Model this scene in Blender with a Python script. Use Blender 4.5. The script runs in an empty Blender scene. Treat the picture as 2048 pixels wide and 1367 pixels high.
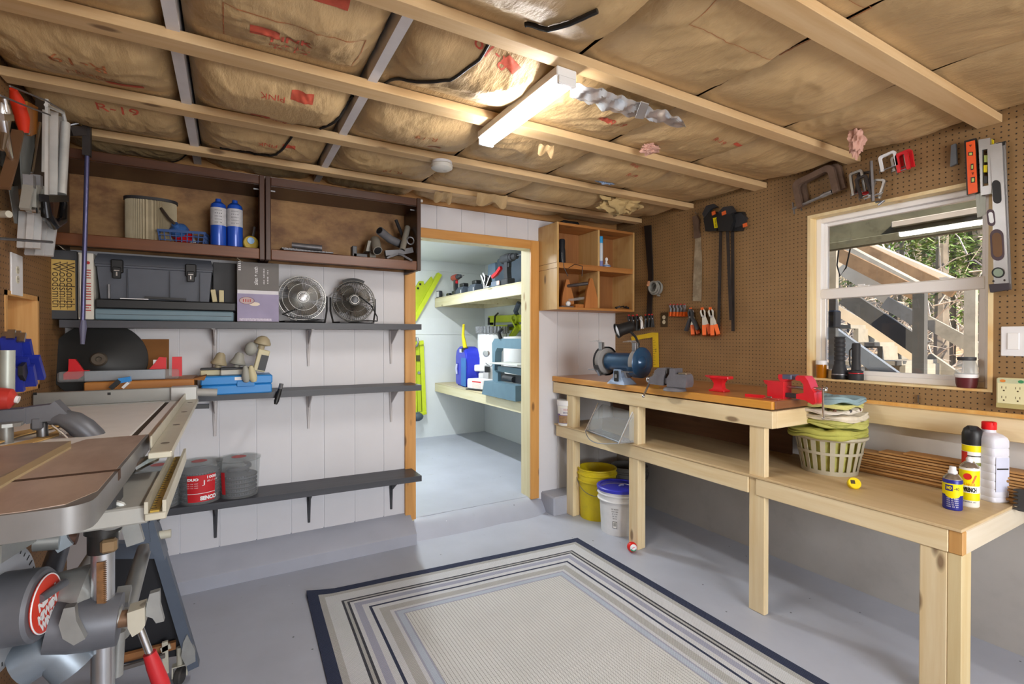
import bpy, bmesh, math, random
from mathutils import Vector as V, Matrix as M, noise
R = math.radians
PI = math.pi
S = bpy.context.scene
C = S.collection
rng = random.Random(7)

# ---------------------------------------------------------------- camera
HC, FPX, YAW, PIT = 1.45, 982.0, R(29.9), R(0.45)
FW = V((math.sin(YAW)*math.cos(PIT), math.cos(YAW)*math.cos(PIT), -math.sin(PIT)))
RT = V((math.cos(YAW), -math.sin(YAW), 0))
UP = RT.cross(FW)
CAM = V((0, 0, HC))
def ray(u, v): return FW + RT*((u-1024)/FPX) - UP*((v-683.5)/FPX)
def ax(u, v, x): d = ray(u, v); return CAM + d*((x-CAM.x)/d.x)
def ay(u, v, y): d = ray(u, v); return CAM + d*((y-CAM.y)/d.y)
def az(u, v, z): d = ray(u, v); return CAM + d*((z-CAM.z)/d.z)
cd = bpy.data.cameras.new('camera'); cam = bpy.data.objects.new('camera', cd); C.objects.link(cam)
cd.sensor_width = 36; cd.lens = FPX*36/2048; cd.clip_start = 0.05; cd.clip_end = 300
cam.matrix_world = M(((RT.x, UP.x, -FW.x, 0), (RT.y, UP.y, -FW.y, 0), (RT.z, UP.z, -FW.z, HC), (0, 0, 0, 1)))
S.camera = cam

# ---------------------------------------------------------------- materials
def lin(c):
    if isinstance(c, str): c = tuple(int(c[i:i+2], 16) for i in (0, 2, 4))
    return tuple(((x/255)/12.92 if x/255 <= .04045 else ((x/255+.055)/1.055)**2.4) for x in c) + (1,)
MATS = {}
class N:
    def __init__(s, name):
        s.m = bpy.data.materials.new(name); s.m.use_nodes = True
        s.t = s.m.node_tree; s.b = s.t.nodes['Principled BSDF']
    def n(s, typ, **kw):
        nd = s.t.nodes.new('ShaderNode'+typ)
        for k, v in kw.items():
            if k.startswith('i_'):
                nd.inputs[k[2:].replace('_', ' ')].default_value = v
            elif k[0] == 'I' and k[1:].isdigit(): nd.inputs[int(k[1:])].default_value = v
            else: setattr(nd, k, v)
        return nd
    def l(s, a, b): s.t.links.new(a, b)
    def math(s, op, a, b=None):
        nd = s.n('Math', operation=op)
        for i, x in enumerate((a, b)):
            if x is None: continue
            if isinstance(x, (int, float)): nd.inputs[i].default_value = x
            else: s.l(x, nd.inputs[i])
        return nd.outputs[0]
    def mix(s, f, a, b):
        nd = s.n('Mix', data_type='RGBA')
        for i, x in ((0, f), (6, a), (7, b)):
            if hasattr(x, 'links'): s.l(x, nd.inputs[i])
            else: nd.inputs[i].default_value = x
        return nd.outputs[2]
    def coords(s, scale=(1, 1, 1)):
        tc = s.n('TexCoord'); mp = s.n('Mapping'); oi = s.n('ObjectInfo')
        sc = s.n('VectorMath', operation='SCALE'); cb = s.n('CombineXYZ')
        for i in range(3): s.l(oi.outputs['Random'], cb.inputs[i])
        s.l(cb.outputs[0], sc.inputs[0]); sc.inputs['Scale'].default_value = 37
        s.l(tc.outputs['Object'], mp.inputs[0]); mp.inputs['Scale'].default_value = scale
        s.l(sc.outputs[0], mp.inputs['Location'])
        return mp.outputs[0]
    def noise(s, vec, scale, detail=3, rough=.55):
        nd = s.n('TexNoise'); s.l(vec, nd.inputs['Vector']); nd.inputs['Scale'].default_value = scale
        nd.inputs['Detail'].default_value = detail; nd.inputs['Roughness'].default_value = rough
        return nd.outputs['Fac']
    def rng(s, x, a, b, c=0., d=1.):
        nd = s.n('MapRange'); s.l(x, nd.inputs[0])
        for i, k in enumerate((a, b, c, d)): nd.inputs[i+1].default_value = k
        return nd.outputs[0]
    def bump(s, h, strength=.3, dist=.002):
        nd = s.n('Bump'); s.l(h, nd.inputs['Height']); nd.inputs['Strength'].default_value = strength; nd.inputs['Distance'].default_value = dist
        s.l(nd.outputs[0], s.b.inputs['Normal'])
    def set(s, **kw):
        for k, v in kw.items(): s.b.inputs[k.replace('_', ' ')].default_value = v
def sc(c, f): return (c[0]*f, c[1]*f, c[2]*f, 1)

def mk(name, col, rough=.5, metal=0., var=.06, vs=12, bump=0., bs=150, coat=0., trans=0., emit=0., dirt=None, dirtf=.0, ior=1.45, alpha=1.):
    if name in MATS: return MATS[name]
    k = N(name); c = lin(col)
    k.set(Roughness=rough, Metallic=metal, IOR=ior)
    k.b.inputs['Coat Weight'].default_value = coat
    k.b.inputs['Transmission Weight'].default_value = trans
    k.b.inputs['Alpha'].default_value = alpha
    if var or bump or dirtf:
        vec = k.coords()
        f = k.noise(vec, vs, 4)
        out = k.mix(k.rng(f, .3, .7), sc(c, 1-var), sc(c, 1+var))
        if dirtf:
            d = k.noise(vec, vs*2.3, 6, .7)
            out = k.mix(k.math('MULTIPLY', k.rng(d, .5, .75), dirtf), out, lin(dirt or '3a3028'))
        k.l(out, k.b.inputs['Base Color'])
        if bump: k.bump(k.noise(vec, bs, 3), bump)
    else: k.b.inputs['Base Color'].default_value = c
    if emit:
        k.b.inputs['Emission Color'].default_value = c; k.b.inputs['Emission Strength'].default_value = emit
    MATS[name] = k.m
    return k.m

def wood(name, c1, c2, axis=0, rough=.55, knots=True, grain=1., coat=0., kc='5a3518', blotch=None):
    if name in MATS: return MATS[name]
    k = N(name); k.set(Roughness=rough); k.b.inputs['Coat Weight'].default_value = coat
    s = [26*grain]*3; s[axis] = 1.6*grain
    vec = k.coords(tuple(s))
    f = k.noise(vec, 1., 4, .6)
    s2 = [5*grain]*3; s2[axis] = .8*grain
    g = k.noise(k.coords(tuple(s2)), 1., 2)
    out = k.mix(k.rng(f, .3, .72), lin(c1), lin(c2))
    a, b = lin(c1), lin(c2)
    out = k.mix(k.rng(g, .35, .75, 0, .45), out, sc(a, .86))
    if blotch: out = k.mix(k.rng(k.noise(k.coords((3, 3, 3)), 1., 3), .52, .7, 0, .8), out, lin(blotch))
    if knots:
        s3 = [7]*3; s3[axis] = 2.6
        vo = k.n('TexVoronoi'); k.l(k.coords(tuple(s3)), vo.inputs['Vector']); vo.inputs['Scale'].default_value = 1
        out = k.mix(k.rng(vo.outputs['Distance'], .07, .13, .75, 0), out, lin(kc))
    k.l(out, k.b.inputs['Base Color'])
    k.bump(f, .15, .001)
    MATS[name] = k.m
    return k.m

def pegboard(name, a, b, col='907048'):
    k = N(name); k.set(Roughness=.62)
    tc = k.n('TexCoord'); sp = k.n('SeparateXYZ'); k.l(tc.outputs['Object'], sp.inputs[0])
    def cell(i):
        f = k.math('FRACT', k.math('DIVIDE', sp.outputs[i], .0254))
        return k.math('SUBTRACT', f, .5)
    x, y = cell(a), cell(b)
    d = k.math('SQRT', k.math('ADD', k.math('MULTIPLY', x, x), k.math('MULTIPLY', y, y)))
    hole = k.rng(d, .105, .135, 1, 0)
    c = lin(col); vec = k.coords()
    base = k.mix(k.rng(k.noise(vec, 5, 4), .3, .7), sc(c, .86), sc(c, 1.1))
    base = k.mix(k.rng(k.noise(vec, 90, 3), .35, .8, 0, .25), base, sc(c, .7))
    k.l(k.mix(hole, base, lin('1c120a')), k.b.inputs['Base Color'])
    k.bump(k.rng(d, .10, .16, 0, 1), .6, .002)
    return k.m

# ---------------------------------------------------------------- mesh builder
class B:
    def __init__(s, T=None): s.bm = bmesh.new(); s.mats = []; s.mi = 0; s.T = T or M()
    def m(s, mat):
        if mat not in s.mats: s.mats.append(mat)
        s.mi = s.mats.index(mat); return s
    def add(s, vs, fs, T=None):
        TT = s.T @ T if T is not None else s.T
        bv = [s.bm.verts.new(TT @ V(v)) for v in vs]; out = []
        for f in fs:
            try:
                q = s.bm.faces.new([bv[i] for i in f]); q.material_index = s.mi; out.append(q)
            except ValueError: pass
        return bv, out
    def box(s, x0, x1, y0, y1, z0, z1, bev=0., T=None, seg=1):
        if x0 > x1: x0, x1 = x1, x0
        if y0 > y1: y0, y1 = y1, y0
        if z0 > z1: z0, z1 = z1, z0
        vs = [(x, y, z) for x in (x0, x1) for y in (y0, y1) for z in (z0, z1)]
        fs = [(0, 1, 3, 2), (4, 6, 7, 5), (0, 4, 5, 1), (2, 3, 7, 6), (0, 2, 6, 4), (1, 5, 7, 3)]
        bv, out = s.add(vs, fs, T)
        bev = min(bev, .45*min(x1-x0, y1-y0, z1-z0))
        if bev > 0:
            es = list({e for f in out for e in f.edges})
            r = bmesh.ops.bevel(s.bm, geom=es, offset=bev, segments=seg, affect='EDGES', profile=.5)
            for f in r['faces']: f.material_index = s.mi
        return s
    def cb(s, c, d, bev=0., T=None, seg=1):
        return s.box(c[0]-d[0]/2, c[0]+d[0]/2, c[1]-d[1]/2, c[1]+d[1]/2, c[2]-d[2]/2, c[2]+d[2]/2, bev, T, seg)
    def rings(s, rings, closed=True, cap0=True, cap1=True, loop=False, T=None):
        n = len(rings[0]); vs = [p for r in rings for p in r]; fs = []
        k = len(rings); m = n if closed else n-1
        for i in range(k if loop else k-1):
            j = (i+1) % k
            for a in range(m):
                b = (a+1) % n
                fs.append((i*n+a, i*n+b, j*n+b, j*n+a))
        if closed and not loop:
            if cap0: fs.append(tuple(reversed(range(n))))
            if cap1: fs.append(tuple((k-1)*n+i for i in range(n)))
        s.add(vs, fs, T); return s
    def frame(s, d):
        d = V(d).normalized(); a = V((0, 0, 1)) if abs(d.z) < .95 else V((1, 0, 0))
        x = d.cross(a).normalized(); return x, d.cross(x).normalized()
    def cyl(s, p0, p1, r0, r1=None, n=16, cap=True, T=None):
        p0, p1 = V(p0), V(p1); r1 = r0 if r1 is None else r1
        x, y = s.frame(p1-p0)
        rr = [[p + (x*math.cos(2*PI*i/n) + y*math.sin(2*PI*i/n))*r for i in range(n)] for p, r in ((p0, r0), (p1, r1))]
        return s.rings(rr, True, cap, cap, T=T)
    def tube(s, pts, r, n=8, loop=False, T=None, flat=None):
        pts = [V(p) for p in pts]; rr = []; k = len(pts); px = None
        for i, p in enumerate(pts):
            if loop: d = pts[(i+1) % k]-pts[i-1]
            else: d = pts[min(i+1, k-1)]-pts[max(i-1, 0)]
            if d.length < 1e-9: d = V((0, 0, 1))
            d.normalize()
            if px is None: x, y = s.frame(d)
            else:
                x = (px - d*px.dot(d))
                if x.length < 1e-6: x, _ = s.frame(d)
                x.normalize(); y = d.cross(x)
            px = x; q = r[i] if isinstance(r, (list, tuple)) else r
            fy = flat or 1.
            rr.append([p + x*math.cos(2*PI*a/n)*q + y*math.sin(2*PI*a/n)*q*fy for a in range(n)])
        return s.rings(rr, True, True, True, loop, T)
    def bar(s, pts, w, h, up=(0, 0, 1), T=None):
        "rectangular section swept along pts; w sideways, h along up"
        pts = [V(p) for p in pts]; rr = []; k = len(pts); up = V(up)
        for i, p in enumerate(pts):
            d = (pts[min(i+1, k-1)]-pts[max(i-1, 0)]).normalized()
            x = d.cross(up); x = x.normalized() if x.length > 1e-6 else V((1, 0, 0)); y = x.cross(d)
            rr.append([p - x*w/2 - y*h/2, p + x*w/2 - y*h/2, p + x*w/2 + y*h/2, p - x*w/2 + y*h/2])
        return s.rings(rr, T=T)
    def lathe(s, prof, n=24, T=None, a0=0., a1=2*PI):
        full = abs(a1-a0-2*PI) < 1e-6
        m = n if full else n+1
        rr = [[(r*math.cos(a0+(a1-a0)*i/n), r*math.sin(a0+(a1-a0)*i/n), z) for i in range(m)] for r, z in prof]
        fl = max(z for _, z in prof)-min(z for _, z in prof) < 1e-7
        return s.rings(rr, full, prof[0][0] > 1e-5 and not fl, prof[-1][0] > 1e-5 and not fl, T=T)
    def prism(s, poly, h0, h1, T=None):
        a = sum(poly[i][0]*poly[(i+1) % len(poly)][1]-poly[(i+1) % len(poly)][0]*poly[i][1] for i in range(len(poly)))
        if a < 0: poly = poly[::-1]
        return s.rings([[(x, y, h0) for x, y in poly], [(x, y, h1) for x, y in poly]], T=T)
    def sph(s, c, r, n=16, sc=(1, 1, 1), T=None):
        m = max(6, n//2); vs = []; fs = []
        for i in range(m+1):
            t = PI*i/m
            for j in range(n):
                a = 2*PI*j/n; vs.append((c[0]+r*sc[0]*math.sin(t)*math.cos(a), c[1]+r*sc[1]*math.sin(t)*math.sin(a), c[2]-r*sc[2]*math.cos(t)))
        for i in range(m):
            for j in range(n):
                fs.append((i*n+j, i*n+(j+1) % n, (i+1)*n+(j+1) % n, (i+1)*n+j))
        s.add(vs, fs, T); return s
    def tor(s, c, R_, r, n=24, k=8, T=None, axis='z', a0=0., a1=2*PI):
        full = abs(a1-a0-2*PI) < 1e-6; pts = []
        for i in range(n if full else n+1):
            a = a0+(a1-a0)*i/n; p = V((math.cos(a)*R_, math.sin(a)*R_, 0))
            if axis == 'x': p = V((0, p.x, p.y))
            if axis == 'y': p = V((p.x, 0, p.y))
            pts.append(V(c)+p)
        return s.tube(pts, r, k, full, T)
    def grid(s, f, nu, nv, T=None, thick=0.):
        vs = [f(i/nu, j/nv) for i in range(nu+1) for j in range(nv+1)]
        fs = [(i*(nv+1)+j, (i+1)*(nv+1)+j, (i+1)*(nv+1)+j+1, i*(nv+1)+j+1) for i in range(nu) for j in range(nv)]
        bv, out = s.add(vs, fs, T)
        if thick:
            bmesh.ops.recalc_face_normals(s.bm, faces=out)
            bmesh.ops.solidify(s.bm, geom=out, thickness=thick)
        return s
    def build(s, name, mat=None, parent=None, smooth=35, wood_at=None):
        bm = s.bm
        bmesh.ops.remove_doubles(bm, verts=bm.verts, dist=1e-6)
        bmesh.ops.recalc_face_normals(bm, faces=bm.faces)
        if parent is not None:
            r = parent
            while r.parent: r = r.parent
            org = V(r.location)
        else:
            xs = [v.co for v in bm.verts]
            lo = V([min(p[i] for p in xs) for i in range(3)]); hi = V([max(p[i] for p in xs) for i in range(3)])
            org = V(((lo.x+hi.x)/2, (lo.y+hi.y)/2, lo.z))
            if wood_at is not None: org = V(wood_at)
        bmesh.ops.translate(bm, verts=bm.verts, vec=-org)
        me = bpy.data.meshes.new(name); bm.to_mesh(me); bm.free()
        for x in (s.mats or [mat]): me.materials.append(x)
        if smooth:
            me.polygons.foreach_set('use_smooth', [True]*len(me.polygons))
            me.set_sharp_from_angle(angle=R(smooth))
        o = bpy.data.objects.new(name, me); C.objects.link(o)
        if parent is not None: o.parent = parent
        else: o.location = org
        return o

def tag(o, label, cat, group=None, kind=None):
    if label: o['label'] = label
    if cat: o['category'] = cat
    if group: o['group'] = group
    if kind: o['kind'] = kind
    return o
def thing(name, label, cat, loc=(0, 0, 0), group=None):
    o = bpy.data.objects.new(name, None); C.objects.link(o); o.location = loc; o.empty_display_size = .05
    return tag(o, label, cat, group)
def struct(o): o['kind'] = 'structure'; return o
def dup(root, loc=None, rot=None, label=None, group=None, scale=None):
    def cp(o, par):
        c = o.copy(); C.objects.link(c); c.parent = par
        for ch in o.children: cp(ch, c)
        return c
    r = cp(root, None)
    if loc is not None: r.location = loc
    if rot is not None: r.rotation_euler = rot
    if scale is not None: r.scale = (scale,)*3 if isinstance(scale, (int, float)) else scale
    if label: r['label'] = label
    if group: r['group'] = group
    return r
def TR(loc=(0, 0, 0), rx=0., ry=0., rz=0., s=1.):
    return M.Translation(V(loc)) @ M.Rotation(R(rz), 4, 'Z') @ M.Rotation(R(ry), 4, 'Y') @ M.Rotation(R(rx), 4, 'X') @ M.Scale(s, 4)
def basis(o, x, y):
    "matrix with local x,y along given world directions"
    x = V(x).normalized(); y = V(y); y = (y - x*y.dot(x)).normalized(); z = x.cross(y)
    return M(((x.x, y.x, z.x, o[0]), (x.y, y.y, z.y, o[1]), (x.z, y.z, z.z, o[2]), (0, 0, 0, 1)))
_tx = {}
def text(txt, size, mat, parent, T, name='lettering', bend=None, sub=0, fit=None, bold=0., space=1., conform=None):
    "lettering as a thin mesh; T places the x-right / y-up plane; bend = cylinder radius"
    cu = bpy.data.curves.new('t', 'FONT'); cu.body = txt; cu.size = size; cu.align_x = 'CENTER'; cu.align_y = 'CENTER'; cu.space_line = .9
    cu.resolution_u = 3; cu.offset = bold; cu.space_character = space
    ob = bpy.data.objects.new('t', cu); C.objects.link(ob)
    bpy.context.view_layer.update()
    dg = bpy.context.evaluated_depsgraph_get()
    me = bpy.data.meshes.new_from_object(ob.evaluated_get(dg))
    bpy.data.objects.remove(ob); bpy.data.curves.remove(cu)
    bm = bmesh.new(); bm.from_mesh(me); bpy.data.meshes.remove(me)
    if sub:
        for _ in range(sub):
            es = [e for e in bm.edges if e.calc_length() > size*(.12 if not conform else .07)]
            if not es: break
            bmesh.ops.subdivide_edges(bm, edges=es, cuts=1); bmesh.ops.triangulate(bm, faces=[f for f in bm.faces if len(f.verts) > 3])
    if fit:
        xs = [v.co.x for v in bm.verts]; ys = [v.co.y for v in bm.verts]
        cx, cy = (min(xs)+max(xs))/2, (min(ys)+max(ys))/2; kx = fit[0]/max(1e-6, max(xs)-min(xs)); ky = fit[1]/max(1e-6, max(ys)-min(ys))
        for v in bm.verts: v.co = V(((v.co.x-cx)*kx, (v.co.y-cy)*ky, 0))
    b = B(T); b.bm.free(); b.bm = bm
    for v in bm.verts:
        p = v.co.copy()
        if bend: a = p.x/bend; p = V((math.sin(a)*bend, p.y, math.cos(a)*bend-bend+.0006))
        p = T @ p
        if conform: p = conform(p)
        v.co = p
    r = parent
    while r.parent: r = r.parent
    bmesh.ops.translate(bm, verts=bm.verts, vec=-V(r.location))
    me = bpy.data.meshes.new(name); bm.to_mesh(me); bm.free(); me.materials.append(mat)
    o = bpy.data.objects.new(name, me); C.objects.link(o); o.parent = parent
    return o
def arc(c, r, a0, a1, n, pl='xy'):
    out = []
    for i in range(n+1):
        a = R(a0+(a1-a0)*i/n); p = (math.cos(a)*r, math.sin(a)*r)
        out.append((c[0]+p[0], c[1]+p[1]))
    return out
def lerp(a, b, t): return V(a)+(V(b)-V(a))*t
# ================================================================ room
XW, YB, XL = 3.11, 3.48, -.765
YR = -2.6                                     # rear wall, behind the photographer
ZC = 2.66
pine = wood('pine_pale', 'ead8b2', 'dabf8c', 1, .55)
pinex = wood('pine_pale_x', 'ead8b2', 'dabf8c', 0, .55)
pinez = wood('pine_pale_z', 'ead9b4', 'd8bc88', 2, .55)
trimz = wood('pine_orange_z', 'dca45c', 'c98c44', 2, .45)
trimx = wood('pine_orange_x', 'd9a05a', 'c68a42', 0, .45)
strapm = wood('strap_pine', 'd9bb8e', 'c8a270', 0, .6)
creamz = wood('pine_cream_z', 'e6dcb8', 'd8c998', 2, .55, kc='9a7440')
creamy = wood('pine_cream_y', 'e9e0bf', 'dccfa2', 1, .55, kc='9a7440')
white_panel = mk('white_panel_paint', 'dcdbdf', .5, var=.03, vs=3, bump=.06, bs=60)
white_cool = mk('white_storeroom_paint', 'dfe4e4', .45, var=.03, vs=2)
grey_paint = mk('grey_concrete_paint', 'a6a9b4', .5, var=.06, vs=4, bump=.2, bs=40)
lowwall = mk('grey_white_wall_paint', 'b4b0aa', .6, var=.07, vs=3, bump=.15, bs=30, dirt='6a625a', dirtf=.12)
pegx = pegboard('pegboard_brown', 1, 2)
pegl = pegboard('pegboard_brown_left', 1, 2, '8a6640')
vinyl = mk('white_vinyl', 'f0eeec', .35, var=.0)
# floor: painted concrete with specks and scuffs
k = N('floor_paint'); k.set(Roughness=.42)
vec = k.coords(); c = lin('b2b7c4')
out = k.mix(k.rng(k.noise(vec, 2.2, 5), .3, .7), sc(c, .9), sc(c, 1.06))
out = k.mix(k.rng(k.noise(vec, 7, 6, .7), .62, .78, 0, .35), out, lin('8d8e92'))
vo = k.n('TexVoronoi'); k.l(vec, vo.inputs['Vector']); vo.inputs['Scale'].default_value = 9
out = k.mix(k.rng(vo.outputs['Distance'], .035, .05, .85, 0), out, lin('3a3a3e'))
vo = k.n('TexVoronoi'); k.l(vec, vo.inputs['Vector']); vo.inputs['Scale'].default_value = 6.3
out = k.mix(k.rng(vo.outputs['Distance'], .018, .028, .8, 0), out, lin('f2f2f4'))
k.l(out, k.b.inputs['Base Color']); k.bump(k.noise(vec, 14, 5), .12, .004)
floorm = k.m

b = B(); b.box(XL-.1, XW+.1, YR, YB+.04, -.1, 0); struct(b.build('floor', floorm))
b = B(); b.box(.9, 3.3, YB+.04, 6.4, -.1, .115); struct(b.build('floor_storeroom', floorm))
# sloping mortar ramp up to the storeroom sill, with a rounded right end
def rampf(s, t):
    x = 1.13+(2.42-1.13)*s; e = max(0, (s-.72)/.28)
    yf = 3.365-.02*math.sin(s*5)+.17*e*e*e
    if s > .55: yf -= .035*math.sin((s-.55)/.45*PI)
    y = yf+(YB+.06-yf)*t
    z = .112*math.sin(min(1, t*1.15)*PI/2)*(1-.75*e**4)+.004*noise.noise(V((x*9, y*9, 0)))
    if t == 0: z = -.004
    return (x, y, z)
b = B(); b.grid(rampf, 40, 12); o = b.build('floor_ramp', floorm, smooth=60); struct(o)
# concrete footing ledges under the back wall
b = B()
b.prism([(3.317, -.01), (3.317, .075), (3.325, .086), (3.50, .19), (3.50, -.01)], XL, 1.135, T=basis((0, 0, 0), (0, 1, 0), (0, 0, 1)))
struct(b.build('trim_footing_left', grey_paint))
b = B(); b.box(2.285, XW, 3.285, 3.50, -.01, .15, .012); struct(b.build('trim_footing_right', grey_paint))

# back wall: grooved white panelling (grooves every 20 cm), with the doorway cut out
def panel(x0, x1, z0, z1, y=YB, phase=-.26, w=.201):
    b = B(); xs = [x0]; g = phase - 10*w
    while g < x1:
        if x0+.006 < g < x1-.006: xs += [g-.004, g-.003, g+.003, g+.004]
        g += w
    xs.append(x1); pts = []
    for i, x in enumerate(xs):
        dip = .006 if (i-1) % 4 in (1, 2) and 0 < i < len(xs)-1 else 0
        pts.append((x, y+dip))
    b.rings([[(x, yy, z0) for x, yy in pts]+[(x1, y+.05, z0), (x0, y+.05, z0)], [(x, yy, z1) for x, yy in pts]+[(x1, y+.05, z1), (x0, y+.05, z1)]])
    return b
struct(panel(XL, 1.10, -.02, ZC).build('wall_back', white_panel, smooth=None))
struct(panel(1.10, 2.245, 2.262, ZC).build('wall_back_over_door', white_panel, smooth=None))
struct(panel(2.245, XW+.02, -.02, ZC, phase=2.45, w=.2305).build('wall_back_right', white_panel, smooth=None))
# door casing and jambs
b = B(); b.box(1.098, 1.178, YB-.022, YB+.001, .125, 2.19, .003); struct(b.build('trim_door_casing_left', trimz))
b = B(); b.box(2.172, 2.252, YB-.022, YB+.001, .105, 2.262, .003); struct(b.build('trim_door_casing_right', trimz))
b = B(); b.box(1.098, 2.172, YB-.022, YB+.001, 2.192, 2.262, .003); struct(b.build('trim_door_casing_head', trimx))
b = B(); b.box(2.176, 2.246, YB, YB+.145, .11, 2.2); struct(b.build('trim_door_jamb_right', creamz))
b = B(); b.box(1.10, 1.172, YB, YB+.145, .11, 2.2); struct(b.build('trim_door_jamb_left', creamz))
b = B(); b.box(1.10, 2.246, YB, YB+.145, 2.2, 2.26); struct(b.build('trim_door_jamb_head', creamz))

# right wall: pegboard above, ledger strip, painted wall below, window opening
WY0, WY1, WZ0, WZ1 = .873, 1.73, 1.195, 2.206
b = B()
for y0, y1, z0, z1 in ((WY1, YB, 1.105, ZC), (YR, WY0, 1.105, ZC), (WY0, WY1, 1.105, WZ0), (WY0, WY1, WZ1, ZC)): b.box(XW, XW+.006, y0, y1, z0, z1)
struct(b.build('wall_right', pegx, smooth=None, wood_at=(0, 0, .006)))
b = B()
for y0, y1, z0, z1 in ((WY1, YB+.05, 1.07, ZC), (YR, WY0, 1.07, ZC), (WY0, WY1, 1.07, WZ0), (WY0, WY1, WZ1, ZC)): b.box(XW+.006, XW+.13, y0, y1, z0, z1)
struct(b.build('wall_right_backing', mk('brown_backing', '8a6a48', .8), smooth=None))
b = B(); b.box(XW+.02, XW+.13, YR, YB+.05, -.05, .70); struct(b.build('wall_right_lower', lowwall))
b = B(); b.box(XW+.018, XW+.13, YR, YB+.05, .70, 1.07); struct(b.build('wall_right_middle', mk('white_wall_band', 'dedad6', .55, var=.03)))
b = B(); b.box(XW-.004, XW+.02, YR, YB, 1.07, 1.104); struct(b.build('trim_right_strip', wood('strip_orange', 'e8bd74', 'd79a48', 2, .5)))
b = B(); b.box(3.05, XW+.02, YR, 3.40, .983, 1.085, .003); struct(b.build('trim_right_ledger', pine))
# left wall: pegboard with a framed opening near the corner
LY0, LY1, LZ0, LZ1 = 2.66, 3.05, 1.22, 1.64
b = B()
for y0, y1, z0, z1 in ((LY1, YB, -.02, ZC), (YR, LY0, -.02, ZC), (LY0, LY1, -.02, LZ0), (LY0, LY1, LZ1, ZC)): b.box(XL-.006, XL, y0, y1, z0, z1)
struct(b.build('wall_left', pegl, smooth=None, wood_at=(0, 0, .006)))
b = B()
for y0, y1, z0, z1 in ((LY1, YB+.05, -.02, ZC), (YR, LY0, -.02, ZC), (LY0, LY1, -.02, LZ0), (LY0, LY1, LZ1, ZC)): b.box(XL-.16, XL-.006, y0, y1, z0, z1)
b.box(XL-.18, XL-.16, LY0-.1, LY1+.1, LZ0-.1, LZ1+.1)
struct(b.build('wall_left_backing', mk('brown_backing_left', '7a5c3e', .8), smooth=None))
b = B(); t = .02
b.box(XL-.155, XL+.004, LY0, LY0+t, LZ0, LZ1); b.box(XL-.155, XL+.004, LY1-t, LY1, LZ0, LZ1)
b.box(XL-.155, XL+.004, LY0, LY1, LZ0, LZ0+t); b.box(XL-.155, XL+.004, LY0, LY1, LZ1-t, LZ1)
struct(b.build('trim_left_opening', wood('opening_pine', 'e0b070', 'c88d4a', 2, .5)))
b = B(); b.box(XL-.157, XL-.15, LY0+t, LY1-t, LZ0+t, LZ1-t); struct(b.build('trim_left_opening_paper', mk('pale_paper', 'b4a89a', .8, var=.15, vs=9)))
# rear wall with an opening added for the fill light behind the photographer
rw = mk('rear_wall_white', 'd8d2cc', .6)
b = B()
for x0, x1, z0, z1 in ((XL-.1, .2, -.02, ZC), (2.2, XW+.1, -.02, ZC), (.2, 2.2, -.02, .75), (.2, 2.2, 2.2, ZC)): b.box(x0, x1, YR-.12, YR, z0, z1)
struct(b.build('wall_rear', rw, smooth=None))
b = B(); b.box(XL-.2, XW+.2, YR-.1, YB+.1, ZC, ZC+.05); struct(b.build('ceiling', mk('roof_boards', '6b4a30', .8, var=.2)))
# storeroom shell
YF, XR2 = 6.3, 3.17
b = B(); b.box(.85, XR2+.1, YF, YF+.08, 0, 2.7); struct(b.build('wall_storeroom_far', white_cool))
b = B(); b.box(XR2, XR2+.08, YB+.145, YF, 0, 2.7); struct(b.build('wall_storeroom_right', white_cool))
b = B(); b.box(.8, .9, YB+.05, YF, 0, 2.7); struct(b.build('wall_storeroom_left', white_cool))
b = B(); b.box(.85, XR2, YB+.05, YF, 2.49, 2.7); struct(b.build('ceiling_storeroom', white_cool))
b = B(); b.box(1.0, XR2, YF-.012, YF, 2.36, 2.49); b.box(1.0, XR2-.0, YF-.012, YF, 1.50, 1.72); struct(b.build('trim_storeroom', white_cool))

# ================================================================ ceiling: rafters, furring strips, insulation batts
rafx = [-.16, .50, 1.14, 1.78, 2.42, 3.06]
STRAPY = [.935, 1.50, 2.085, 2.665, 3.215]
STW = [.089, .065, .089, .075, .075]
ZS = 2.45
rmat = mk('white_rafter_paint', 'd8d4d4', .6, var=.05)
names = ['white rafter strip showing between batts, nearest the left wall', 'white rafter strip second from the left wall, left of the ceiling lamp', 'white rafter strip just right of the ceiling lamp, mostly under paper',
         'white rafter strip, third in from the right wall', 'white rafter strip, second in from the right wall', 'white rafter strip along the pegboard wall with the window']
for x, nm in zip(rafx, names):
    zr = 2.478 if x < .6 else 2.535
    b = B(); b.box(x-.019, x+.019, -.4, YB, zr, 2.655); tag(b.build('ceiling_rafter', rmat), nm, 'rafter', 'white rafters above the insulation')
sn = ['flat pine furring strip that ends at the pegboard above the orange level', 'flat pine furring strip that carries the near end of the ceiling lamp', 'pine furring strip that the far end of the ceiling lamp crosses',
      'pine furring strip with the round smoke alarm on it', 'pine furring strip along the top of the dark wall cabinets']
straps = []
for y, w, nm in zip(STRAPY, STW, sn):
    b = B(); b.box(XL+.01, XW-.003, y-w, y, ZS, ZS+.036, .002); straps.append(tag(b.build('furring_strip', strapm), nm, 'furring strip', 'pine furring strips across the ceiling'))
b = B(); b.box(XL+.01, XW-.01, 3.30, 3.47, 2.51, 2.55); b.box(XL+.01, XW-.01, 3.455, YB-.001, 2.44, 2.51); struct(b.build('trim_top_plate', wood('plate_brown', 'b98a52', '8e6236', 0, .7)))

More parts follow.
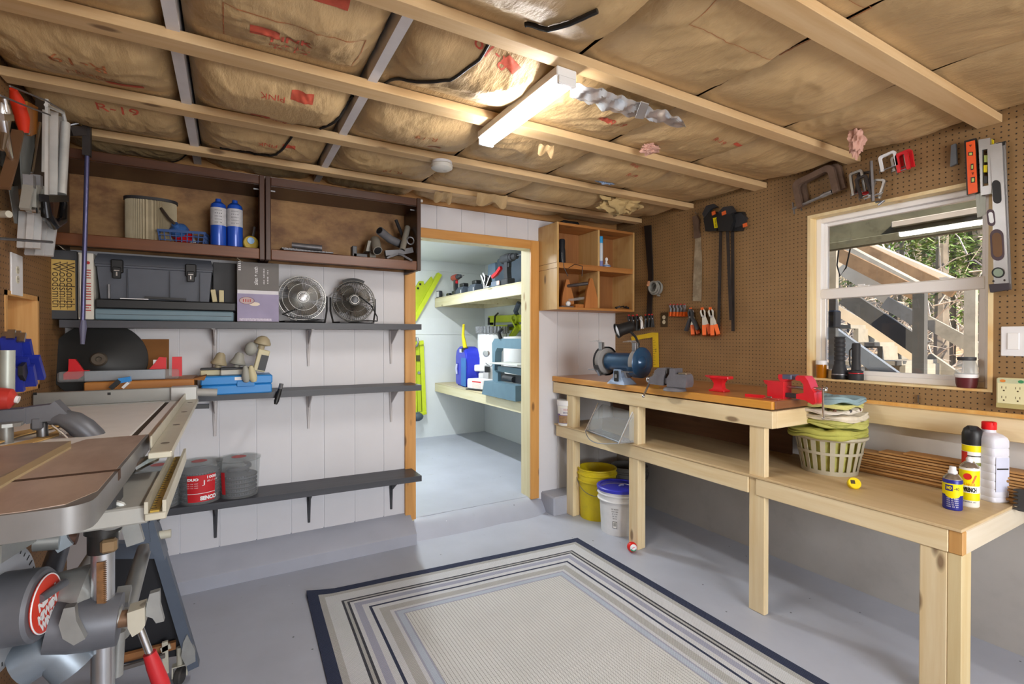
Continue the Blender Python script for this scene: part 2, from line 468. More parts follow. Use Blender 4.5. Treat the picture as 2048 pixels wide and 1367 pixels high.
b = B(); b.bar([ay(170, 304, 3.25), ay(535, 356, 3.25), ay(845, 402, 3.25)], .012, .016); struct(b.build('trim_pale_batten', mk('batten_pale', 'cfcac4', .6)))
kraft = N('kraft_paper'); k = kraft; k.set(Roughness=.5)
vec = k.coords(); c = lin('bea073')
out = k.mix(k.rng(k.noise(vec, 3, 5), .3, .7), sc(c, .80), sc(c, 1.12))
out = k.mix(k.rng(k.noise(k.coords((9, 2, 5)), 1.6, 5, .65), .55, .8, 0, .35), out, lin('8a6238'))
k.l(out, k.b.inputs['Base Color'])
w1 = k.noise(k.coords((16, 5, 8)), 1.3, 6, .62); w2 = k.noise(vec, 40, 4)
k.bump(k.math('ADD', w1, k.math('MULTIPLY', w2, .2)), .45, .02)
kraft = k.m
ink = mk('red_ink', 'b8503a', .6, var=.15, vs=40)
inkp = mk('faded_ink', 'a4643c', .6, var=.15, vs=40)
def batt_z(i, x, y):
    x0, x1 = rafx_b[i]; s = (x-(x0+x1)/2)/((x1-x0)/2); s = max(-1, min(1, s))
    ys = [-.4]+STRAPY+[YB+.05]; ww = STW+[0]
    j = 0
    while j < len(ys)-2 and y > ys[j+1]: j += 1
    ya, yb_ = ys[j]+.015, ys[j+1]-ww[min(j, len(ww)-1)]-.035
    t = (y-ya)/(yb_-ya); t = max(0, min(1, t))
    amp = BA.setdefault((i, j), (.062 if i < 3 else .04)+random.Random(i*31+j*7).uniform(-.012, .022))
    if j == len(ys)-2: amp *= .5
    bulge = (math.sin(PI*t)**.95)*amp
    prof = 1-abs(s)**(4 if i < 2 else 6)
    z = ZS+.040 - bulge*prof
    z += (.045 if i < 2 else .02)*abs(s)**10
    en = min(1, math.sin(PI*t)*2.0)
    wr = noise.fractal(V((x*6+i*9.1, y*3.2, i*5.)), 1., 2., 4)
    z += .010*wr*prof*en
    q = noise.noise(V((x*2.1+i*3.3, y*2.1, 7.))); dx = .8+.9*q; dy = 1.1-1.2*q
    f1 = 1-abs(noise.noise(V(((x*dx+y*dy)*4.6+q, (x*dy-y*dx)*1.0, i*4.1)))); f2 = 1-abs(noise.noise(V(((x*dy-y*dx)*10, (x*dx+y*dy)*2.2, i*2.7+20))))
    z -= (.010*f1**6+.005*f2**9-.004)*en*(.5 if i > 3 else .8)
    return max(z, ZS+.0395-.0395*min(1, en*1.3)-.03*en)
BA = {}
gap = .028
rafx_b = [(XL+.005, rafx[0]-gap), (rafx[0]+gap, rafx[1]-gap), (rafx[1]+gap, rafx[2]-.008), (rafx[2]+.006, rafx[3]-.007), (rafx[3]+.006, rafx[4]-.007), (rafx[4]+.006, XW-.004)]
bn = ['kraft paper insulation batt along the left wall, above the hanging saws', 'puffy kraft insulation batt printed with red PINK lettering, second from the left wall', 'kraft insulation batt sagging beside the glowing ceiling lamp, printed R-19 at an angle',
      'kraft paper insulation batt beside the foil strip, just right of the lamp', 'smooth kraft insulation batt second from the pegboard window wall', 'kraft insulation batt running along the top of the pegboard window wall']
batts = []
for i, (x0, x1) in enumerate(rafx_b):
    b = B(); b.grid(lambda s, t: ((lambda x, y: (x, y, batt_z(i, x, y)))(x0+(x1-x0)*s, -.35+(YB+.33)*t)), 46, 300)
    batts.append(tag(b.build('insulation_batt', kraft, smooth=80), bn[i], 'insulation', 'kraft paper insulation batts'))
def batt_of(x):
    for i, (a, c_) in enumerate(rafx_b):
        if x < c_+.01: return i
    return 5
from mathutils.bvhtree import BVHTree
BV = []
for o in batts:
    bm_ = bmesh.new(); bm_.from_mesh(o.data); bmesh.ops.translate(bm_, verts=bm_.verts, vec=o.location); BV.append(BVHTree.FromBMesh(bm_)); bm_.free()
def conform(p):
    i = batt_of(p.x); h = BV[i].ray_cast(V((p.x, p.y, 1.5)), V((0, 0, 1)))[0]
    return V((p.x, p.y, (h.z if h else batt_z(i, p.x, p.y))-.0022))
def print_on(txt, u, v, w, rot=0., mat=ink, name='printed_lettering', hh=None, bold=0.):
    p = az(u, v, 2.44); i = batt_of(p.x)
    T = M.Translation(p) @ M.Rotation(R(rot), 4, 'Z') @ M.Rotation(PI, 4, 'X')
    text(txt, .08, mat, batts[i], T, name, sub=3, fit=(w, hh or w*.3), conform=conform, bold=bold)
def rect_on(u, v, w, h, rot=0., mat=ink, line=0.):
    p = az(u, v, 2.44); i = batt_of(p.x); T = M.Translation(p) @ M.Rotation(R(rot), 4, 'Z') @ M.Rotation(PI, 4, 'X')
    b = B()
    def g(x0, x1, y0, y1, nx, ny): b.grid(lambda s, t: conform(T @ V((x0+(x1-x0)*s, y0+(y1-y0)*t, 0))), nx, ny)
    if line:
        g(-w/2, w/2, -h/2, -h/2+line, 70, 1); g(-w/2, w/2, h/2-line, h/2, 70, 1); g(-w/2, -w/2+line, -h/2, h/2, 1, 50); g(w/2-line, w/2, -h/2, h/2, 1, 50)
    else: g(-w/2, w/2, -h/2, h/2, 20, 10)
    b.build('printed_box', mat, batts[i])
print_on('R-19', 236, 228, .15, 0); print_on('PINK', 585, 82, .13, 0, bold=.002); rect_on(530, 58, .085, .045); print_on('FIBERGLAS', 580, 102, .13, 0, hh=.022); print_on('R-19', 582, 119, .11, 0)
rect_on(590, 90, .42, .24, 0, inkp, .003)
rect_on(665, 16, .10, .055); print_on('PINK', 545, 188, .09, 180); rect_on(605, 195, .085, .05); rect_on(520, 224, .075, .035); print_on('PINK', 556, 234, .08, 0)
print_on('R-19', 853, 270, .11, 180, inkp); rect_on(868, 290, .07, .02, 0, inkp); print_on('R-19', 785, 340, .11, 180, inkp); print_on('PINK', 535, 290, .09, 180); rect_on(578, 296, .06, .03)
print_on('R-19', 985, 122, .17, 205, hh=.045); rect_on(1022, 140, .075, .04, 25)
print_on('R-19', 1236, 252, .10, 5, hh=.04); rect_on(1210, 243, .07, .035, 5); print_on('R-19', 1440, 290, .09, 5); rect_on(1476, 296, .06, .02, 5); print_on('R-19', 1265, 352, .08, 5, hh=.03); print_on('PINK', 1270, 340, .07, 5)
rect_on(1560, 60, .50, .30, 0, inkp, .002)
print_on('R-19', 155, 122, .16, 180, inkp); print_on('FIBERGLAS', 190, 150, .16, 0, inkp, hh=.03); rect_on(250, 172, .12, .03)

# ---------------------------------------------------------------- ceiling lamp (bare LED batten) and its twin behind the camera
lampw = mk('lamp_white', 'e8e8e6', .35, var=0)
emat = bpy.data.materials.new('lamp_glow'); emat.use_nodes = True
e = emat.node_tree.nodes.new('ShaderNodeEmission'); e.inputs[0].default_value = (1, .97, .935, 1); e.inputs[1].default_value = 58
emat.node_tree.links.new(e.outputs[0], emat.node_tree.nodes['Material Output'].inputs[0])
def lamp(x, y0, y1, label, z=ZS):
    t = thing('ceiling_lamp', label, 'ceiling lamp', (x, (y0+y1)/2, z-.07), 'white ceiling lamps')
    b = B(); b.box(x-.045, x+.045, y0, y1, z-.038, z-.001, .004); b.build('housing', lampw, t)
    b = B(); b.box(x-.04, x+.04, y0-.004, y0+.012, z-.066, z-.036, .003); b.build('end_cap', lampw, t)
    b = B(); b.box(x-.04, x+.04, y1-.012, y1+.004, z-.066, z-.036, .003); b.build('end_cap', lampw, t)
    b = B(); b.prism([(-.036, -.038), (.036, -.038), (.034, -.058), (.02, -.068), (-.02, -.068), (-.034, -.058)], y0+.012, y1-.012, T=basis((x, 0, z), (1, 0, 0), (0, 0, 1)) @ M.Scale(-1, 4, (0, 0, 1))); b.build('diffuser', emat, t)
    return t
lp = az(1128, 160, 2.40); lq = az(975, 285, 2.40)
lamp((lp.x+lq.x)/2+.005, lp.y, lq.y+.01, 'glowing white ceiling lamp under the pine furring strips')
lamp(1.0, -1.5, -.6, 'white ceiling lamp at the rear of the room, behind the photographer')
# ================================================================ window and the woods outside
glass = bpy.data.materials.new('window_glass'); glass.use_nodes = True
_n = glass.node_tree.nodes; _l = glass.node_tree.links
_t = _n.new('ShaderNodeBsdfTransparent'); _g = _n.new('ShaderNodeBsdfGlossy'); _g.inputs['Roughness'].default_value = .02
_x = _n.new('ShaderNodeMixShader'); _f = _n.new('ShaderNodeFresnel'); _f.inputs[0].default_value = 1.4
_l.new(_f.outputs[0], _x.inputs[0]); _l.new(_t.outputs[0], _x.inputs[1]); _l.new(_g.outputs[0], _x.inputs[2]); _l.new(_x.outputs[0], _n['Material Output'].inputs[0])
revw = wood('reveal_pine', 'efdcae', 'dfc288', 2, .5, kc='a07a40', blotch='d9a050')
b = B(); t = .018
b.box(3.106, 3.20, WY1-t, WY1, WZ0, WZ1); b.box(3.106, 3.20, WY0, WY0+t, WZ0, WZ1)
b.box(3.106, 3.20, WY0+t, WY1-t, WZ1-t, WZ1); b.box(3.106, 3.20, WY0+t, WY1-t, WZ0, WZ0+.012)
struct(b.build('trim_window_reveal', revw))
def ring(b, x0, x1, y0, y1, z0, z1, w, bev=.002):
    b.box(x0, x1, y0, y0+w, z0, z1, bev); b.box(x0, x1, y1-w, y1, z0, z1, bev)
    b.box(x0, x1, y0+w, y1-w, z0, z0+w, bev); b.box(x0, x1, y0+w, y1-w, z1-w, z1, bev)
b = B(); ring(b, 3.172, 3.25, WY0+t, WY1-t, WZ0+.012, WZ1-t, .03); win = struct(b.build('window_1', vinyl))
win['label'] = 'white framed window in the pegboard wall looking out at stairs and woods'
y0, y1 = WY0+t+.03, WY1-t-.03
b = B(); ring(b, 3.20, 3.228, y0, y1, 1.69, WZ1-t-.03, .02); b.build('upper_sash', vinyl, win)
b = B(); ring(b, 3.178, 3.20, y0, y1, WZ0+.042, 1.752, .024); b.box(3.17, 3.2, y0, y1, 1.69, 1.748, .003); b.build('lower_sash', vinyl, win)
b = B(); b.box(3.212, 3.215, y0+.01, y1-.01, 1.70, WZ1-t-.04); b.build('upper_pane', glass, win)
b = B(); b.box(3.188, 3.191, y0+.01, y1-.01, WZ0+.05, 1.69); b.build('lower_pane', glass, win)
for yy in (1.45, 1.07):
    b = B(); b.box(3.176, 3.196, yy-.028, yy+.028, 1.748, 1.756, .002); b.box(3.172, 3.186, yy-.006, yy+.03, 1.756, 1.763, .002); b.build('sash_latch', vinyl, win)
for uv in ((1795, 477), (1885, 461)): pass
# --- deck, stairs
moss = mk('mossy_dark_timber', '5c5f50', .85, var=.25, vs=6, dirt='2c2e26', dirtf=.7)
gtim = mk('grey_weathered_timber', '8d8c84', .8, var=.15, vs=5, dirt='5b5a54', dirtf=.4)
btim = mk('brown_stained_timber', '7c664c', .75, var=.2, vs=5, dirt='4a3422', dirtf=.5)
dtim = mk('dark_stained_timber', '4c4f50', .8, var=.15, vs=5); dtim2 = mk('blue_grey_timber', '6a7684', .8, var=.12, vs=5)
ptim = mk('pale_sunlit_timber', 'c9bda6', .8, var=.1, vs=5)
def board(p, q, X, h, w, mat, bld=None):
    P0, P1 = ax(p[0], p[1], X), ax(q[0], q[1], X)
    b = bld or B(); b.bar([P0-V((0, 0, h/2)), P1-V((0, 0, h/2))], w, h); return b if bld else b
dk = thing('deck_beam', 'dark mossy deck beam outside across the top of the window', 'beam', ax(1800, 440, 3.9))
zb = ax(1654, 492, 3.9).z
b = B(); b.box(3.9, 3.98, -.6, 4.6, zb, zb+.42, .004); b.build('beam', moss, dk)
b = B(); b.box(3.84, 3.9, -.6, 4.6, zb-.045, zb+.01, .004); b.build('joist_edge', moss, dk)
b = B(); b.box(3.86, 3.90, -.4, ax(1788, 470, 3.9).y, zb+.05, zb+.09, .004); b.build('gutter', mk('gutter_grey', 'b4b2ac', .5), dk)
st = thing('deck_stairs', 'weathered wooden deck stairs with railings outside the window', 'stairs', ax(1760, 760, 5.0))
def sb(nm, p, q, X, h, w, mat): board(p, q, X, h, w, mat).build(nm, mat, st)
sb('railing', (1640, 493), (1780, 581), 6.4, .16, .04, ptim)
sb('stringer', (1640, 478), (1850, 582), 5.2, .115, .05, btim)
sb('railing', (1680, 482), (1850, 571), 5.6, .05, .14, gtim)
sb('railing', (1705, 477), (1910, 574), 5.9, .10, .05, btim)
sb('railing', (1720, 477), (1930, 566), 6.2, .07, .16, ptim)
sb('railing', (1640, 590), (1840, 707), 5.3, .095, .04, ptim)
sb('stringer', (1690, 578), (1845, 680), 4.9, .14, .05, dtim)
sb('railing', (1850, 629), (1960, 688), 5.6, .108, .04, gtim)
sb('railing', (1770, 592), (1850, 637), 6.3, .13, .04, gtim)
sb('stringer', (1655, 646), (1810, 757), 4.6, .115, .05, dtim2)
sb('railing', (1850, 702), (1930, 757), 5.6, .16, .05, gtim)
for nm, u0, u1, X, mat in (('post', 1824, 1848, 4.75, dtim), ('post', 1927, 1950, 5.4, gtim), ('post', 1657, 1671, 4.3, gtim)):
    P0, P1 = ax(u0, 700, X), ax(u1, 700, X); b = B(); zt_ = 2.9 if u0 < 1700 else ax(u0, 572, X).z; b.box(X, X+abs(P0.y-P1.y)*.8, P1.y, P0.y, .5, zt_); b.build(nm, mat, st)
for u0, u1, v, X in ((1676, 1712, 650, 5.1), (1712, 1760, 684, 5.0), (1690, 1735, 721, 4.9), (1757, 1805, 720, 4.9)):
    P0, P1 = ax(u0, v, X), ax(u1, v, X); b = B(); b.box(X-.1, X+.8, P1.y, P0.y, P0.z-.035, P0.z); b.build('tread', gtim, st)
    b = B(); b.box(X, X+.75, P1.y-.02, P1.y+.02, P0.z-.22, P0.z-.035); b.build('riser', gtim, st)
P = ax(1671, 638, 4.2); b = B(); b.box(4.15, 4.25, P.y-.02, P.y+.035, P.z-.07, P.z+.07, .01); tag(b.build('deck_lantern', mk('lantern_black', '2a2c30', .5)), 'black box lantern on the grey deck post outside the window', 'lantern')
b = B(); b.tube([ax(1678, 495, 4.1), ax(1674, 530, 4.1), ax(1680, 552, 4.1), ax(1692, 535, 4.1), ax(1701, 495, 4.1)], .006, 6); tag(b.build('hanging_wire', mk('wire_black', '1e1e20', .5)), 'black wire loop hanging under the deck beam outside the window', 'wire')
# --- hillside of leaves and bare trees
def gz(x, y): return .62+.035*(x-3.3)+.0032*(x-3.3)**2+.10*noise.noise(V((x*.5, y*.5, 3)))
k = N('leaf_litter'); k.set(Roughness=.9); vec = k.coords()
vo = k.n('TexVoronoi'); k.l(vec, vo.inputs['Vector']); vo.inputs['Scale'].default_value = 9
out = k.mix(k.rng(k.noise(vec, 3, 6, .7), .35, .65), lin('a58a6c'), lin('cdb89c'))
out = k.mix(k.rng(vo.outputs['Distance'], .1, .5, .8, 0), out, lin('6e5a46')); k.l(out, k.b.inputs['Base Color']); k.bump(k.noise(vec, 12, 5), .8, .06)
leafm = k.m
b = B(); b.grid(lambda s, t: ((lambda x, y: (x, y, gz(x, y)))(3.3+42*s*s+.5*s, -14+48*t)), 60, 60); o = struct(b.build('ground_hillside', leafm))
barkc = ['6c675f', '8b857a', '4e4a46', '9c9282']
bark = [mk('bark_%s' % c, c, .9, var=.3, vs=5, bump=.6, bs=25) for c in barkc]
def tree(x, y, r, h, mi, nb, label, lean=0.):
    b = B(); z = gz(x, y)-.1; rg = random.Random(int(x*100+y*17))
    pts = [(x+lean*i*.3+rg.uniform(-.04, .04)*i*.5, y+lean*i*.5+rg.uniform(-.05, .05)*i*.5, z+h*i/5) for i in range(6)]
    b.tube(pts, [r*1.25, r, r*.92, r*.8, r*.65, r*.4], 9)
    for i in range(nb):
        t = rg.uniform(.25, .95); k_ = int(t*5); p = lerp(pts[k_], pts[min(5, k_+1)], t*5-k_); a = rg.uniform(0, 2*PI); L = rg.uniform(.6, 1.8)
        d = V((math.cos(a), math.sin(a), rg.uniform(.2, .9))); m_ = p+d*L*.5+V((0, 0, -.1)); e_ = p+d*L
        b.tube([p, m_, e_], [r*.25, r*.15, r*.05], 4)
        for q in range(2):
            d2 = V((rg.uniform(-1, 1), rg.uniform(-1, 1), rg.uniform(-.2, .8))); b.tube([m_, m_+d2*L*.4], [r*.1, .004], 3)
    tag(b.build('bare_tree', bark[mi]), label, 'tree', 'bare trees in the woods')
seen_t = [(1955, 10, .30, 2, 'dark bare tree at the right edge of the window, behind the grey post'), (1870, 12, .22, 1, 'pale brown bare tree showing above the stair railings'), (1836, 14, .26, 3, 'pale sunlit tree trunk beyond the dark stair post'),
          (1882, 9, .18, 0, 'dark bare tree between the two stair posts'), (1908, 15, .13, 2, 'thin dark tree just left of the grey deck post'), (1788, 11, .2, 2, 'dark tree beyond the stairs in the middle of the window'), (1703, 13, .18, 2, 'dark bare tree at the left of the window beyond the railings')]
for u, X, r, mi, lb in seen_t:
    P = ax(u, 683, X); tree(P.x, P.y, r*.42, 9, mi, 12, lb, .02)
for i in range(78):
    X = rng.uniform(11, 34); u = rng.uniform(1640, 1995); P = ax(u, 683, X)
    tree(P.x, P.y, rng.uniform(.025, .10), rng.uniform(7, 12), rng.randrange(4), 9, 'bare tree trunk in the thick of the woods beyond the window', rng.uniform(-.05, .05))
pineg = mk('pine_needles', '728e55', .7, var=.3, vs=3)
for i, (u, v, X, lb) in enumerate(((1800, 480, 9, 'green pine sapling rising over the stair railings'), (1845, 485, 12, 'green pine with feathery needles beyond the railings, upper middle of window'), (1905, 545, 10, 'yellow green pine low at the right of the upper pane'), (1925, 480, 15, 'thin pine in the top right of the window'))):
    P = ax(u, v, X); z0 = gz(P.x, P.y); t = thing('pine_tree', lb, 'tree', (P.x, P.y, z0-.05), 'green pines in the woods')
    b = B(); b.tube([(P.x, P.y, z0-.05), (P.x+.1, P.y, P.z+1.4)], [.05, .015], 6); b.build('trunk', bark[0], t)
    b = B(); rg = random.Random(i)
    for q in range(1000):
        h = rg.random(); a = rg.uniform(0, 2*PI); rr = rg.random()**.6*1.3*(1.15-h)
        c = V((P.x+math.cos(a)*rr, P.y+math.sin(a)*rr, P.z-.7+1.6*h-rr*.12)); s_ = rg.uniform(.05, .13)
        for w in range(3):
            d = V((math.cos(a)+rg.uniform(-.6, .6), math.sin(a)+rg.uniform(-.6, .6), rg.uniform(-.5, .3))).normalized(); e_ = d.cross(V((0, 0, 1))).normalized()*.020
            b.add([c-e_, c+e_, c+d*s_*1.8], [(0, 1, 2)])
    b.build('needles', pineg, t)

b = B(); rg = random.Random(11)
for i in range(1500):
    X = rg.uniform(8, 24); P = ax(rg.uniform(1640, 1990), 683, X); z = gz(P.x, P.y)+rg.random()**1.6*3.2; p = V((P.x, P.y, z)); d = V((rg.uniform(-.4, .4), rg.uniform(-1, 1), rg.uniform(-.3, 1))).normalized()*rg.uniform(.3, 1.0)
    b.tube([p, p+d*.5+V((0, 0, .06)), p+d], [.012, .008, .003], 3)
tag(b.build('brush', mk('brush_pale', 'b4aaa2', .9, var=.3, vs=2)), 'tangle of pale bare twigs and brush filling the woods behind the stairs', 'brush', None, 'stuff')
# ================================================================ workbench
XB = 2.40
topm = wood('worktop_brown', 'c4864a', 'a8642e', 1, .3, False, coat=.3)
edgem = wood('worktop_edge_orange', 'dfa044', 'c8842c', 1, .35, False, coat=.2)
endm = wood('worktop_end_dark', '8d5c38', '744628', 0, .5, False)
ply = wood('plywood_tan', 'd6bd94', 'c2a678', 1, .5, False, grain=.6)
dply = wood('plywood_dark', '7a5232', '5c3a20', 1, .55, True)
wbk = thing('workbench', 'long pine workbench with a two level top along the pegboard wall', 'workbench', (2.75, 2.1, 0))
b = B(); b.box(XB+.02, XW-.005, 1.509, YB-.004, 1.085, 1.125, .003); b.build('worktop', topm, wbk)
b = B(); b.box(XB-.004, XB+.02, 1.507, YB-.004, 1.083, 1.1252, .003); b.build('worktop_edge', edgem, wbk)
b = B(); b.box(XB+.02, XW-.006, 1.502, 1.509, 1.085, 1.1248, .002); b.build('worktop_end', endm, wbk)
b = B(); b.box(XB, XB+.038, 1.507, YB-.012, .985, 1.075, .003); b.build('front_rail', pine, wbk)
b = B(); b.box(XB+.038, XW-.07, 1.505, 1.543, .985, 1.075, .003); b.build('end_rail', pinex, wbk)
b = B(); b.box(XB+.04, XW-.06, 1.545, YB-.01, 1.068, 1.085); b.build('underlayment', dply, wbk)
for y0_, y1_, zt in ((3.20, 3.29, 1.0), (2.47, 2.56, 1.0), (1.555, 1.645, 1.0)):
    b = B(); b.box(XB+.012, XB+.05, y0_, y1_, 0, zt, .004); b.box(XB+.05, XB+.088, y0_+.004, y1_-.02, 0, zt, .004) if y0_ > 2 else None; b.build('leg', pinez, wbk)
b = B(); b.box(XB+.004, XB+.038, 1.645, YB-.05, .622, .712, .003); b.box(XB+.004, XB+.038, .80, 1.60, .622, .712, .003); b.build('lower_rail', pine, wbk)
b = B(); b.box(XB+.006, XB+.04, .7555, .80, .622, .712, .003); b.build('rail_block', wood('block_orange', 'd0a060', 'b88548', 2, .5, False), wbk)
b = B(); b.box(XB+.04, XW-.03, .7555, .795, .622, .712, .003); b.build('lower_end_rail', wood('end_rail_pale', 'ddd2bd', 'cdbfa4', 0, .55), wbk)
b = B(); b.box(XB-.002, XW-.03, .757, YB-.03, .712, .724, .002); b.build('lower_shelf', ply, wbk)
b = B(); b.box(XB+.010, XB+.05, .803, .893, 0, .622, .004); b.build('leg', pinez, wbk)
b = B(); b.box(XB+.0105, XB+.10, .760, .8032, 0, .622, .002); b.build('leg', wood('leg_pale_z', 'dbc99c', 'cdb27c', 2, .55), wbk)
b = B(); b.box(XW-.075, XW-.065, 1.78, YB-.05, .724, 1.06); b.build('back_panel', dply, wbk)
for yy in (1.0, 1.9, 2.7): b = B(); b.box(XB+.04, XW-.03, yy-.02, yy+.02, .622, .712); b.build('cross_brace', pinex, wbk)

BF = lambda o, rz=0.: basis(o, (0, -1, 0), (1, 0, 0)) @ M.Rotation(R(rz), 4, 'Z')   # local x = along the bench to the right, y = towards the wall
chrome = mk('chrome', 'c8c8c8', .22, 1., var=.05)
steel = mk('grey_steel', '8f8f92', .4, .9, var=.12, vs=20)
castg = mk('cast_grey_paint', '6f6e74', .5, .3, var=.15, vs=18)
black = mk('black_plastic', '1c1d1f', .42, var=.1)
dgrey = mk('dark_grey_plastic', '3a3b3e', .5, var=.1)
redp = mk('red_paint', 'd3202a', .35, var=.06, coat=.2)
whitep = mk('white_plastic', 'e8e8ea', .4, var=.02)
yellowp = mk('yellow_plastic', 'e6d320', .42, var=.05)
navy = mk('navy_blue_enamel', '1f4668', .28, .2, var=.08, coat=.4)
stone = mk('grinding_stone', '8b8988', .9, var=.08, bump=.5)
clear = bpy.data.materials.new('clear_plastic'); clear.use_nodes = True
_n = clear.node_tree.nodes; _l = clear.node_tree.links
_t = _n.new('ShaderNodeBsdfTransparent'); _t.inputs[0].default_value = (.92, .93, .93, 1); _g = _n.new('ShaderNodeBsdfPrincipled'); _g.inputs['Base Color'].default_value = (.75, .77, .78, 1); _g.inputs['Roughness'].default_value = .15
_x = _n.new('ShaderNodeMixShader'); _x.inputs[0].default_value = .2
_l.new(_t.outputs[0], _x.inputs[1]); _l.new(_g.outputs[0], _x.inputs[2]); _l.new(_x.outputs[0], _n['Material Output'].inputs[0])

# --- bench grinder with lamp
o = az(1224, 768, 1.125)+V((.09, 0, 0)); T = BF(o, 6) @ M.Scale(.95, 4)
g = thing('bench_grinder', 'blue bench grinder with a black gooseneck lamp on the worktop corner', 'bench grinder', o)
b = B(T); b.cyl((-.12, 0, .165), (.12, 0, .165), .068, n=28); b.cyl((-.125, 0, .165), (-.12, 0, .165), .06, .068, 28); b.build('motor', navy, g)
for s in (-1, 1):
    x = s*.165; gm = navy if s > 0 else dgrey
    b = B(T); TT = TR((x, 0, .165), ry=90)
    b.lathe([(.112, -.028), (.112, .028)], 32, TT, R(-75), R(200)); b.lathe([(.0, .03*s), (.05, .032*s), (.108, .03*s), (.112, .026*s)], 32, TT)
    if s > 0: b.lathe([(.0, .052), (.02, .05), (.038, .042), (.05, .031)], 24, TT)
    b.build('wheel_guard', gm, g, smooth=50)
    b = B(T); b.lathe([(.02, -.022), (.098, -.022), (.102, -.018), (.102, .018), (.098, .022), (.02, .022)], 32, TT); b.build('grinding_wheel', stone, g)
    b = B(T); b.lathe([(.0, -.029), (.05, -.029), (.055, -.022)], 24, TT); b.build('flange', dgrey, g)
    b = B(T); b.bar([(x, -.04, .27), (x, -.045, .30), (x, -.075, .325), (x, -.15, .315)], .05, .003, up=(0, .4, 1)); b.build('eye_shield', clear, g)
    b = B(T); b.box(x-.018, x+.018, -.06, -.03, .25, .31, .002); b.build('shield_bracket', steel, g)
    b = B(T); b.box(x-.035, x+.035, -.155, -.105, .10, .107, .002); b.bar([(x-.03*s, -.12, .10), (x-.03*s, -.10, .06), (x-.03*s, -.03, .07)], .02, .008); b.build('tool_rest', steel, g)
b = B(T); b.rings([[(-.085, -.07, 0), (.085, -.07, 0), (.085, .07, 0), (-.085, .07, 0)], [(-.075, -.06, .015), (.075, -.06, .015), (.075, .06, .015), (-.075, .06, .015)], [(-.04, -.05, .05), (.04, -.05, .05), (.04, .05, .05), (-.04, .05, .05)], [(-.035, -.05, .11), (.035, -.05, .11), (.035, .05, .11), (-.035, .05, .11)]]); b.build('base', mk('pale_blue_base', '9db4d4', .4), g)
b = B(T); b.box(-.022, .022, -.064, -.055, .02, .10, .004); b.build('switch_plate', black, g)
b = B(T); b.box(-.01, .01, -.069, -.06, .045, .075, .003); b.build('switch', steel, g)
b = B(T); b.tube([(.10, .05, .2), (.11, .06, .30), (.09, .05, .35), (.055, .02, .40)], .009, 8); b.build('gooseneck', black, g)
b = B(T); TT = basis((.03, .0, .47), (0, 1, 0), (-.30, -.1, .5)) ; TT = M.Translation((.01, -.02, .405)) @ V((-.50, -.80, -.30)).to_track_quat('Z', 'Y').to_matrix().to_4x4()
b.lathe([(.0, -.10), (.032, -.098), (.042, -.085), (.046, -.0), (.058, .035), (.054, .035), (.04, 0)], 24, TT); b.build('lamp_shade', black, g)
b = B(T); b.lathe([(.0, .035), (.03, .03), (.050, .02), (.045, .0), (.0, -.005)], 20, TT); b.build('bulb', mk('bulb_white', 'e8eaf0', .2), g)

# --- grey bench vise
o = az(1338, 782, 1.125)+V((.05, 0, 0)); T = BF(o, 14) @ M.Scale(.9, 4)
g = thing('bench_vise', 'worn grey bench vise clamped on the worktop beside the blue grinder', 'vise', o)
b = B(T); b.lathe([(.0, 0), (.075, 0), (.078, .006), (.07, .02), (.05, .03), (.0, .03)], 28); b.build('swivel_base', castg, g)
b = B(T); b.prism([(-.03, .03), (.1, .03), (.11, .06), (.105, .1), (.095, .118), (.03, .118), (.028, .155), (-.01, .155), (-.012, .118), (-.03, .09)], -.055, .055, T=basis((0, 0, 0), (1, 0, 0), (0, 0, 1))); b.build('fixed_jaw', castg, g)
b = B(T); b.box(.04, .10, -.035, .035, .117, .128, .003); b.build('anvil_pad', mk('anvil_tan', '9c907c', .4, .6), g)
b = B(T); b.box(-.06, .02, -.03, .03, .045, .085, .003); b.prism([(-.17, .04), (-.062, .035), (-.057, .09), (-.047, .118), (-.036, .155), (-.097, .155), (-.127, .135), (-.132, .10), (-.17, .085)], -.05, .05, T=basis((0, 0, 0), (1, 0, 0), (0, 0, 1))); b.build('moving_jaw', castg, g)
b = B(T); b.box(-.037, -.032, -.052, .052, .12, .153); b.box(-.011, -.006, -.052, .052, .12, .153); b.build('jaw_plates', steel, g)
b = B(T); b.cyl((-.19, 0, .065), (-.02, 0, .065), .014); b.sph((-.195, 0, .065), .024, 12); b.build('screw', chrome, g)
b = B(T); b.cyl((-.195, -.075, -.045), (-.195, .06, .105), .007, n=10); b.sph((-.195, -.077, -.047), .011, 10); b.build('handle', chrome, g)

# --- little red anvil
o = az(1430, 783, 1.125)+V((.04, 0, 0)); T = BF(o, 5) @ M.Scale(.95, 4)
g = thing('mini_anvil', 'small bright red anvil standing alone on the worktop', 'anvil', o)
b = B(T); b.box(-.055, .055, -.035, .035, 0, .012, .003); b.build('foot', redp, g)
b = B(T)
def rr_(hx, hy, z): return [(-hx, -hy, z), (hx, -hy, z), (hx, hy, z), (-hx, hy, z)]
b.rings([rr_(.045, .03, .012), rr_(.032, .022, .022), rr_(.028, .018, .05), rr_(.036, .024, .07), rr_(.05, .03, .082)]); b.build('waist', redp, g)
b = B(T); b.box(-.05, .078, -.032, .032, .082, .1, .003); b.rings([[(-.05, -.03, .083), (-.05, .03, .083), (-.05, .03, .1), (-.05, -.03, .1)], [(-.095, -.012, .093), (-.095, .012, .093), (-.095, .012, .1), (-.095, -.012, .1)]]); b.build('face', redp, g)

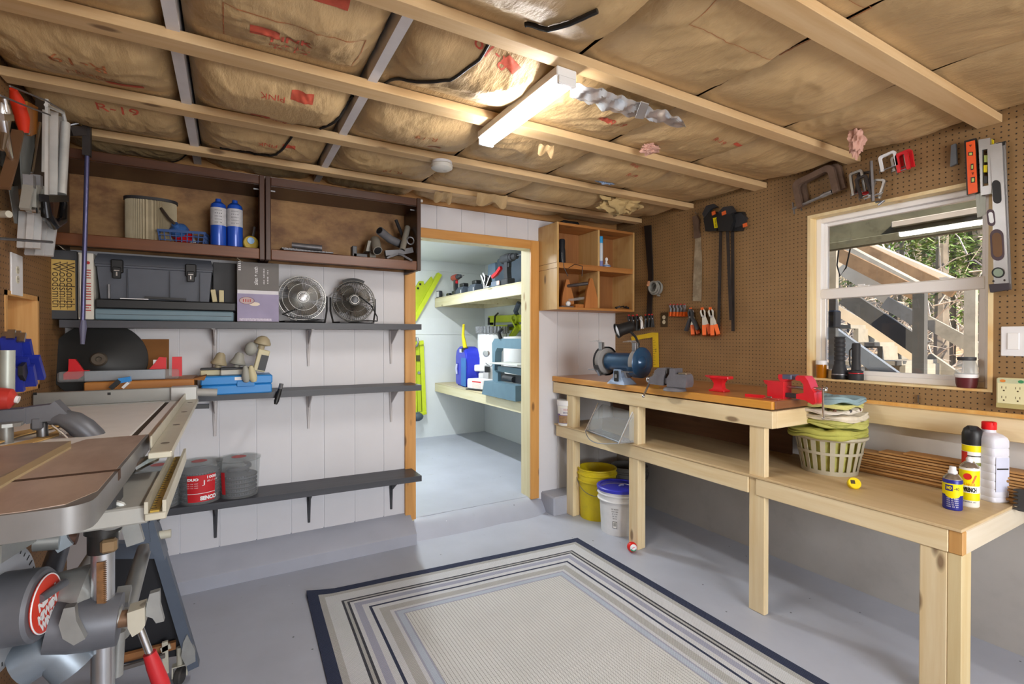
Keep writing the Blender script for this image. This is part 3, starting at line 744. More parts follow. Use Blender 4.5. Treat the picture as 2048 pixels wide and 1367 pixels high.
# --- red bench vise at the corner, hanging over the end
o = az(1548, 797, 1.125)+V((.06, .01, 0)); T = BF(o, -4) @ M.Scale(.88, 4)
g = thing('bench_vise', 'bright red bench vise overhanging the right end of the worktop', 'vise', o)
side = basis((0, 0, 0), (1, 0, 0), (0, 0, 1))
b = B(T); b.prism([(-.05, 0), (.055, 0), (.055, .105), (-.05, .105)], -.04, .04, T=side); b.prism([(-.05, .105), (-.085, .105), (-.075, .085), (-.05, .075)], -.03, .03, T=side); b.build('fixed_body', redp, g)
b = B(T); b.prism([(.035, .105), (.055, .105), (.085, .12), (.09, .148), (.02, .148), (.018, .125)], -.035, .035, T=side); b.build('fixed_jaw', redp, g)
b = B(T); b.box(.047, .105, -.037, .037, .122, .15, .002); b.build('jaw_plate', mk('blue_steel_plate', '77809a', .35, .8), g)
b = B(T); b.cyl((.05, 0, .075), (.21, 0, .075), .008); b.build('screw', chrome, g)
b = B(T); b.box(.05, .14, -.018, .018, .012, .038, .002); b.build('slide_bar', dgrey, g)
b = B(T); b.prism([(.135, .012), (.19, .008), (.235, -.012), (.25, .0), (.24, .06), (.222, .085), (.205, .125), (.185, .148), (.14, .15), (.128, .135), (.132, .12), (.16, .118), (.178, .1), (.18, .05), (.135, .04)], -.035, .035, T=side); b.build('moving_jaw', redp, g)
b = B(T); b.cyl((.21, 0, .075), (.275, 0, .078), .013, n=14); b.sph((.28, 0, .078), .017, 12); b.build('screw_collar', chrome, g)
b = B(T); b.cyl((.275, -.01, .085), (.295, -.035, -.075), .0055, n=8); b.sph((.295, -.036, -.08), .009, 8); b.build('handle', chrome, g)
# --- red vise spare jaw and strip lying in front
o = az(1510, 794, 1.125); b = B(BF(o, 8)); b.prism([(-.05, -.012), (-.03, .012), (.0, .006), (.02, .014), (.05, .01), (.055, -.012), (.02, -.008), (.0, -.016), (-.03, -.01)], 0, .016); tag(b.build('vise_part', redp), 'small red vise part lying on the worktop left of the red vise', 'vise part')
o = az(1540, 798, 1.125); b = B(BF(o, 4)); b.box(-.03, .05, -.012, .012, .0005, .008, .001); tag(b.build('steel_strip', mk('dull_red_strip', 'a84a40', .4)), 'flat dull red strip lying at the worktop corner under the red vise', 'strip')
o = az(1539, 795, 1.134); b = B(BF(o, 20)); b.box(-.012, .012, -.006, .006, 0, .008, .002); tag(b.build('metal_clip', chrome), 'tiny shiny metal clip lying on the dull red strip', 'clip')
# ================================================================ things on the lower bench
ZL = .724
def band(b, prof, T, n=32): return b.lathe(prof, n, T)
def towel(b, c, hx, hy, z0, h, folds, seed, pw=3.0, wob=.020):
    rr = []; n = 56; m = folds*6
    for i in range(m+1):
        t = i/m; ph = t*folds*PI; lobe = abs(math.sin(ph))**.45
        ring_ = []
        for k_ in range(n):
            a = 2*PI*k_/n; ca, sa = math.cos(a), math.sin(a)
            q = (abs(ca)**pw+abs(sa)**pw)**(-1/pw)
            j = 1-.055*(1-lobe)+.03*noise.noise(V((ca*1.5+seed, sa*1.5, int(t*folds)*1.7)))
            x, y = ca*q*hx*j, sa*q*hy*j
            edge = max(abs(x)/hx, abs(y)/hy)
            z = z0+h*t+wob*noise.noise(V((x*9+seed*3, y*9, t*2)))-(.25*h*edge**4*t if t > .5 else 0)
            ring_.append((c[0]+x, c[1]+y, z))
        rr.append(ring_)
    b.rings(rr, cap0=False, cap1=False)
    top = rr[-1]; mid = [tuple(lerp(p, (c[0], c[1], p[2]+.012*math.sin(i*1.3)), .5)) for i, p in enumerate(top)]; cen = (c[0], c[1], z0+h*1.06)
    b.rings([top, mid, [tuple(lerp(p, cen, .8)) for p in mid]], cap0=False)
    b.rings([rr[0], [(c[0]+(p[0]-c[0])*.5, c[1]+(p[1]-c[1])*.5, z0) for p in rr[0]]], cap0=False)
    return b
def cloth(name, col, col2=None, vs=25):
    return mk(name, col, .95, var=.10, vs=vs, bump=.5, bs=260)
lime = cloth('towel_lime', 'b3b45a'); lime2 = cloth('towel_lime_pale', 'bdbd6c'); cream = cloth('towel_cream', 'ddd5c2'); bluet = cloth('towel_blue_grey', '8fa9b0'); yel2 = cloth('towel_pale_yellow', 'cfcb80'); white_t = cloth('towel_white', 'e2dcd0'); brn_t = cloth('towel_brown_tag', '6d4a3c')
bc = az(1688, 918, ZL+.0); bc = az(1690, 953, ZL)+V((.13*.5, .13*.86, 0))
# plastic basket with slatted sides
bk = thing('laundry_basket', 'round beige plastic basket with slatted sides holding green towels', 'basket', (bc.x, bc.y, ZL))
bpl = mk('basket_beige', 'b9b39e', .5, var=.04); hB = .205; r0, r1 = .132, .166
TB = M.Translation((bc.x, bc.y, ZL))
b = B(TB); b.lathe([(.0, .003), (r0-.008, .003), (r0-.008, 0), (r0, 0), (r0+.003, .022), (r0-.004, .022), (r0-.006, .009), (.0, .009)], 40); b.build('basket_base', bpl, bk)
b = B(TB); b.lathe([(r1-.006, hB-.022), (r1, hB-.022), (r1+.012, hB-.012), (r1+.012, hB), (r1-.002, hB)], 40); b.build('rim', bpl, bk)
b = B(TB); rm = lerp((r0, 0, 0), (r1, 0, 0), .55).x; b.lathe([(rm-.001, hB*.53), (rm+.003, hB*.53), (rm+.004, hB*.6), (rm, hB*.6), (rm-.001, hB*.53)], 40); b.build('middle_hoop', bpl, bk)
for i in range(22):
    a = 2*PI*i/22; da = .075
    b = B(TB); b.rings([[(r*math.cos(a+s*da), r*math.sin(a+s*da), z) for r, s in ((rr-.003, -1), (rr, -1), (rr, 1), (rr-.003, 1))] for rr, z in ((r0+.002, .018), (r1-.001, hB-.016))]); b.build('slat', bpl, bk)
b = B(); n = 48
rr = []
for i in range(15):
    t = i/14; r = (r0-.012+(r1-r0)*t)
    rr.append([(bc.x+math.cos(2*PI*q/n)*r*(1-.09*abs(noise.noise(V((math.cos(2*PI*q/n)*3, math.sin(2*PI*q/n)*3, t*5))))), bc.y+math.sin(2*PI*q/n)*r*(1-.09*abs(noise.noise(V((math.cos(2*PI*q/n)*3, math.sin(2*PI*q/n)*3, t*5))))), ZL+.012+t*(hB-.02)) for q in range(n)])
b.rings(rr); tag(b.build('crumpled_towel', lime2), 'crumpled pale green towel seen through the slats of the beige basket', 'towel', 'towels in and on the basket')
fold = [('green', lime, .178, .168, .0, .060, 3, 'wide folded lime green towel lying directly on the basket rim'), ('green2', lime2, .165, .15, .060, .042, 3, 'second folded lime green towel up, with wavy folds'),
        ('cream', cream, .158, .145, .102, .034, 3, 'folded cream towel in the middle of the towel stack'), ('white', white_t, .152, .14, .136, .026, 2, 'thin folded white towel with dark spots above the cream towel'),
        ('yel', yel2, .145, .135, .162, .026, 2, 'folded pale yellow towel under the blue towel'), ('blue', bluet, .15, .135, .188, .034, 2, 'blue grey towel on the very top of the towel stack')]
for i, (n_, m_, hx, hy, dz, h, f, lb) in enumerate(fold):
    b = B(); cx = bc.x+rng.uniform(-.016, .016); cy_ = bc.y+rng.uniform(-.02, .02)
    towel(b, (cx, cy_), hx*1.0, hy*1.0, ZL+hB-.012+dz+.001, h-.002, f, i*2.3)
    o = b.build('folded_towel', m_); tag(o, lb, 'towel', 'towels in and on the basket')
    if n_ == 'blue':
        b = B(); b.grid(lambda s, t: (cx+.13-.02*math.sin(t*5), cy_-.14-.012*s+.01*math.sin(s*7), ZL+hB+dz+.012-.11*s-.01*t), 8, 6, thick=.006)
        b.T = M(); q = b.build('hanging_corner', m_, o) if False else None
        b.bm.free() if q is None else None
    if n_ == 'white':
        for aa, col in ((-2.45, brn_t), (-1.9, dgrey), (-1.2, brn_t)):
            p = V((cx+math.cos(aa)*hx*.93, cy_+math.sin(aa)*hy*1.02, ZL+hB+dz+.006)); b = B(); b.cb(p, (.016, .014, .016), .004); b.build('woven_tag', col, o)
# tape measure
o = az(1711, 978, ZL); T = M.Translation(o+V((.01, .012, .023))) @ V((-.62, -.55, .55)).to_track_quat('Z', 'Y').to_matrix().to_4x4() @ M.Translation((0, 0, -.012))
g = thing('tape_measure', 'small round yellow tape measure lying on the lower bench', 'tape measure', o)
b = B(T); b.lathe([(.0, 0), (.026, 0), (.028, .004), (.028, .022), (.025, .026), (.0, .026)], 24, TR((0, 0, .0), rx=0) ); b.build('case', mk('tape_yellow', 'ecd21a', .4), g)
b = B(T); b.box(-.016, .002, -.006, .012, .0258, .0268, .0); b.build('label', mk('tape_label', '4a3c20', .5), g)

# spray cans and jug
def can(name, label, o, r, h, col, parts=()):
    t = thing(name, label, 'spray can' if 'can' in name else 'bottle', o)
    return t
tin = mk('tin_can', 'c4c4c8', .25, .95, var=.04)
wdblue = mk('can_blue', '2a2f8c', .32, .1, var=.03); wdy = mk('can_yellow', 'f0e000', .35, var=.02); canw = mk('can_white', 'e9e8e2', .35, var=.02); canr = mk('can_red', 'd12a24', .4)
inkblue = mk('ink_navy', '20246e', .5, var=0); inkw = mk('ink_white', 'efeff0', .5, var=0); inkk = mk('ink_black', '18181a', .5, var=0)
VD = lambda p: math.atan2(p.x, p.y)      # view azimuth
def faceT(o, z, r, da=0.):
    "frame on a cylinder side facing the camera: x right, y up"
    a = VD(V(o))-R(da); d = V((-math.sin(a), -math.cos(a), 0)); x = V((math.cos(a), -math.sin(a), 0))
    return basis((o[0]+d.x*r, o[1]+d.y*r, o[2]+z), x, (0, 0, 1))
def spray(name, label, o, r, h, body, shoulder=True):
    t = thing(name, label, 'spray can', o); T = M.Translation(o)
    b = B(T); b.lathe([(.0, 0), (r-.003, 0), (r, .004), (r, h), (r-.002, h+.003)], 32); b.build('can_body', body, t)
    b = B(T); b.lathe([(r-.002, h+.002), (r*.98, h+.006), (r*.6, h+.022), (r*.5, h+.024), (r*.5, h+.027), (.0, h+.027)], 32); b.build('dome', tin, t)
    return t, T
o = az(1908, 1021, ZL)+V((.03, .015, 0)); r = .0335; h = .125
t, T = spray('spray_can', 'short blue and yellow spray can with a white nozzle, front of the group of cans', o, r, h, wdblue)
b = B(T); b.lathe([(r+.0004, .064), (r+.0004, .112)], 32); b.build('yellow_band', wdy, t)
b = B(faceT(o, .066, r)); pts = [(math.cos(R(a))*.030, -math.sin(R(a))*.014) for a in range(0, 181, 12)]
b.grid(lambda s, q: (lambda x, y: (math.sin(x/r)*r, y, math.cos(x/r)*r-r+.0009))(-.028+.056*s, .002-(.016*math.sqrt(max(0, 1-(2*s-1)**2)))*q), 16, 2); b.build('label_curve', wdy, t)
b = B(T); b.lathe([(.016, h+.027), (.016, h+.036), (.012, h+.04), (.011, h+.055), (.0, h+.056)], 18); b.build('nozzle', whitep, t)
b = B(faceT(o, .094, r)); b.grid(lambda s, q: (lambda x, y: (math.sin(x/r)*r, y, math.cos(x/r)*r-r+.0008))(-.026+.027*s, -.0125+.025*q), 8, 1); b.build('shield_box', wdblue, t)
text('WD', .02, wdy, t, faceT(o, .094, r+.0008, -21), bend=r, fit=(.020, .014), bold=.001)
text('-40', .02, inkk, t, faceT(o, .092, r+.0004, 22), bend=r, fit=(.018, .012))
for j in range(5): text('IlIlI IlI lIlIlil'[:17-j], .006, inkw, t, faceT(o, .05-.0085*j, r), bend=r, fit=(.038, .0045))
o = az(1944, 1016, ZL)+V((.035, .02, 0)); r = .0335; h = .165
t, T = spray('spray_can', 'yellow spray can with a red and orange label, standing behind the blue can', o, r, h, canw)
b = B(T); b.lathe([(r+.0004, .092), (r+.0004, .158)], 32); b.build('yellow_band', wdy, t)
b = B(T); b.lathe([(r+.0004, .03), (r+.0004, .062)], 32); b.build('lower_yellow_band', wdy, t)
b = B(T); b.lathe([(.012, h+.027), (.012, h+.04), (.006, h+.048), (.0, h+.048)], 14); b.build('nozzle', whitep, t)
b = B(faceT(o, .132, r, -10)); b.lathe([(.0, .001), (.014, .001)], 20); b.build('red_seal', canr, t)
text('Liquid', .02, canr, t, faceT(o, .098, r), bend=r, fit=(.036, .014)); text('WRENCH', .02, inkk, t, faceT(o, .076, r), bend=r, fit=(.05, .02), bold=.0012)
text('lIlIlIlil IlI', .006, inkk, t, faceT(o, .024, r), bend=r, fit=(.045, .005))
b = B(faceT(o, .125, r, 22)); b.prism([(-.006, -.02), (.0, -.02), (.012, .014), (.006, .014)], .0008, .0014); b.build('orange_flash', mk('orange_flash', 'e06a20', .5), t)
o = az(1940, 1006, ZL)+V((.12, .03, 0)); r = .036; h = .24
t, T = spray('spray_can', 'tall spray can with a black cap and yellow and red label', o, r, h, canw)
b = B(T); b.lathe([(r-.001, h), (r+.001, h+.004), (r+.001, h+.05), (r-.005, h+.072), (r*.5, h+.085), (.0, h+.087)], 32); b.prism([(-.036, h+.07), (-.03, h+.087), (.0, h+.087), (.0, h+.075)], -.012, .012, T=basis((0, 0, 0), (1, 0, 0), (0, 0, 1)) @ M.Rotation(R(20), 4, 'Y')); b.build('cap', black, t)
b = B(T); b.lathe([(r+.0004, h-.028), (r+.0004, h)], 32); b.build('yellow_band', wdy, t)
b = B(T); b.lathe([(r+.0004, .125), (r+.0004, h-.03)], 14, None, R(112), R(170)); b.build('red_panel', canr, t)
b = B(T); b.lathe([(r+.0003, .15), (r+.0003, .165)], 32); b.build('olive_band', mk('olive_band', '7a8038', .5), t); b = B(T); b.lathe([(r+.0003, .19), (r+.0003, .195)], 32); b.build('dark_band', inkk, t)
o = az(1984, 1006, ZL)+V((.065, .03, 0)); T = BF(o, -28)
t = thing('jug', 'translucent white plastic jug with a red cap behind the spray cans', 'jug', o)
def sq(hx, hy, z, p=5, n=28):
    return [(math.copysign(abs(math.cos(2*PI*i/n))**(2/p), math.cos(2*PI*i/n))*hx, math.copysign(abs(math.sin(2*PI*i/n))**(2/p), math.sin(2*PI*i/n))*hy, z) for i in range(n)]
b = B(T); rr = [sq(.055, .04, 0), sq(.06, .044, .006)]
for i in range(7): z = .02+i*.036; rr += [sq(.06, .044, z), sq(.0575, .042, z+.004), sq(.06, .044, z+.008)]
rr += [sq(.06, .044, .272), sq(.057, .041, .286, 4), sq(.045, .034, .297, 3), sq(.024, .024, .304, 2), sq(.022, .022, .318, 2)]
b.rings(rr); b.build('jug_body', mk('jug_white', 'd8d9e4', .4, var=.02), t)
b = B(T); b.lathe([(.025, .316), (.026, .318), (.026, .346), (.022, .35), (.0, .35)], 20); b.box(.018, .03, -.008, .008, .336, .352, .003); b.build('cap', mk('cap_red', 'e0161c', .4), t)
b = B(T); b.box(.0605, .061, -.03, .03, .05, .2); b.build('label', mk('label_pale_blue', 'c6cbe0', .5), t)
b = B(T); b.box(.061, .0614, -.026, .026, .148, .154); b.build('label_line', inkk, t)
# stack of thin wooden slats against the wall
slm = [wood('slat_%d' % i, c1, c2, 1, .6, False) for i, (c1, c2) in enumerate((('c79a62', 'a87844'), ('bf9058', '9c6e3c'), ('d0a672', 'b48650')))]
z = ZL+.001
yl = az(1755, 940, ZL).y
ends = [1.50, 1.48, 1.49, 1.46, 1.50, 1.47, 1.49, 1.45, 1.46, 1.28, 1.17]
ords = ['bottom', 'second', 'third', 'fourth', 'fifth', 'sixth', 'seventh', 'eighth', 'ninth', 'second highest, shorter', 'topmost and shortest']
for i, ye in enumerate(ends):
    d = rng.uniform(-.012, .012); hh = .0132
    b = B(); b.box(2.965+d, 3.055+d, -.2+rng.uniform(-.02, .02), ye, z, z+hh-.0034, .002)
    tag(b.build('wood_lath', slm[i % 3]), '%s thin brown wooden slat%s of the stack against the wall behind the cans' % (ords[i], '' if i > 8 else ' up' if i else ''), 'wood lath', 'stack of wooden slats on the lower bench'); z += hh
P = ax(2036, 985, 3.0); b = B(); pts = []
for i in range(6): pts += [(-.0, .016*i), (-.018, .016*i+.004), (-.016, .016*i+.008), (.0, .016*i+.014)]
pts += [(.03, .096), (.03, .0)]; b.prism(pts, 0, .02, T=basis((2.945, P.y-.02, P.z-.06), (0, -1, 0), (0, 0, 1)) @ TR((0, 0, 0))); tag(b.build('saw_toothed_bracket', dgrey), 'dark toothed metal piece at the right edge against the slat stack', 'bracket')

# ================================================================ below the bench
# small white tub with a purple label
o = az(1132, 851, ZL)+V((.03, .04, 0)); T = M.Translation(o)
t = thing('plastic_tub', 'small white tub with a purple label on the lower shelf at the doorway end', 'tub', o)
b = B(T); b.lathe([(.0, 0), (.062, 0), (.065, .004), (.072, .17), (.0, .17)], 30); b.build('tub_body', canw, t)
b = B(T); b.lathe([(.074, .165), (.078, .17), (.078, .205), (.074, .21), (.0, .21)], 30); b.build('lid', whitep, t)
b = B(T); b.lathe([(.0662, .02), (.0708, .15)], 30); b.build('label', mk('label_purple', '6d5a94', .5), t)
b = B(T); b.lathe([(.0668, .024), (.0693, .085)], 16, None, R(170), R(290)); b.build('label_picture', mk('label_brown', '9a7a58', .6, var=.2, vs=60), t)
b = B(T); b.lathe([(.0697, .09), (.0713, .148)], 16, None, R(190), R(290)); b.build('label_panel', mk('label_white', 'ddd8d8', .5), t)
text('IlilI', .02, mk('ink_red', 'b03030', .5), t, faceT(o, .135, .0712), bend=.071, fit=(.04, .012))
text('lIlIlilI', .02, inkblue, t, faceT(o, .11, .0708), bend=.071, fit=(.05, .014))
# face shield lying on the shelf edge
sx = az(1240, 880, ZL+.01); P0 = az(1173, 858, ZL+.02); P1 = az(1240, 883, ZL+.02)
t = thing('safety_shield', 'clear plastic grinder shield with a wire frame leaning on the lower shelf edge', 'shield', (P0+P1)/2)
xd = (P1-P0); w_ = xd.length; T = basis(P0+V((0, 0, -.012)), xd, (.86, .5, .0))
b = B(T); b.grid(lambda s, q: (w_*s+.02*(1-abs(2*s-1))*0, .02+.12*q**1.5, .01+.19*q**.8), 6, 6, thick=.003); b.build('clear_window', clear, t)
b = B(T); b.box(0, w_, .0, .13, .0, .006); b.build('tray', steel, t)
for i in range(6):
    b = B(T); b.box(.012, w_-.012, .006+.02*i, .014+.02*i, .006, .011); b.build('slat', chrome, t)
for s in (0, 1):
    b = B(T); b.prism([(-.01, 0), (.135, 0), (.14, .2), (.1, .2), (.0, .03)], -.002, .002, T=basis((w_*s, 0, 0), (0, 1, 0), (0, 0, 1))); b.build('side_panel', clear, t)
    b = B(T); b.tube([(w_*s, -.01, .0), (w_*s, .10, .21)], .005, 6); b.build('side_rod', chrome, t)
b = B(T); b.tube([(w_*(i/12), -.01-.06*math.sin(PI*i/12), .002-.035*math.sin(PI*i/12)) for i in range(13)], .0035, 6); b.build('wire_bail', steel, t)

def bucket(name, label, o, r0, r1, h, col, handle=True, lid=None, rib=True, group=None, hang=-1):
    t = thing(name, label, 'bucket', o, group); T = M.Translation(o)
    b = B(T); w = .003
    prof = [(.0, .004), (r0-.01, .004), (r0-.01, 0), (r0, 0), (lerp((r0, 0, 0), (r1, 0, 0), .72).x, h*.72)]
    if rib: prof += [(r1*.985+.012, h*.74), (r1+.012, h*.76), (r1*.99+.004, h*.78), (r1+.004, h*.86), (r1+.013, h*.88), (r1+.013, h*.9), (r1+.003, h*.92)]
    prof += [(r1+.003, h*.97), (r1+.010, h*.985), (r1+.008, h), (r1-.004, h), (r0-.004, .012), (.0, .012)]
    b.lathe(prof, 40); b.build('bucket_body', col, t)
    if handle:
        b = B(T); a0 = VD(V(o))
        pts = []
        for i in range(19):
            q = PI*i/18; rad = r1+.016
            x = math.cos(q)*rad; dn = math.sin(q)
            side_ = V((math.cos(a0), -math.sin(a0), 0)); fr = V((-math.sin(a0), -math.cos(a0), 0))
            pts.append(side_*x*1.0+fr*(dn*rad*(.35 if hang > 0 else 1.0))+V((0, 0, h*.86+hang*dn*(rad*.95 if hang > 0 else .15))))
        b.tube(pts, .0028, 6); b.build('wire_handle', steel, t)
        if hang > 0:
            b = B(T); b.tube(pts[4:7], .009, 8); b.build('grip', whitep, t)
    return t, T
yb = mk('bucket_yellow', 'd8c21c', .45, var=.06, vs=6, dirt='8a7a30', dirtf=.25)
o = az(1200, 1042, 0)+V((.06, .11, 0)); o.z = 0
bucket('bucket', 'open yellow plastic bucket under the bench beside the end leg', o, .135, .15, .40, yb, hang=-.9)
o2 = az(1246, 1073, 0)+V((.065, .115, 0)); o2.z = 0
t, T = bucket('bucket', 'white plastic bucket with a bright blue lid behind the middle bench leg', o2, .132, .15, .33, mk('bucket_white', 'dcdcdc', .4), hang=.55)
b = B(T); b.lathe([(.150, .322), (.165, .318), (.167, .338), (.160, .344), (.142, .344), (.138, .337), (.0, .339)], 40); b.build('lid', mk('lid_blue', '3538b8', .38), t)
b = B(T); b.tube([(-.02, -.02, .341), (0, -.02, .346), (.025, -.02, .342)], .008, 6); b.build('lid_spout', mk('spout_pale', 'b8bce0', .4), t)
for j, s_ in enumerate(['lIl IlilIlI', 'IlilI lIlI', 'lIl I.l lIl', 'lIl IlII', 'lIIlI']): text(s_, .012, inkk, t, faceT(o2, .20-.017*j, .146, -12), bend=.146, fit=(.05-.006*j, .008))
b = B(faceT(o2, .085, .140, -12)); b.box(-.016, .016, -.024, .024, .001, .0014); b.build('bar_label', inkk, t); b = B(faceT(o2, .085, .140, -12)); b.box(-.0135, .0135, -.021, .021, .0016, .002); b.build('label_field', canw, t)
b = B(faceT(o2, .085, .140, -12))
for i in range(7): b.box(-.01+.003*i, -.0085+.003*i, -.01, .016, .002, .0024)
b.build('bar_code', inkk, t)
for i, zz in enumerate((.21, .175, .15)):
    b = B(faceT(o2, zz, .1445, 55)); b.box(-.03, .012, -.007, .004, -.004, .001, T=M.Rotation(R(14), 4, 'Z')); b.build('black_stripe', inkk, t)
o3 = az(1292, 1030, 0)+V((.12, .2, 0)); o3.z = 0; o3.x = min(o3.x, 2.945)
bucket('bucket', 'dark grey bucket standing in the shade behind the blue lidded bucket', o3, .13, .15, .37, mk('bucket_grey', '6a6866', .5), hang=-.7)
# ball by the middle leg
o = az(1264, 1103, .0); r = .034
t = thing('ball', 'small red and white ball with a green patch by the foot of the middle leg', 'ball', (o.x, o.y, 0)); c_ = V((o.x, o.y, r))
b = B(); b.sph(c_, r, 24); b.build('red_ball', mk('ball_red', 'dc1c16', .35), t)
d = (CAM-c_).normalized(); d = (d+V((.25, -.3, -.25))).normalized(); Tb = M.Translation(c_) @ d.to_track_quat('Z', 'Y').to_matrix().to_4x4()
b = B(Tb); b.lathe([(math.sin(R(a))*(r+.0006), math.cos(R(a))*(r+.0006)) for a in (44, 35, 25, 12, .1)], 24); b.build('white_patch', whitep, t)
b = B(Tb); b.lathe([(math.sin(R(a))*(r+.0011), math.cos(R(a))*(r+.0011)) for a in (43, 34, 24)], 10, None, R(200), R(330)); b.build('green_patch', mk('ball_green', '2f9a72', .4), t)
b = B(Tb); b.lathe([(math.sin(R(a))*(r+.0011), math.cos(R(a))*(r+.0011)) for a in (16, 9)], 8, None, R(30), R(200)); b.build('red_mark', redp, t)

# ================================================================ window sill things
ZW = WZ0+.012
def sillpt(u, v, d=.0): p = ax(u, v, 3.142+d); return V((p.x, p.y, ZW))
amber = bpy.data.materials.new('amber_plastic'); amber.use_nodes = True
_b = amber.node_tree.nodes['Principled BSDF']; _b.inputs['Base Color'].default_value = lin('e08a10'); _b.inputs['Roughness'].default_value = .15; _b.inputs['Transmission Weight'].default_value = .5
o = sillpt(1643, 755); T = M.Translation(o)
t = thing('pill_bottle', 'amber pill bottle with a white cap at the left end of the window sill', 'bottle', o)
b = B(T); b.lathe([(.0, 0), (.026, 0), (.028, .003), (.028, .082), (.0, .082)], 24); b.build('bottle_body', amber, t)
b = B(T); b.lathe([(.031, .082), (.031, .104), (.029, .107), (.0, .107)], 24); b.build('cap', whitep, t)
o = sillpt(1662, 757, .03); b = B(M.Translation(o)); b.box(-.008, .008, -.016, .016, 0, .045, .002); tag(b.build('wood_block', mk('block_tan', 'd8bf90', .6)), 'tiny pale wood block between the pill bottle and the ribbed flashlight', 'block')
rub = mk('rubber_black', '2b2b2e', .6, var=.1)
o = sillpt(1679, 760); T = M.Translation(o)
t = thing('flashlight', 'fat black ribbed flashlight standing on the window sill', 'flashlight', o)
b = B(T); b.lathe([(.0, 0), (.040, 0), (.042, .004), (.042, .022), (.040, .024)], 28); b.build('head_ring', black, t)
b = B(T); b.lathe([(.040, .024), (.041, .027), (.041, .030), (.040, .032)], 28); b.build('pale_ring', steel, t)
b = B(T); b.lathe([(.040, .032), (.039, .05), (.030, .085), (.029, .09)], 28); b.build('head', rub, t)
b = B(T); prof = []
for i in range(6): z = .09+i*.026; prof += [(.029, z), (.029, z+.016), (.026, z+.019), (.026, z+.023)]
prof += [(.029, .246), (.027, .252), (.0, .252)]; b.lathe(prof, 28); b.build('grip', rub, t)
o = sillpt(1712, 764); T = M.Translation(o)
t = thing('flashlight', 'slim black flashlight with a thin red ring on the window sill', 'flashlight', o)
b = B(T); b.lathe([(.0, 0), (.036, 0), (.037, .004), (.037, .035), (.034, .038)], 28); b.lathe([(.034, .042), (.036, .05), (.034, .055), (.024, .06), (.021, .12), (.022, .2), (.019, .214), (.0, .216)], 28); b.build('body', rub, t)
b = B(T); b.lathe([(.0345, .038), (.036, .039), (.036, .042), (.0345, .043)], 28); b.build('red_ring', redp, t)
b = B(T); b.bar([(.0, .028, .075), (.0, .034, .1), (.0, .034, .17), (.0, .022, .185)], .012, .004, up=(0, 1, 0)); b.build('clip', black, t)
o = sillpt(1933, 779, -.005); T = M.Translation(o)
t = thing('candle_jar', 'glass candle jar of dark red wax at the right end of the window sill', 'candle', o)
b = B(T); b.lathe([(.0, 0), (.036, 0), (.041, .02), (.043, .052), (.0, .053)], 28); b.build('wax', mk('wax_maroon', '5c2328', .35, var=.05), t)
b = B(T); b.lathe([(.0435, .05), (.0465, .058), (.0465, .064), (.044, .068)], 28); b.build('white_band', whitep, t)
b = B(T); b.lathe([(.044, .066), (.046, .08), (.040, .11), (.032, .132), (.034, .136), (.034, .148), (.031, .148), (.031, .136), (.038, .108), (.043, .08), (.042, .067)], 28); b.build('glass', clear, t)
b = B(T); b.lathe([(.0345, .134), (.036, .137), (.036, .149), (.0345, .15), (.031, .15)], 28); b.build('rim', dgrey, t)
# ================================================================ tools on the right pegboard
def WT(off=0.): return basis((XW-off, 0, 0), (0, -1, 0), (0, 0, 1))
def w2(u, v, off=0.): p = ax(u, v, XW-off); return (-p.y, p.z)
def w3(u, v, off=0.): return ax(u, v, XW-off)
def wpoly(b, px, off0, th): b.prism([w2(u, v, off0) for u, v in px], 0, th, T=WT(off0)); return b
def hook(b, u, v, L=.05):
    p = w3(u, v, 0); b.tube([p, p-V((L*.6, 0, 0)), p-V((L, 0, -.012))], .0022, 6)
rust = mk('rusty_steel', '7d6c5c', .6, .5, var=.25, vs=14, dirt='5a3a24', dirtf=.6)
pale_blade = mk('aged_blade', '9c8d76', .55, .4, var=.3, vs=10, dirt='d8cdb0', dirtf=.5)
darkiron = mk('dark_iron', '3a3432', .55, .5, var=.2, vs=20)
brownclamp = mk('brown_cast_iron', '6b5648', .6, .3, var=.2, vs=18, dirt='3d2f26', dirtf=.4)
# black strap bar
b = B(); wpoly(b, [(1290, 452), (1303, 450), (1307, 550), (1304, 632), (1295, 632), (1298, 550)], .008, .012); tag(b.build('hanging_bar', mk('bar_black', '1e1816', .5)), 'long flat black bar hanging on the pegboard corner beside the cubby cabinet', 'bar')
# rope coil with wooden toggle
o = w3(1311, 575, .05); t = thing('rope_coil', 'coil of grey cord with a wooden toggle hanging over the black bar', 'rope', o)
cord = mk('grey_cord', '8c8c86', .9, var=.15, vs=60, bump=.4); b = B(basis(o, (0, -1, 0), (0, 0, 1)))
for i in range(7):
    b.tor((.004*math.sin(i*2), .004*math.cos(i*3), .03-.011*i), .045+.006*math.sin(i*1.7), .0075, 24, 6)
b.tube([(.0, -.05, -.01), (.02, -.065, 0), (.04, -.07, -.01)], .006, 6); b.build('cord', cord, t)
b = B(basis(o, (0, -1, 0), (0, 0, 1))); b.cyl((-.045, .05, .03), (-.03, .02, .055), .012, n=10); b.build('toggle', mk('toggle_wood', 'c48e68', .6), t)
# long rusty machete
t = thing('machete', 'long rusty machete with a scabby pale blade hanging on the pegboard', 'machete', w3(1396, 600, .01))
b = B(); wpoly(b, [(1391, 476), (1402, 474), (1404, 520), (1403, 602), (1386, 602), (1388, 540)], .008, .004); b.build('blade', pale_blade, t)
b = B(); wpoly(b, [(1388, 434), (1396, 430), (1401, 440), (1400, 455), (1402, 475), (1391, 477), (1390, 455)], .004, .018); b.build('handle', brownclamp, t)
b = B(); hook(b, 1397, 428, .04); b.build('hook', steel, t)
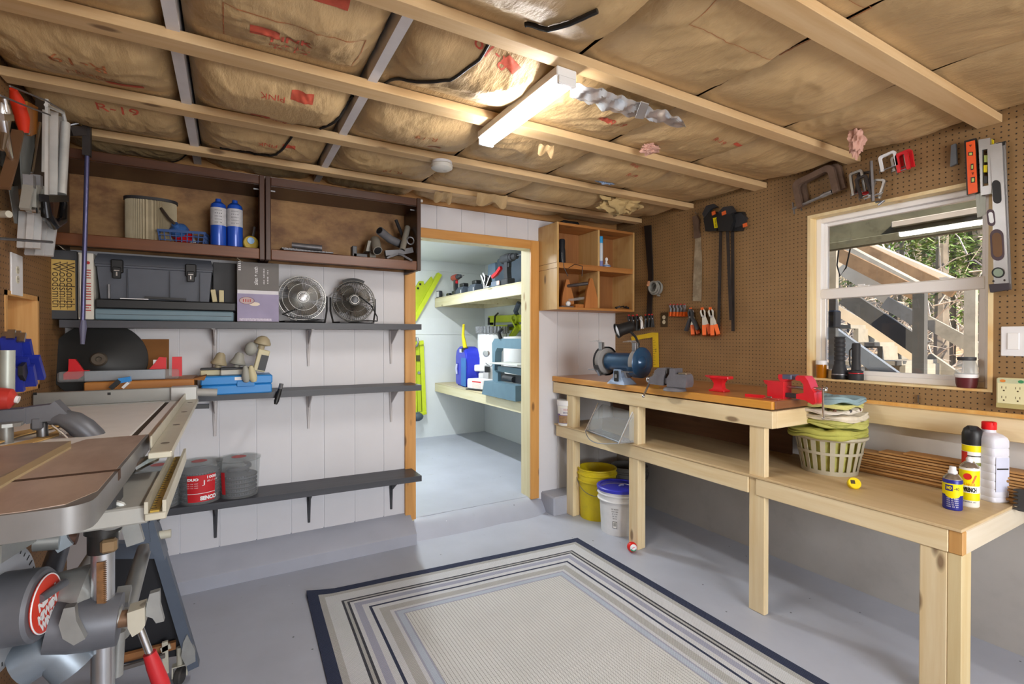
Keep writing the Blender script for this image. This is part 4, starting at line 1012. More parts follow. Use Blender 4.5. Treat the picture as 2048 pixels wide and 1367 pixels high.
# bar clamps
for i, (u0, u1, off, lb) in enumerate(((1440, 1437, .035, 'leftmost black bar clamp of the hanging bunch, with the yellow and purple label'), (1452, 1462, .06, 'middle black bar clamp of the hanging bunch, bar hanging behind'), (1463, 1466, .02, 'rightmost black bar clamp of the bunch, head reaching to the right'))):
    t = thing('bar_clamp', lb, 'clamp', w3(u0, 560, off), 'black quick bar clamps')
    b = B(); b.bar([w3(u0+2, 440, off), w3(u1, 662 if i != 1 else 640, off)], .006, .022, up=(0, 1, 0)); b.build('bar', darkiron, t)
    hu = u0+(-14, 0, 12)[i]
    b = B(); wpoly(b, [(hu-14, 437), (hu-6, 425), (hu+16, 424), (hu+20, 442), (hu+12, 462), (hu-10, 463)], off-.014, .03); b.build('jaw_block', black, t)
    b = B()
    if i == 0: wpoly(b, [(1408, 428), (1416, 412), (1430, 408), (1438, 414), (1426, 418), (1418, 428), (1412, 436)], off, .022)
    elif i == 1: wpoly(b, [(1440, 426), (1450, 415), (1466, 412), (1474, 424), (1462, 430)], off, .024)
    else: wpoly(b, [(1470, 430), (1486, 426), (1497, 436), (1488, 452), (1474, 456)], off, .024)
    b.build('handle', rub, t)
    b = B(); wpoly(b, [((1418, 1432), (1444, 424), (1486, 448))[i], tuple(map(sum, zip(((1418, 1432), (1444, 424), (1486, 448))[i], (8, -3)))), tuple(map(sum, zip(((1418, 1432), (1444, 424), (1486, 448))[i], (9, 4)))), tuple(map(sum, zip(((1418, 1432), (1444, 424), (1486, 448))[i], (1, 7))))] if i else [(1424, 424), (1431, 421), (1432, 428), (1425, 431)], off+.022, .006); b.build('trigger', mk('trigger_orange', 'd9622a', .5), t)
    if i == 0:
        b = B(); wpoly(b, [(1426, 436), (1434, 434), (1437, 455), (1429, 456)], off+.017, .002); b.build('yellow_label', wdy, t)
        b = B(); wpoly(b, [(1434, 434), (1444, 436), (1447, 452), (1437, 455)], off+.017, .002); b.build('purple_label', mk('label_violet', '4c3f9e', .5), t)
        text('lIlI lIil', .01, inkk, t, basis(w3(1431.5, 446, off+.0205), (0, .05, 1), (0, 1, 0)), fit=(.052, .012))
# spring clamps: prototype, pivot at origin, jaws up (+y), handles down
def spring(name, label, col, tip, s, body=None, group=None, flat=.02, spread=9, grip=None):
    t = thing(name, label, 'clamp', (0, 0, 0), group)
    for q in (-1, 1):
        b = B(TR(rz=q*spread)); b.prism([(-.006, -.10), (.010, -.10), (.011, -.03), (.007, .0), (-.003, .0), (-.005, -.03)], -flat/2, flat/2, T=TR((q*.004, 0, 0))); b.T = M.Scale(s, 4) @ b.T
        for v_ in b.bm.verts: v_.co = v_.co*s
        b.build('handle', col if grip is None else (body or steel), t)
        if grip is not None:
            b = B(TR(rz=q*spread)); b.prism([(-.008, -.108), (.013, -.108), (.014, -.05), (-.007, -.05)], -flat*.62, flat*.62, T=TR((q*.004, 0, 0)))
            for v_ in b.bm.verts: v_.co = v_.co*s
            b.build('grip', grip, t)
        b = B(); b.prism([(q*.004, 0), (q*.012, .002), (q*.016, .03), (q*.004, .052), (q*.0005, .05), (q*.006, .03)], -flat/2, flat/2)
        for v_ in b.bm.verts: v_.co = v_.co*s
        b.build('jaw', body or steel, t)
        b = B(); b.box(q*.0005, q*.008, .04, .056, -flat*.55, flat*.55, .002)
        for v_ in b.bm.verts: v_.co = v_.co*s
        b.build('tip', tip, t)
    b = B(); b.cyl((0, 0, -flat*.6), (0, 0, flat*.6), .006, n=10)
    for v_ in b.bm.verts: v_.co = v_.co*s
    b.build('pivot', steel, t)
    return t
ogr = mk('clamp_orange', 'e2631c', .42, var=.06); redc = mk('clamp_red', 'c8281e', .45)
def wrot(rz, ry=0.): return (basis((0, 0, 0), (0, -1, 0), (0, 0, 1)) @ M.Rotation(R(rz), 4, 'Z') @ M.Rotation(R(ry), 4, 'Y')).to_euler()
pro = spring('spring_clamp', 'first small orange spring clamp on the left of the row, red tips', ogr, redc, .62, steel, 'small orange spring clamps in a row', .026, 7, ogr)
row = [(1339, 'leftmost small spring clamp in the row, with red handles'), (1346, 'second small orange spring clamp from the left of the row'), (1353, 'third small orange spring clamp, in the middle of the row'), (1360, 'fourth small orange spring clamp in the row'), (1367, 'fifth small orange spring clamp, right end of the row beside the black clamp')]
for i, (u, lb) in enumerate(row):
    q = pro if i == 0 else dup(pro); q.location = w3(u+2, 616, .02); q.rotation_euler = wrot(6, 68); q['label'] = lb
pb = spring('spring_clamp', 'big dark grey plastic spring clamp standing out among the orange ones', dgrey, dgrey, 1.12, dgrey, None, .03, 24)
pb.location = w3(1382, 634, .06); pb.rotation_euler = wrot(4, 10)
pm = spring('spring_clamp', 'metal spring clamp with orange grips', ogr, ogr, 1.28, mk('clamp_zinc', 'b8b6ae', .35, .8, var=.06), 'large metal spring clamps with orange grips', .046, 6, ogr)
for i, (u, off, lb) in enumerate(((1384, .02, 'orange gripped metal spring clamp hidden behind the dark grey clamp'), (1407, .035, 'left of the two long orange gripped metal spring clamps'), (1423, .035, 'rightmost long orange gripped metal spring clamp, beside the hanging bars'))):
    q = pm if i == 0 else dup(pm); q.location = w3(u, 634, off); q.rotation_euler = wrot(12, 40); q['label'] = lb
pk = spring('spring_clamp', 'black spring clamp under the cubby', black, redc, .9, black, 'black spring clamps under the cubby cabinet', .022, 5)
for i, (u, v, lb) in enumerate(((1258, 640, 'leftmost black spring clamp under the cubby cabinet'), (1266, 641, 'second black spring clamp under the cubby cabinet'), (1274, 640, 'third black spring clamp under the cubby cabinet, beside the silver one'), (1291, 638, 'small black spring clamp right of the silver one'), (1298, 637, 'second to last small black spring clamp near the outlet'), (1304, 637, 'last small black spring clamp of the row, nearest the outlet'))):
    q = pk if i == 0 else dup(pk, scale=.8 if i > 2 else 1); q.location = w3(u, v, .05); q.rotation_euler = wrot(4, 70); q['label'] = lb
q = spring('spring_clamp', 'silver handled spring clamp in the row of black clamps', chrome, black, .75, chrome, None, .022, 4); q.location = w3(1282, 640, .06); q.rotation_euler = wrot(10, 60)
# outlet
def outlet(label, T, w=.07, h=.115, col=whitep, soc=None, n=2):
    t = thing('wall_outlet', label, 'outlet', T.translation)
    b = B(T); b.box(-w/2, w/2, -h/2, h/2, 0, .006, .002); b.build('cover_plate', col, t)
    for s in (-1, 1):
        b = B(T); b.lathe([(.0165, .005), (.0165, .008), (.0, .008)], 20, M.Translation((0, s*.0195, 0))); b.build('socket', soc or whitep, t)
        b = B(T)
        for k_ in (-1, 1): b.box(k_*.006-.001, k_*.006+.001, s*.0195-.002, s*.0195+.007, .008, .0083)
        b.box(-.002, .002, s*.0195-.010, s*.0195-.006, .008, .0083); b.build('slots', inkk, t)
    return t
outlet('dark bronze wall outlet with two ivory sockets left of the small orange clamps', basis(w3(1329, 639, 0), (0, -1, 0), (0, 0, 1)), .075, .12, mk('bronze_plate', '4a3a22', .5, .3), mk('ivory', 'd8d0b4', .5))
# yellow framing square
t = thing('framing_square', 'yellow steel framing square hanging behind the blue grinder', 'square', w3(1310, 700, .01))
ysq = mk('square_yellow', 'e8c51c', .45, var=.05)
b = B(); wpoly(b, [(1262, 673), (1305, 664.5), (1316.5, 665), (1318, 734), (1307, 734), (1305.5, 674), (1264, 681)], .008, .003); b.build('blade', ysq, t)
for i in range(14):
    b = B(); v = 680+i*3.7; wpoly(b, [(1306.2, v), (1309+(i % 2)*2, v), (1309+(i % 2)*2, v+.6), (1306.2, v+.6)], .0112, .0004); b.build('scale_mark', inkk, t)
text('24', .03, inkk, t, basis(w3(1311.5, 700, .0116), (0, 0, -1), (0, -1, 0)), fit=(.03, .016))
# C clamps
def cclamp(label, px_o, wd, ht, th, off, mat, screw=True, rot=0., group=None, name='c_clamp', depth=.02, xs=.5):
    o = w3(*px_o, off); t = thing(name, label, 'clamp', o, group); T = basis(o, (0, -1, 0), (0, 0, 1)) @ M.Rotation(R(rot), 4, 'Z')
    def rc(w, h, r, n=5):
        pts = []
        for cx, cy_, a0 in ((w-r, r, -90), (w-r, h-r, 0), (r, h-r, 90)):
            pts += arc((cx, cy_), r, a0, a0+90, n)
        return pts
    # open toward the bottom: frame over the top, screw along the bottom
    outer = [(0, 0)]+arc((th*1.2, ht-th*1.2), th*1.2, 180, 90, 5)+arc((wd-th*1.2, ht-th*1.2), th*1.2, 90, 0, 5)+[(wd, 0)]
    inner = [(wd-th, 0)]+arc((wd-th*1.6, ht-th*1.6), th*.6, 0, 90, 4)+arc((th*1.6, ht-th*1.6), th*.6, 90, 180, 4)+[(th, 0)]
    b = B(T); b.prism(outer+inner, 0, depth); b.build('frame', mat, t)
    b = B(T); zc = depth/2
    b.cyl((-wd*.12, th*.4, zc), (wd*.62, th*.4, zc), th*.26, n=10); b.cyl((wd-th*1.2, th*.4, zc), (wd*.6, th*.4, zc), th*.4, n=10) ; b.build('screw', steel, t)
    b = B(T); b.cyl((-wd*.1, -th*.7, zc+.004), (-wd*.1, th*1.6, zc-.004), th*.14, n=8); b.build('tommy_bar', steel, t)
    return t
cclamp('big brown cast iron C-clamp above the window corner, front of two', (1598, 418), .245, .175, .034, .05, brownclamp, rot=12, group='brown C-clamps', depth=.024)
cclamp('big brown cast iron C-clamp half hidden behind the front one, tilted right', (1612, 412), .24, .165, .03, .015, brownclamp, rot=12, group='brown C-clamps', depth=.022)
silverc = mk('clamp_silver', 'a8a8a6', .3, .85, var=.15)
cc = [((1706, 392), .07, .13, .012, .05, silverc, 8, 'silver C-clamp at the left of the cluster above the window'), ((1712, 386), .075, .11, .012, .02, darkiron, -6, 'dark C-clamp behind the silver one in the cluster above the window'),
      ((1722, 398), .06, .12, .012, .085, darkiron, 14, 'dark C-clamp in front in the middle of the cluster above the window'), ((1738, 396), .06, .10, .011, .05, silverc, -16, 'silver C-clamp pointing down at the right of the left cluster'),
      ((1764, 344), .08, .085, .012, .06, whitep, 10, 'white enamelled C-clamp beside the red ones above the window'), ((1788, 344), .07, .08, .012, .035, silverc, 10, 'bright silver C-clamp between the white and the red clamp'),
      ((1797, 346), .055, .10, .014, .06, redp, 8, 'red C-clamp at the right of the clamp cluster, front one'), ((1806, 342), .055, .10, .014, .03, redp, 8, 'red C-clamp behind the front red clamp, far right of the cluster')]
for p, w_, h_, th, off, m_, rz, lb in cc: cclamp(lb, p, w_, h_, th, off, m_, rot=rz, group='small C-clamps above the window', depth=.014)
b = B(); b.bar([w3(1742, 322, .07), w3(1746, 402, .09)], .012, .012); b.bar([w3(1728, 398, .085), w3(1766, 384, .09)], .006, .006); tag(b.build('clamp_spindle', steel), 'long steel clamp screw with a cross bar hanging between the two clamp clusters', 'clamp screw')
b = B(); wpoly(b, [(1718, 380), (1742, 384), (1742, 392), (1716, 388)], .01, .02); tag(b.build('clamp_shoe', redp), 'red clamp pad under the dark C-clamps above the window corner', 'clamp pad')
b = B(); b.tube([w3(1752, 404, .04), w3(1768, 402, .05), w3(1756, 410, .06)], .006, 8); tag(b.build('bent_rod', steel), 'small bent steel handle resting on the window trim below the clamps', 'handle')
# marker stub
b = B(); wpoly(b, [(1905, 292), (1914, 288), (1916, 328), (1903, 334)], .006, .018); tag(b.build('chisel_sheath', mk('sheath_grey', '5c6064', .5)), 'short grey sheath hanging alone left of the orange level', 'sheath')
# orange torpedo level
ot = mk('level_orange', 'ef5a1e', .4, var=.03)
t = thing('torpedo_level', 'orange torpedo level with black rims hanging over the window trim corner', 'level', w3(1944, 380, .03))
b = B(); wpoly(b, [(1931, 283), (1954, 277), (1960, 385), (1936, 391)], .02, .016); b.build('black_rim', black, t)
b = B(); wpoly(b, [(1932.5, 285), (1950, 280.5), (1955.5, 384), (1937, 388.5)], .037, .004); b.build('orange_face', ot, t)
for (u, v, w_, h_) in ((1941.5, 308, 9, 7), (1944.5, 334, 5, 12), (1946, 360, 8, 11)):
    b = B(); wpoly(b, [(u-w_/2, v-h_/2), (u+w_/2, v-h_/2-1), (u+w_/2, v+h_/2-1), (u-w_/2, v+h_/2)], .0413, .002); b.build('vial_window', black, t)
    b = B(); wpoly(b, [(u-w_*.3, v-h_*.32), (u+w_*.3, v-h_*.32-.7), (u+w_*.3, v+h_*.32-.7), (u-w_*.3, v+h_*.32)], .0434, .002); b.build('vial', mk('vial_green', 'b8c870', .2), t)
b = B(); wpoly(b, [(1938, 290), (1944, 289), (1941, 294)], .0413, .001); wpoly(b, [(1943, 345), (1948, 344), (1946, 350)], .0413, .001); b.build('level_logo', mk('logo_brown', '7a2f14', .5), t)
# silver torpedo level / combination square
alu = mk('aluminium_satin', 'b4b5b6', .35, .75, var=.06)
t = thing('combination_level', 'silver level with a cut out window between the orange level and the big level', 'level', w3(1972, 380, .03))
b = B(); P_ = [(1960, 281), (1983, 277), (1986, 388), (1965, 392)]; IN = [(1967.5, 301), (1978, 299), (1980, 372), (1968.5, 374)]
for a in range(4):
    q = [P_[a], P_[(a+1) % 4], IN[(a+1) % 4], IN[a]]; wpoly(b, q, .02, .02)
b.build('body', alu, t)
for u, v, c_ in ((1973, 318, 'vial_green'), (1972, 338, 'can_yellow'), (1973, 360, 'dark_grey_plastic')): b = B(); wpoly(b, [(u-3.5, v-7), (u+3.5, v-7.5), (u+3.5, v+6.5), (u-3.5, v+7)], .026, .008); b.build('vial', MATS[c_], t)
b = B(); wpoly(b, [(1982, 278), (1988, 280), (1990, 360), (1986, 362)], .004, .012); tag(b.build('folding_rule', yellowp), 'yellow folding rule edge showing behind the silver level', 'rule')
# steel rule hanging below
b = B(); wpoly(b, [(1951, 386), (1958, 384), (1963, 433), (1955, 435)], .014, .003); wpoly(b, [(1958, 384), (1971, 382), (1972, 428), (1963, 433)], .014, .0025); tag(b.build('steel_rule', mk('rule_steel', '8e9088', .4, .6)), 'short steel rule hanging below the orange level over the window glass', 'rule')
# big aluminium level
t = thing('spirit_level', 'long aluminium spirit level with oval hand holes right of the window', 'level', w3(1998, 580, .03))
b = B(); wpoly(b, [(1990, 287), (2012, 283), (2024, 578), (2001, 580)], .026, .010); b.build('rail', mk('alu_shade', '96989a', .35, .75), t)
b = B()
L_ = [(1981, 290), (1986, 400), (1987, 488), (1989, 575)]; R_ = [(2005, 286), (2011, 400), (2015, 488), (2018, 574)]
def lv(s, t_):  # across, along
    t3 = t_*3; i = min(2, int(t3)); f = t3-i
    a = lerp((*L_[i], 0), (*L_[i+1], 0), f); c_ = lerp((*R_[i], 0), (*R_[i+1], 0), f); p = lerp(a, c_, s); return (p.x, p.y)
wpoly(b, [lv(0, i/9) for i in range(10)]+[lv(1, 1-i/9) for i in range(10)], .036, .008); b.build('web', alu, t)
def oval(u0, u1, v0, v1, off, th, mat, nm):
    c_ = ((u0+u1)/2, (v0+v1)/2); r_ = (u1-u0)/2; pts = [(c_[0]+r_*math.cos(R(a)), v0+r_-r_*math.sin(R(a))) for a in range(0, 181, 20)]+[(c_[0]-r_*math.cos(R(a))+2, v1-r_+r_*math.sin(R(a))) for a in range(0, 181, 20)]
    b = B(); wpoly(b, pts, off, th); b.build(nm, mat, t)
hole = mk('hand_hole_shadow_board', '6e523a', .7)
oval(1984, 2001, 360, 407, .0442, .002, black, 'hole_grip'); oval(1973.5, 1989, 418, 452, .043, .003, mk('grip_plum', '4e4048', .5), 'hole_grip'); oval(1976.5, 1986, 424, 446, .0462, .0008, alu, 'hole_opening')
oval(1980, 2007, 458, 521, .0442, .002, mk('grip_plum', '4e4048', .5), 'hole_grip'); oval(1984, 2003, 465, 514, .0464, .0008, hole, 'hole_opening')
for (u, v, r_) in ((1996.5, 545, 13),):
    b = B(); pts = [(u+r_*math.cos(R(a)), v+r_*.82*math.sin(R(a))) for a in range(0, 360, 18)]; wpoly(b, pts, .0442, .003); b.build('vial_ring', black, t)
    b = B(); pts = [(u+r_*.75*math.cos(R(a)), v+r_*.62*math.sin(R(a))) for a in range(0, 360, 18)]; wpoly(b, pts, .0474, .002); b.build('vial', mk('vial_grey_green', '8a9a8a', .2), t)
for u, v in ((1987, 562), (2009, 560)): b = B(); wpoly(b, [(u+2.4*math.cos(R(a)), v+2.2*math.sin(R(a))) for a in range(0, 360, 45)], .0442, .001); b.build('screw', darkiron, t)
b = B(); wpoly(b, [(1982, 569), (2021, 566), (2023, 579), (1985, 585)], .022, .028); b.build('end_cap', mk('endcap_plum', '3c363c', .6), t)
b = B(); wpoly(b, [(1994, 288), (2013, 283), (2012, 291), (1996, 296)], .022, .016); b.build('end_cap', black, t)
b = B(); wpoly(b, [(1988, 292), (2000, 288), (2004, 330), (1994, 345)], .004, .018); tag(b.build('black_level', black), 'black plastic level end showing behind the long aluminium level, near its top', 'level')
# wall switch and outlet strip at the right edge
o = w3(2035, 682, 0); T = basis(o, (0, -1, 0), (0, 0, 1)); t = thing('light_switch', 'white double rocker light switch plate at the right edge, on the pegboard', 'switch', o)
b = B(T); b.box(-.055, .10, -.068, .068, 0, .006, .003); b.build('cover_plate', whitep, t)
for x in (-.012, .06): b = B(T); b.box(x-.020, x+.020, -.038, .038, .005, .010, .002); b.build('rocker', mk('rocker_white', 'f0f0f0', .3, var=0), t)
o = w3(2030, 786, 0); T = basis(o, (0, -1, 0), (0, 0, 1)); t = thing('outlet_adapter', 'ivory six outlet surge adapter on the pegboard at the right edge', 'outlet adapter', o)
iv = mk('ivory_adapter', 'e2dcb0', .45, var=.02)
b = B(T); b.box(-.055, .085, -.068, .070, 0, .035, .006); b.build('adapter_body', iv, t)
b = B(T); b.box(-.054, .084, -.068, -.046, .034, .0365, .002); b.build('lower_trim', mk('olive_trim', 'b4a870', .5), t)
b = B(T); b.box(-.05, .08, .046, .066, .035, .0356); b.build('label_strip', mk('label_sage', 'c4c8a4', .5), t)
for x, c_ in ((-.032, 'd8843a'), (.028, '3f8a5c')): b = B(T); b.lathe([(.0, .0358), (.010, .0358)], 14, M.Translation((x, .056, 0)) @ M.Scale(.7, 4, (0, 1, 0))); b.build('label_dot', mk('dot_'+c_, c_, .5), t)
for x in (-.028, .018, .062):
    for y in (.022, -.022):
        b = B(T)
        for k_ in (-1, 1): b.box(x+k_*.007-.001, x+k_*.007+.001, y-.001, y+.009, .035, .0355)
        b.lathe([(.0, .0355), (.0035, .0355)], 10, M.Translation((x, y-.010, 0))); b.build('socket_slots', mk('slot_brown', '4a3c22', .6), t)
b = B(); p = w3(1838, 794, .004); b.box(p.x-.01, p.x, p.y-.003, p.y+.003, p.z-.03, p.z+.012); tag(b.build('peg_hook', chrome), 'tiny shiny peg hook below the window sill', 'hook')
for u, v, lb in ((1338, 446, 'small wire peg hook between the black bar and the machete'), (1362, 432, 'wire peg hook just left of the machete handle')):
    b = B(); hook(b, u, v, .05); tag(b.build('peg_hook', chrome), lb, 'hook')

# ================================================================ cubby cabinet right of the door
cubw = wood('cubby_pine', 'c88f52', 'a86c34', 2, .5, True, kc='4a2a12'); cubx = wood('cubby_pine_x', 'c08548', '9c6230', 0, .5, True, kc='4a2a12'); cubl = wood('cubby_pine_pale', 'd6b47c', 'c29450', 2, .45, True, kc='4a2a12', blotch='a06c34')
CX0, CX1, CY0, CZ0, CZ1 = 2.255, 3.085, 3.205, 1.68, 2.375
t = thing('cubby_cabinet', 'open pine cubby cabinet of four compartments on the wall right of the doorway', 'cabinet', (2.67, 3.34, CZ0))
w_ = .02; zm = (CZ0+CZ1)/2+.005; xm = (CX0+CX1)/2+.012
b = B(); b.box(CX0, CX0+w_, CY0, YB-.002, CZ0, CZ1, .002); b.build('side_panel', cubl, t)
b = B(); b.box(CX1-w_, CX1, CY0, YB-.002, CZ0, CZ1, .002); b.build('side_panel', cubl, t)
b = B(); b.box(CX0+w_, CX1-w_, CY0, YB-.002, CZ1-w_, CZ1, .002); b.build('top_panel', cubx, t)
b = B(); b.box(CX0+w_, CX1-w_, CY0, YB-.002, CZ0, CZ0+w_, .002); b.build('bottom_panel', cubx, t)
b = B(); b.box(CX0+w_, CX1-w_, CY0, YB-.01, zm-.022, zm+.022, .002); b.build('middle_shelf', cubx, t)
b = B(); b.box(xm-.01, xm+.01, CY0, YB-.01, zm+.022, CZ1-w_, .002); b.build('divider', cubl, t); b = B(); b.box(xm-.01, xm+.01, CY0, YB-.01, CZ0+w_, zm-.022, .002); b.build('divider', cubl, t)
b = B(); b.box(CX0+w_, CX1-w_, YB-.010, YB-.003, CZ0+w_, CZ1-w_); b.build('back_panel', wood('cubby_back', '9c6a3c', '86552c', 2, .6, False), t)
b = B(); b.box(CX0-.001, CX0+.001, CY0+.0, YB-.002, zm-.024, zm-.021); b.box(CX0-.001, CX0+.001, CY0+.0, YB-.002, zm+.02, zm+.023); b.build('side_grooves', mk('groove_brown', '6a4420', .7), t)
zt = zm+.022; zb_ = CZ0+w_
p = ay(1122, 500, 3.27); b = B(); b.lathe([(.0, 0), (.028, 0), (.03, .004), (.028, .11), (.024, .13), (.026, .19), (.02, .2), (.0, .2)], 20, M.Translation((p.x+.01, 3.27, zt))); tag(b.build('black_bottle', mk('bottle_blue_black', '24282e', .3)), 'slim black bottle in the upper left compartment of the cubby cabinet', 'bottle')
p = ay(1202, 520, 3.24); o = V((p.x, 3.245, zt)); t = thing('spray_can', 'white spray can with a bright blue cap in the upper right cubby compartment', 'spray can', o); T = M.Translation(o)
b = B(T); b.lathe([(.0, 0), (.019, 0), (.02, .003), (.02, .2), (.0, .2)], 20); b.build('can_body', mk('can_pale_blue', 'c8d4e0', .35), t)
b = B(T); b.lathe([(.0195, .2), (.0195, .255), (.017, .258), (.0, .258)], 20); b.build('cap', mk('cap_sky_blue', '2f9fe0', .4), t)
b = B(T); b.lathe([(.0204, .0), (.0204, .05)], 20); b.build('label_foot', mk('label_lilac', '8088c0', .5), t)
p = ay(1214, 525, 3.25); o = V((p.x, 3.26, zt)); t = thing('trophy_gauge', 'small white dial gauge on a round base beside the blue capped can', 'gauge', o); T = M.Translation(o)
b = B(T); b.lathe([(.0, 0), (.033, 0), (.036, .006), (.034, .02), (.02, .03), (.012, .035), (.008, .06), (.0, .06)], 24); b.build('base', whitep, t)
b = B(T); b.lathe([(.035, .004), (.037, .01), (.0365, .018), (.034, .018)], 24); b.build('base_ring', mk('ring_blue', '5a78a8', .4), t)
b = B(T); b.lathe([(.0, .0), (.014, .0), (.015, .006), (.0, .008)], 20, basis((0, 0, .072), (1, 0, 0), (0, 0, 1))); b.build('dial', whitep, t)
# wooden jig with two pointed pine ends and a rod
p0 = ay(1183, 610, 3.22); t = thing('wooden_jig', 'wooden tool with two pointed pine ends in the lower left cubby compartment', 'wooden tool', (p0.x-.06, 3.3, zb_))
jw = wood('jig_pine', 'c07c3e', 'a2622c', 2, .5, True)
for x, y, th in ((p0.x-.01, 3.22, .025), (p0.x-.135, 3.38, .025)):
    b = B(); b.prism([(-.062, 0), (.062, 0), (.062, .08), (.012, .245), (-.012, .245), (-.045, .13)], -th/2, th/2, T=basis((x, y, zb_+.001), (1, -.12, 0), (0, 0, 1))); b.build('pointed_end', jw, t)
b = B(); b.box(p0.x-.15, p0.x-.0, 3.24, 3.37, zb_+.001, zb_+.03); b.build('floor_board', jw, t)
b = B(); b.cyl((p0.x-.14, 3.385, zb_+.19), (p0.x-.03, 3.225, zb_+.205), .014, n=12); b.build('grip_rod', steel, t)
b = B(); b.bar([(p0.x-.13, 3.36, zb_+.07), (p0.x-.04, 3.25, zb_+.085)], .03, .02); b.build('clear_clip', clear, t)
p = ay(1133, 607, 3.24); o = V((p.x, 3.25, zb_)); t = thing('metal_fitting', 'small steel plate with a round pale knob in the lower left cubby corner', 'knob', o); T = M.Translation(o)
b = B(T); b.box(-.06, .06, -.03, .03, 0, .012, .003); b.build('plate', steel, t); b = B(T); b.sph((.015, -.01, .03), .022, 16); b.build('knob', whitep, t)
b = B(); b.tube([ay(1127, 530, 3.23), ay(1130, 540, 3.21), ay(1150, 528, 3.2), ay(1165, 532, 3.2), ay(1164, 552, 3.2)], .003, 6); b.tube([ay(1124, 500, 3.22), ay(1128, 535, 3.2), ay(1136, 552, 3.2)], .003, 6); tag(b.build('thin_cable', black), 'thin black cable draped over the middle shelf of the cubby cabinet', 'cable')
p = ay(1245, 612, 3.23); b = B(); rg = random.Random(3)
pts = [(p.x-.07+.14*i/14+rg.uniform(-.012, .012), 3.235+rg.uniform(-.02, .02), zb_+.006+rg.uniform(0, .025)) for i in range(15)]; b.tube(pts, .006, 6); tag(b.build('cord_tangle', black), 'tangle of black cord on the floor of the lower right cubby compartment', 'cord')
b = B(); p = ay(1130, 434, 3.3); b.box(p.x-.03, p.x+.14, 3.28, 3.36, CZ1+.001, CZ1+.045, .012); tag(b.build('black_case', black), 'small black case lying on top of the cubby cabinet', 'case')
# ================================================================ dark wall cabinets
waln = wood('walnut_x', '54301c', '381f11', 0, .4, False, coat=.15); walz = wood('walnut_z', '482a1a', '301b10', 2, .4, False, coat=.15)
lipm = wood('walnut_lip', '70401f', '502a14', 0, .38, False, coat=.2)
cback = N('cabinet_back_ply'); k = cback; k.set(Roughness=.6); vec = k.coords((1, 1, 1.6))
out = k.mix(k.rng(k.noise(vec, 4.5, 6, .65), .35, .68), lin('6e4826'), lin('a8804e')); out = k.mix(k.rng(k.noise(k.coords((9, 9, 9)), 1, 5, .7), .58, .75, 0, .6), out, lin('4a2e18')); k.l(out, k.b.inputs['Base Color']); cback = k.m
KY0, KZ0, KZ1 = 3.17, 1.905, 2.382
def cab(x0, x1, label):
    t = thing('wall_cabinet', label, 'cabinet', ((x0+x1)/2, 3.32, KZ0), 'dark wall cabinets without doors'); w_ = .02
    b = B(); b.box(x0, x0+w_, KY0+.01, YB-.002, KZ0, KZ1); b.build('side_panel', walz, t); b = B(); b.box(x1-w_, x1, KY0+.01, YB-.002, KZ0, KZ1); b.build('side_panel', walz, t)
    b = B(); b.box(x0+w_, x1-w_, KY0+.01, YB-.002, KZ1-.05, KZ1-.03); b.build('top_panel', walz, t)
    b = B(); b.box(x0+w_, x1-w_, KY0+.02, YB-.002, KZ0+.035, KZ0+.055); b.build('bottom_panel', waln, t)
    b = B(); b.box(x0+w_, x1-w_, YB-.012, YB-.004, KZ0+.02, KZ1-.03); b.build('back_panel', cback, t)
    b = B(); b.box(x0, x0+.028, KY0-.006, KY0+.016, KZ0-.004, KZ1+.004, .003); b.build('stile', walz, t); b = B(); b.box(x1-.028, x1, KY0-.006, KY0+.016, KZ0-.004, KZ1+.004, .003); b.build('stile', walz, t)
    b = B(); b.box(x0+.028, x1-.028, KY0-.004, KY0+.016, KZ1-.048, KZ1, .003); b.build('top_rail', waln, t)
    b = B(); b.box(x0+.028, x1-.028, KY0-.004, KY0+.016, KZ0, KZ0+.06, .003); b.build('bottom_rail', lipm, t)
    for x in (x0+.035, x1-.035): b = B(); b.box(x-.02, x+.02, KY0+.05, KY0+.058, KZ1-.07, KZ1-.062); b.build('hinge_pin', steel, t)
    return t
cab(XL+.004, .178, 'dark brown doorless wall cabinet at the left, holding the blue gas cylinders')
cab(.182, 1.115, 'dark brown doorless wall cabinet next to the doorway, holding grey vacuum fittings')
ZK = KZ0+.0555
# pleated air filter
p = ay(303, 472, 3.34); o = V((p.x, 3.34, ZK)); t = thing('air_filter', 'oval pleated beige air filter standing in the left wall cabinet', 'filter', o); T = M.Translation(o)
b = B(T); n = 150; rr = []
for z in (.0, .235): rr.append([((.108+.008*(i % 2))*math.copysign(abs(math.cos(2*PI*i/n))**.7, math.cos(2*PI*i/n)), (.062+.008*(i % 2))*math.sin(2*PI*i/n), z) for i in range(n)])
b.rings(rr); b.build('pleats', mk('filter_beige', 'a89c82', .9, var=.1), t, smooth=10)
b = B(T); b.rings([[(.122*math.copysign(abs(math.cos(2*PI*i/40))**.7, math.cos(2*PI*i/40)), .076*math.sin(2*PI*i/40), z) for i in range(40)] for z in (.235, .25)]); b.build('end_cap', rub, t)
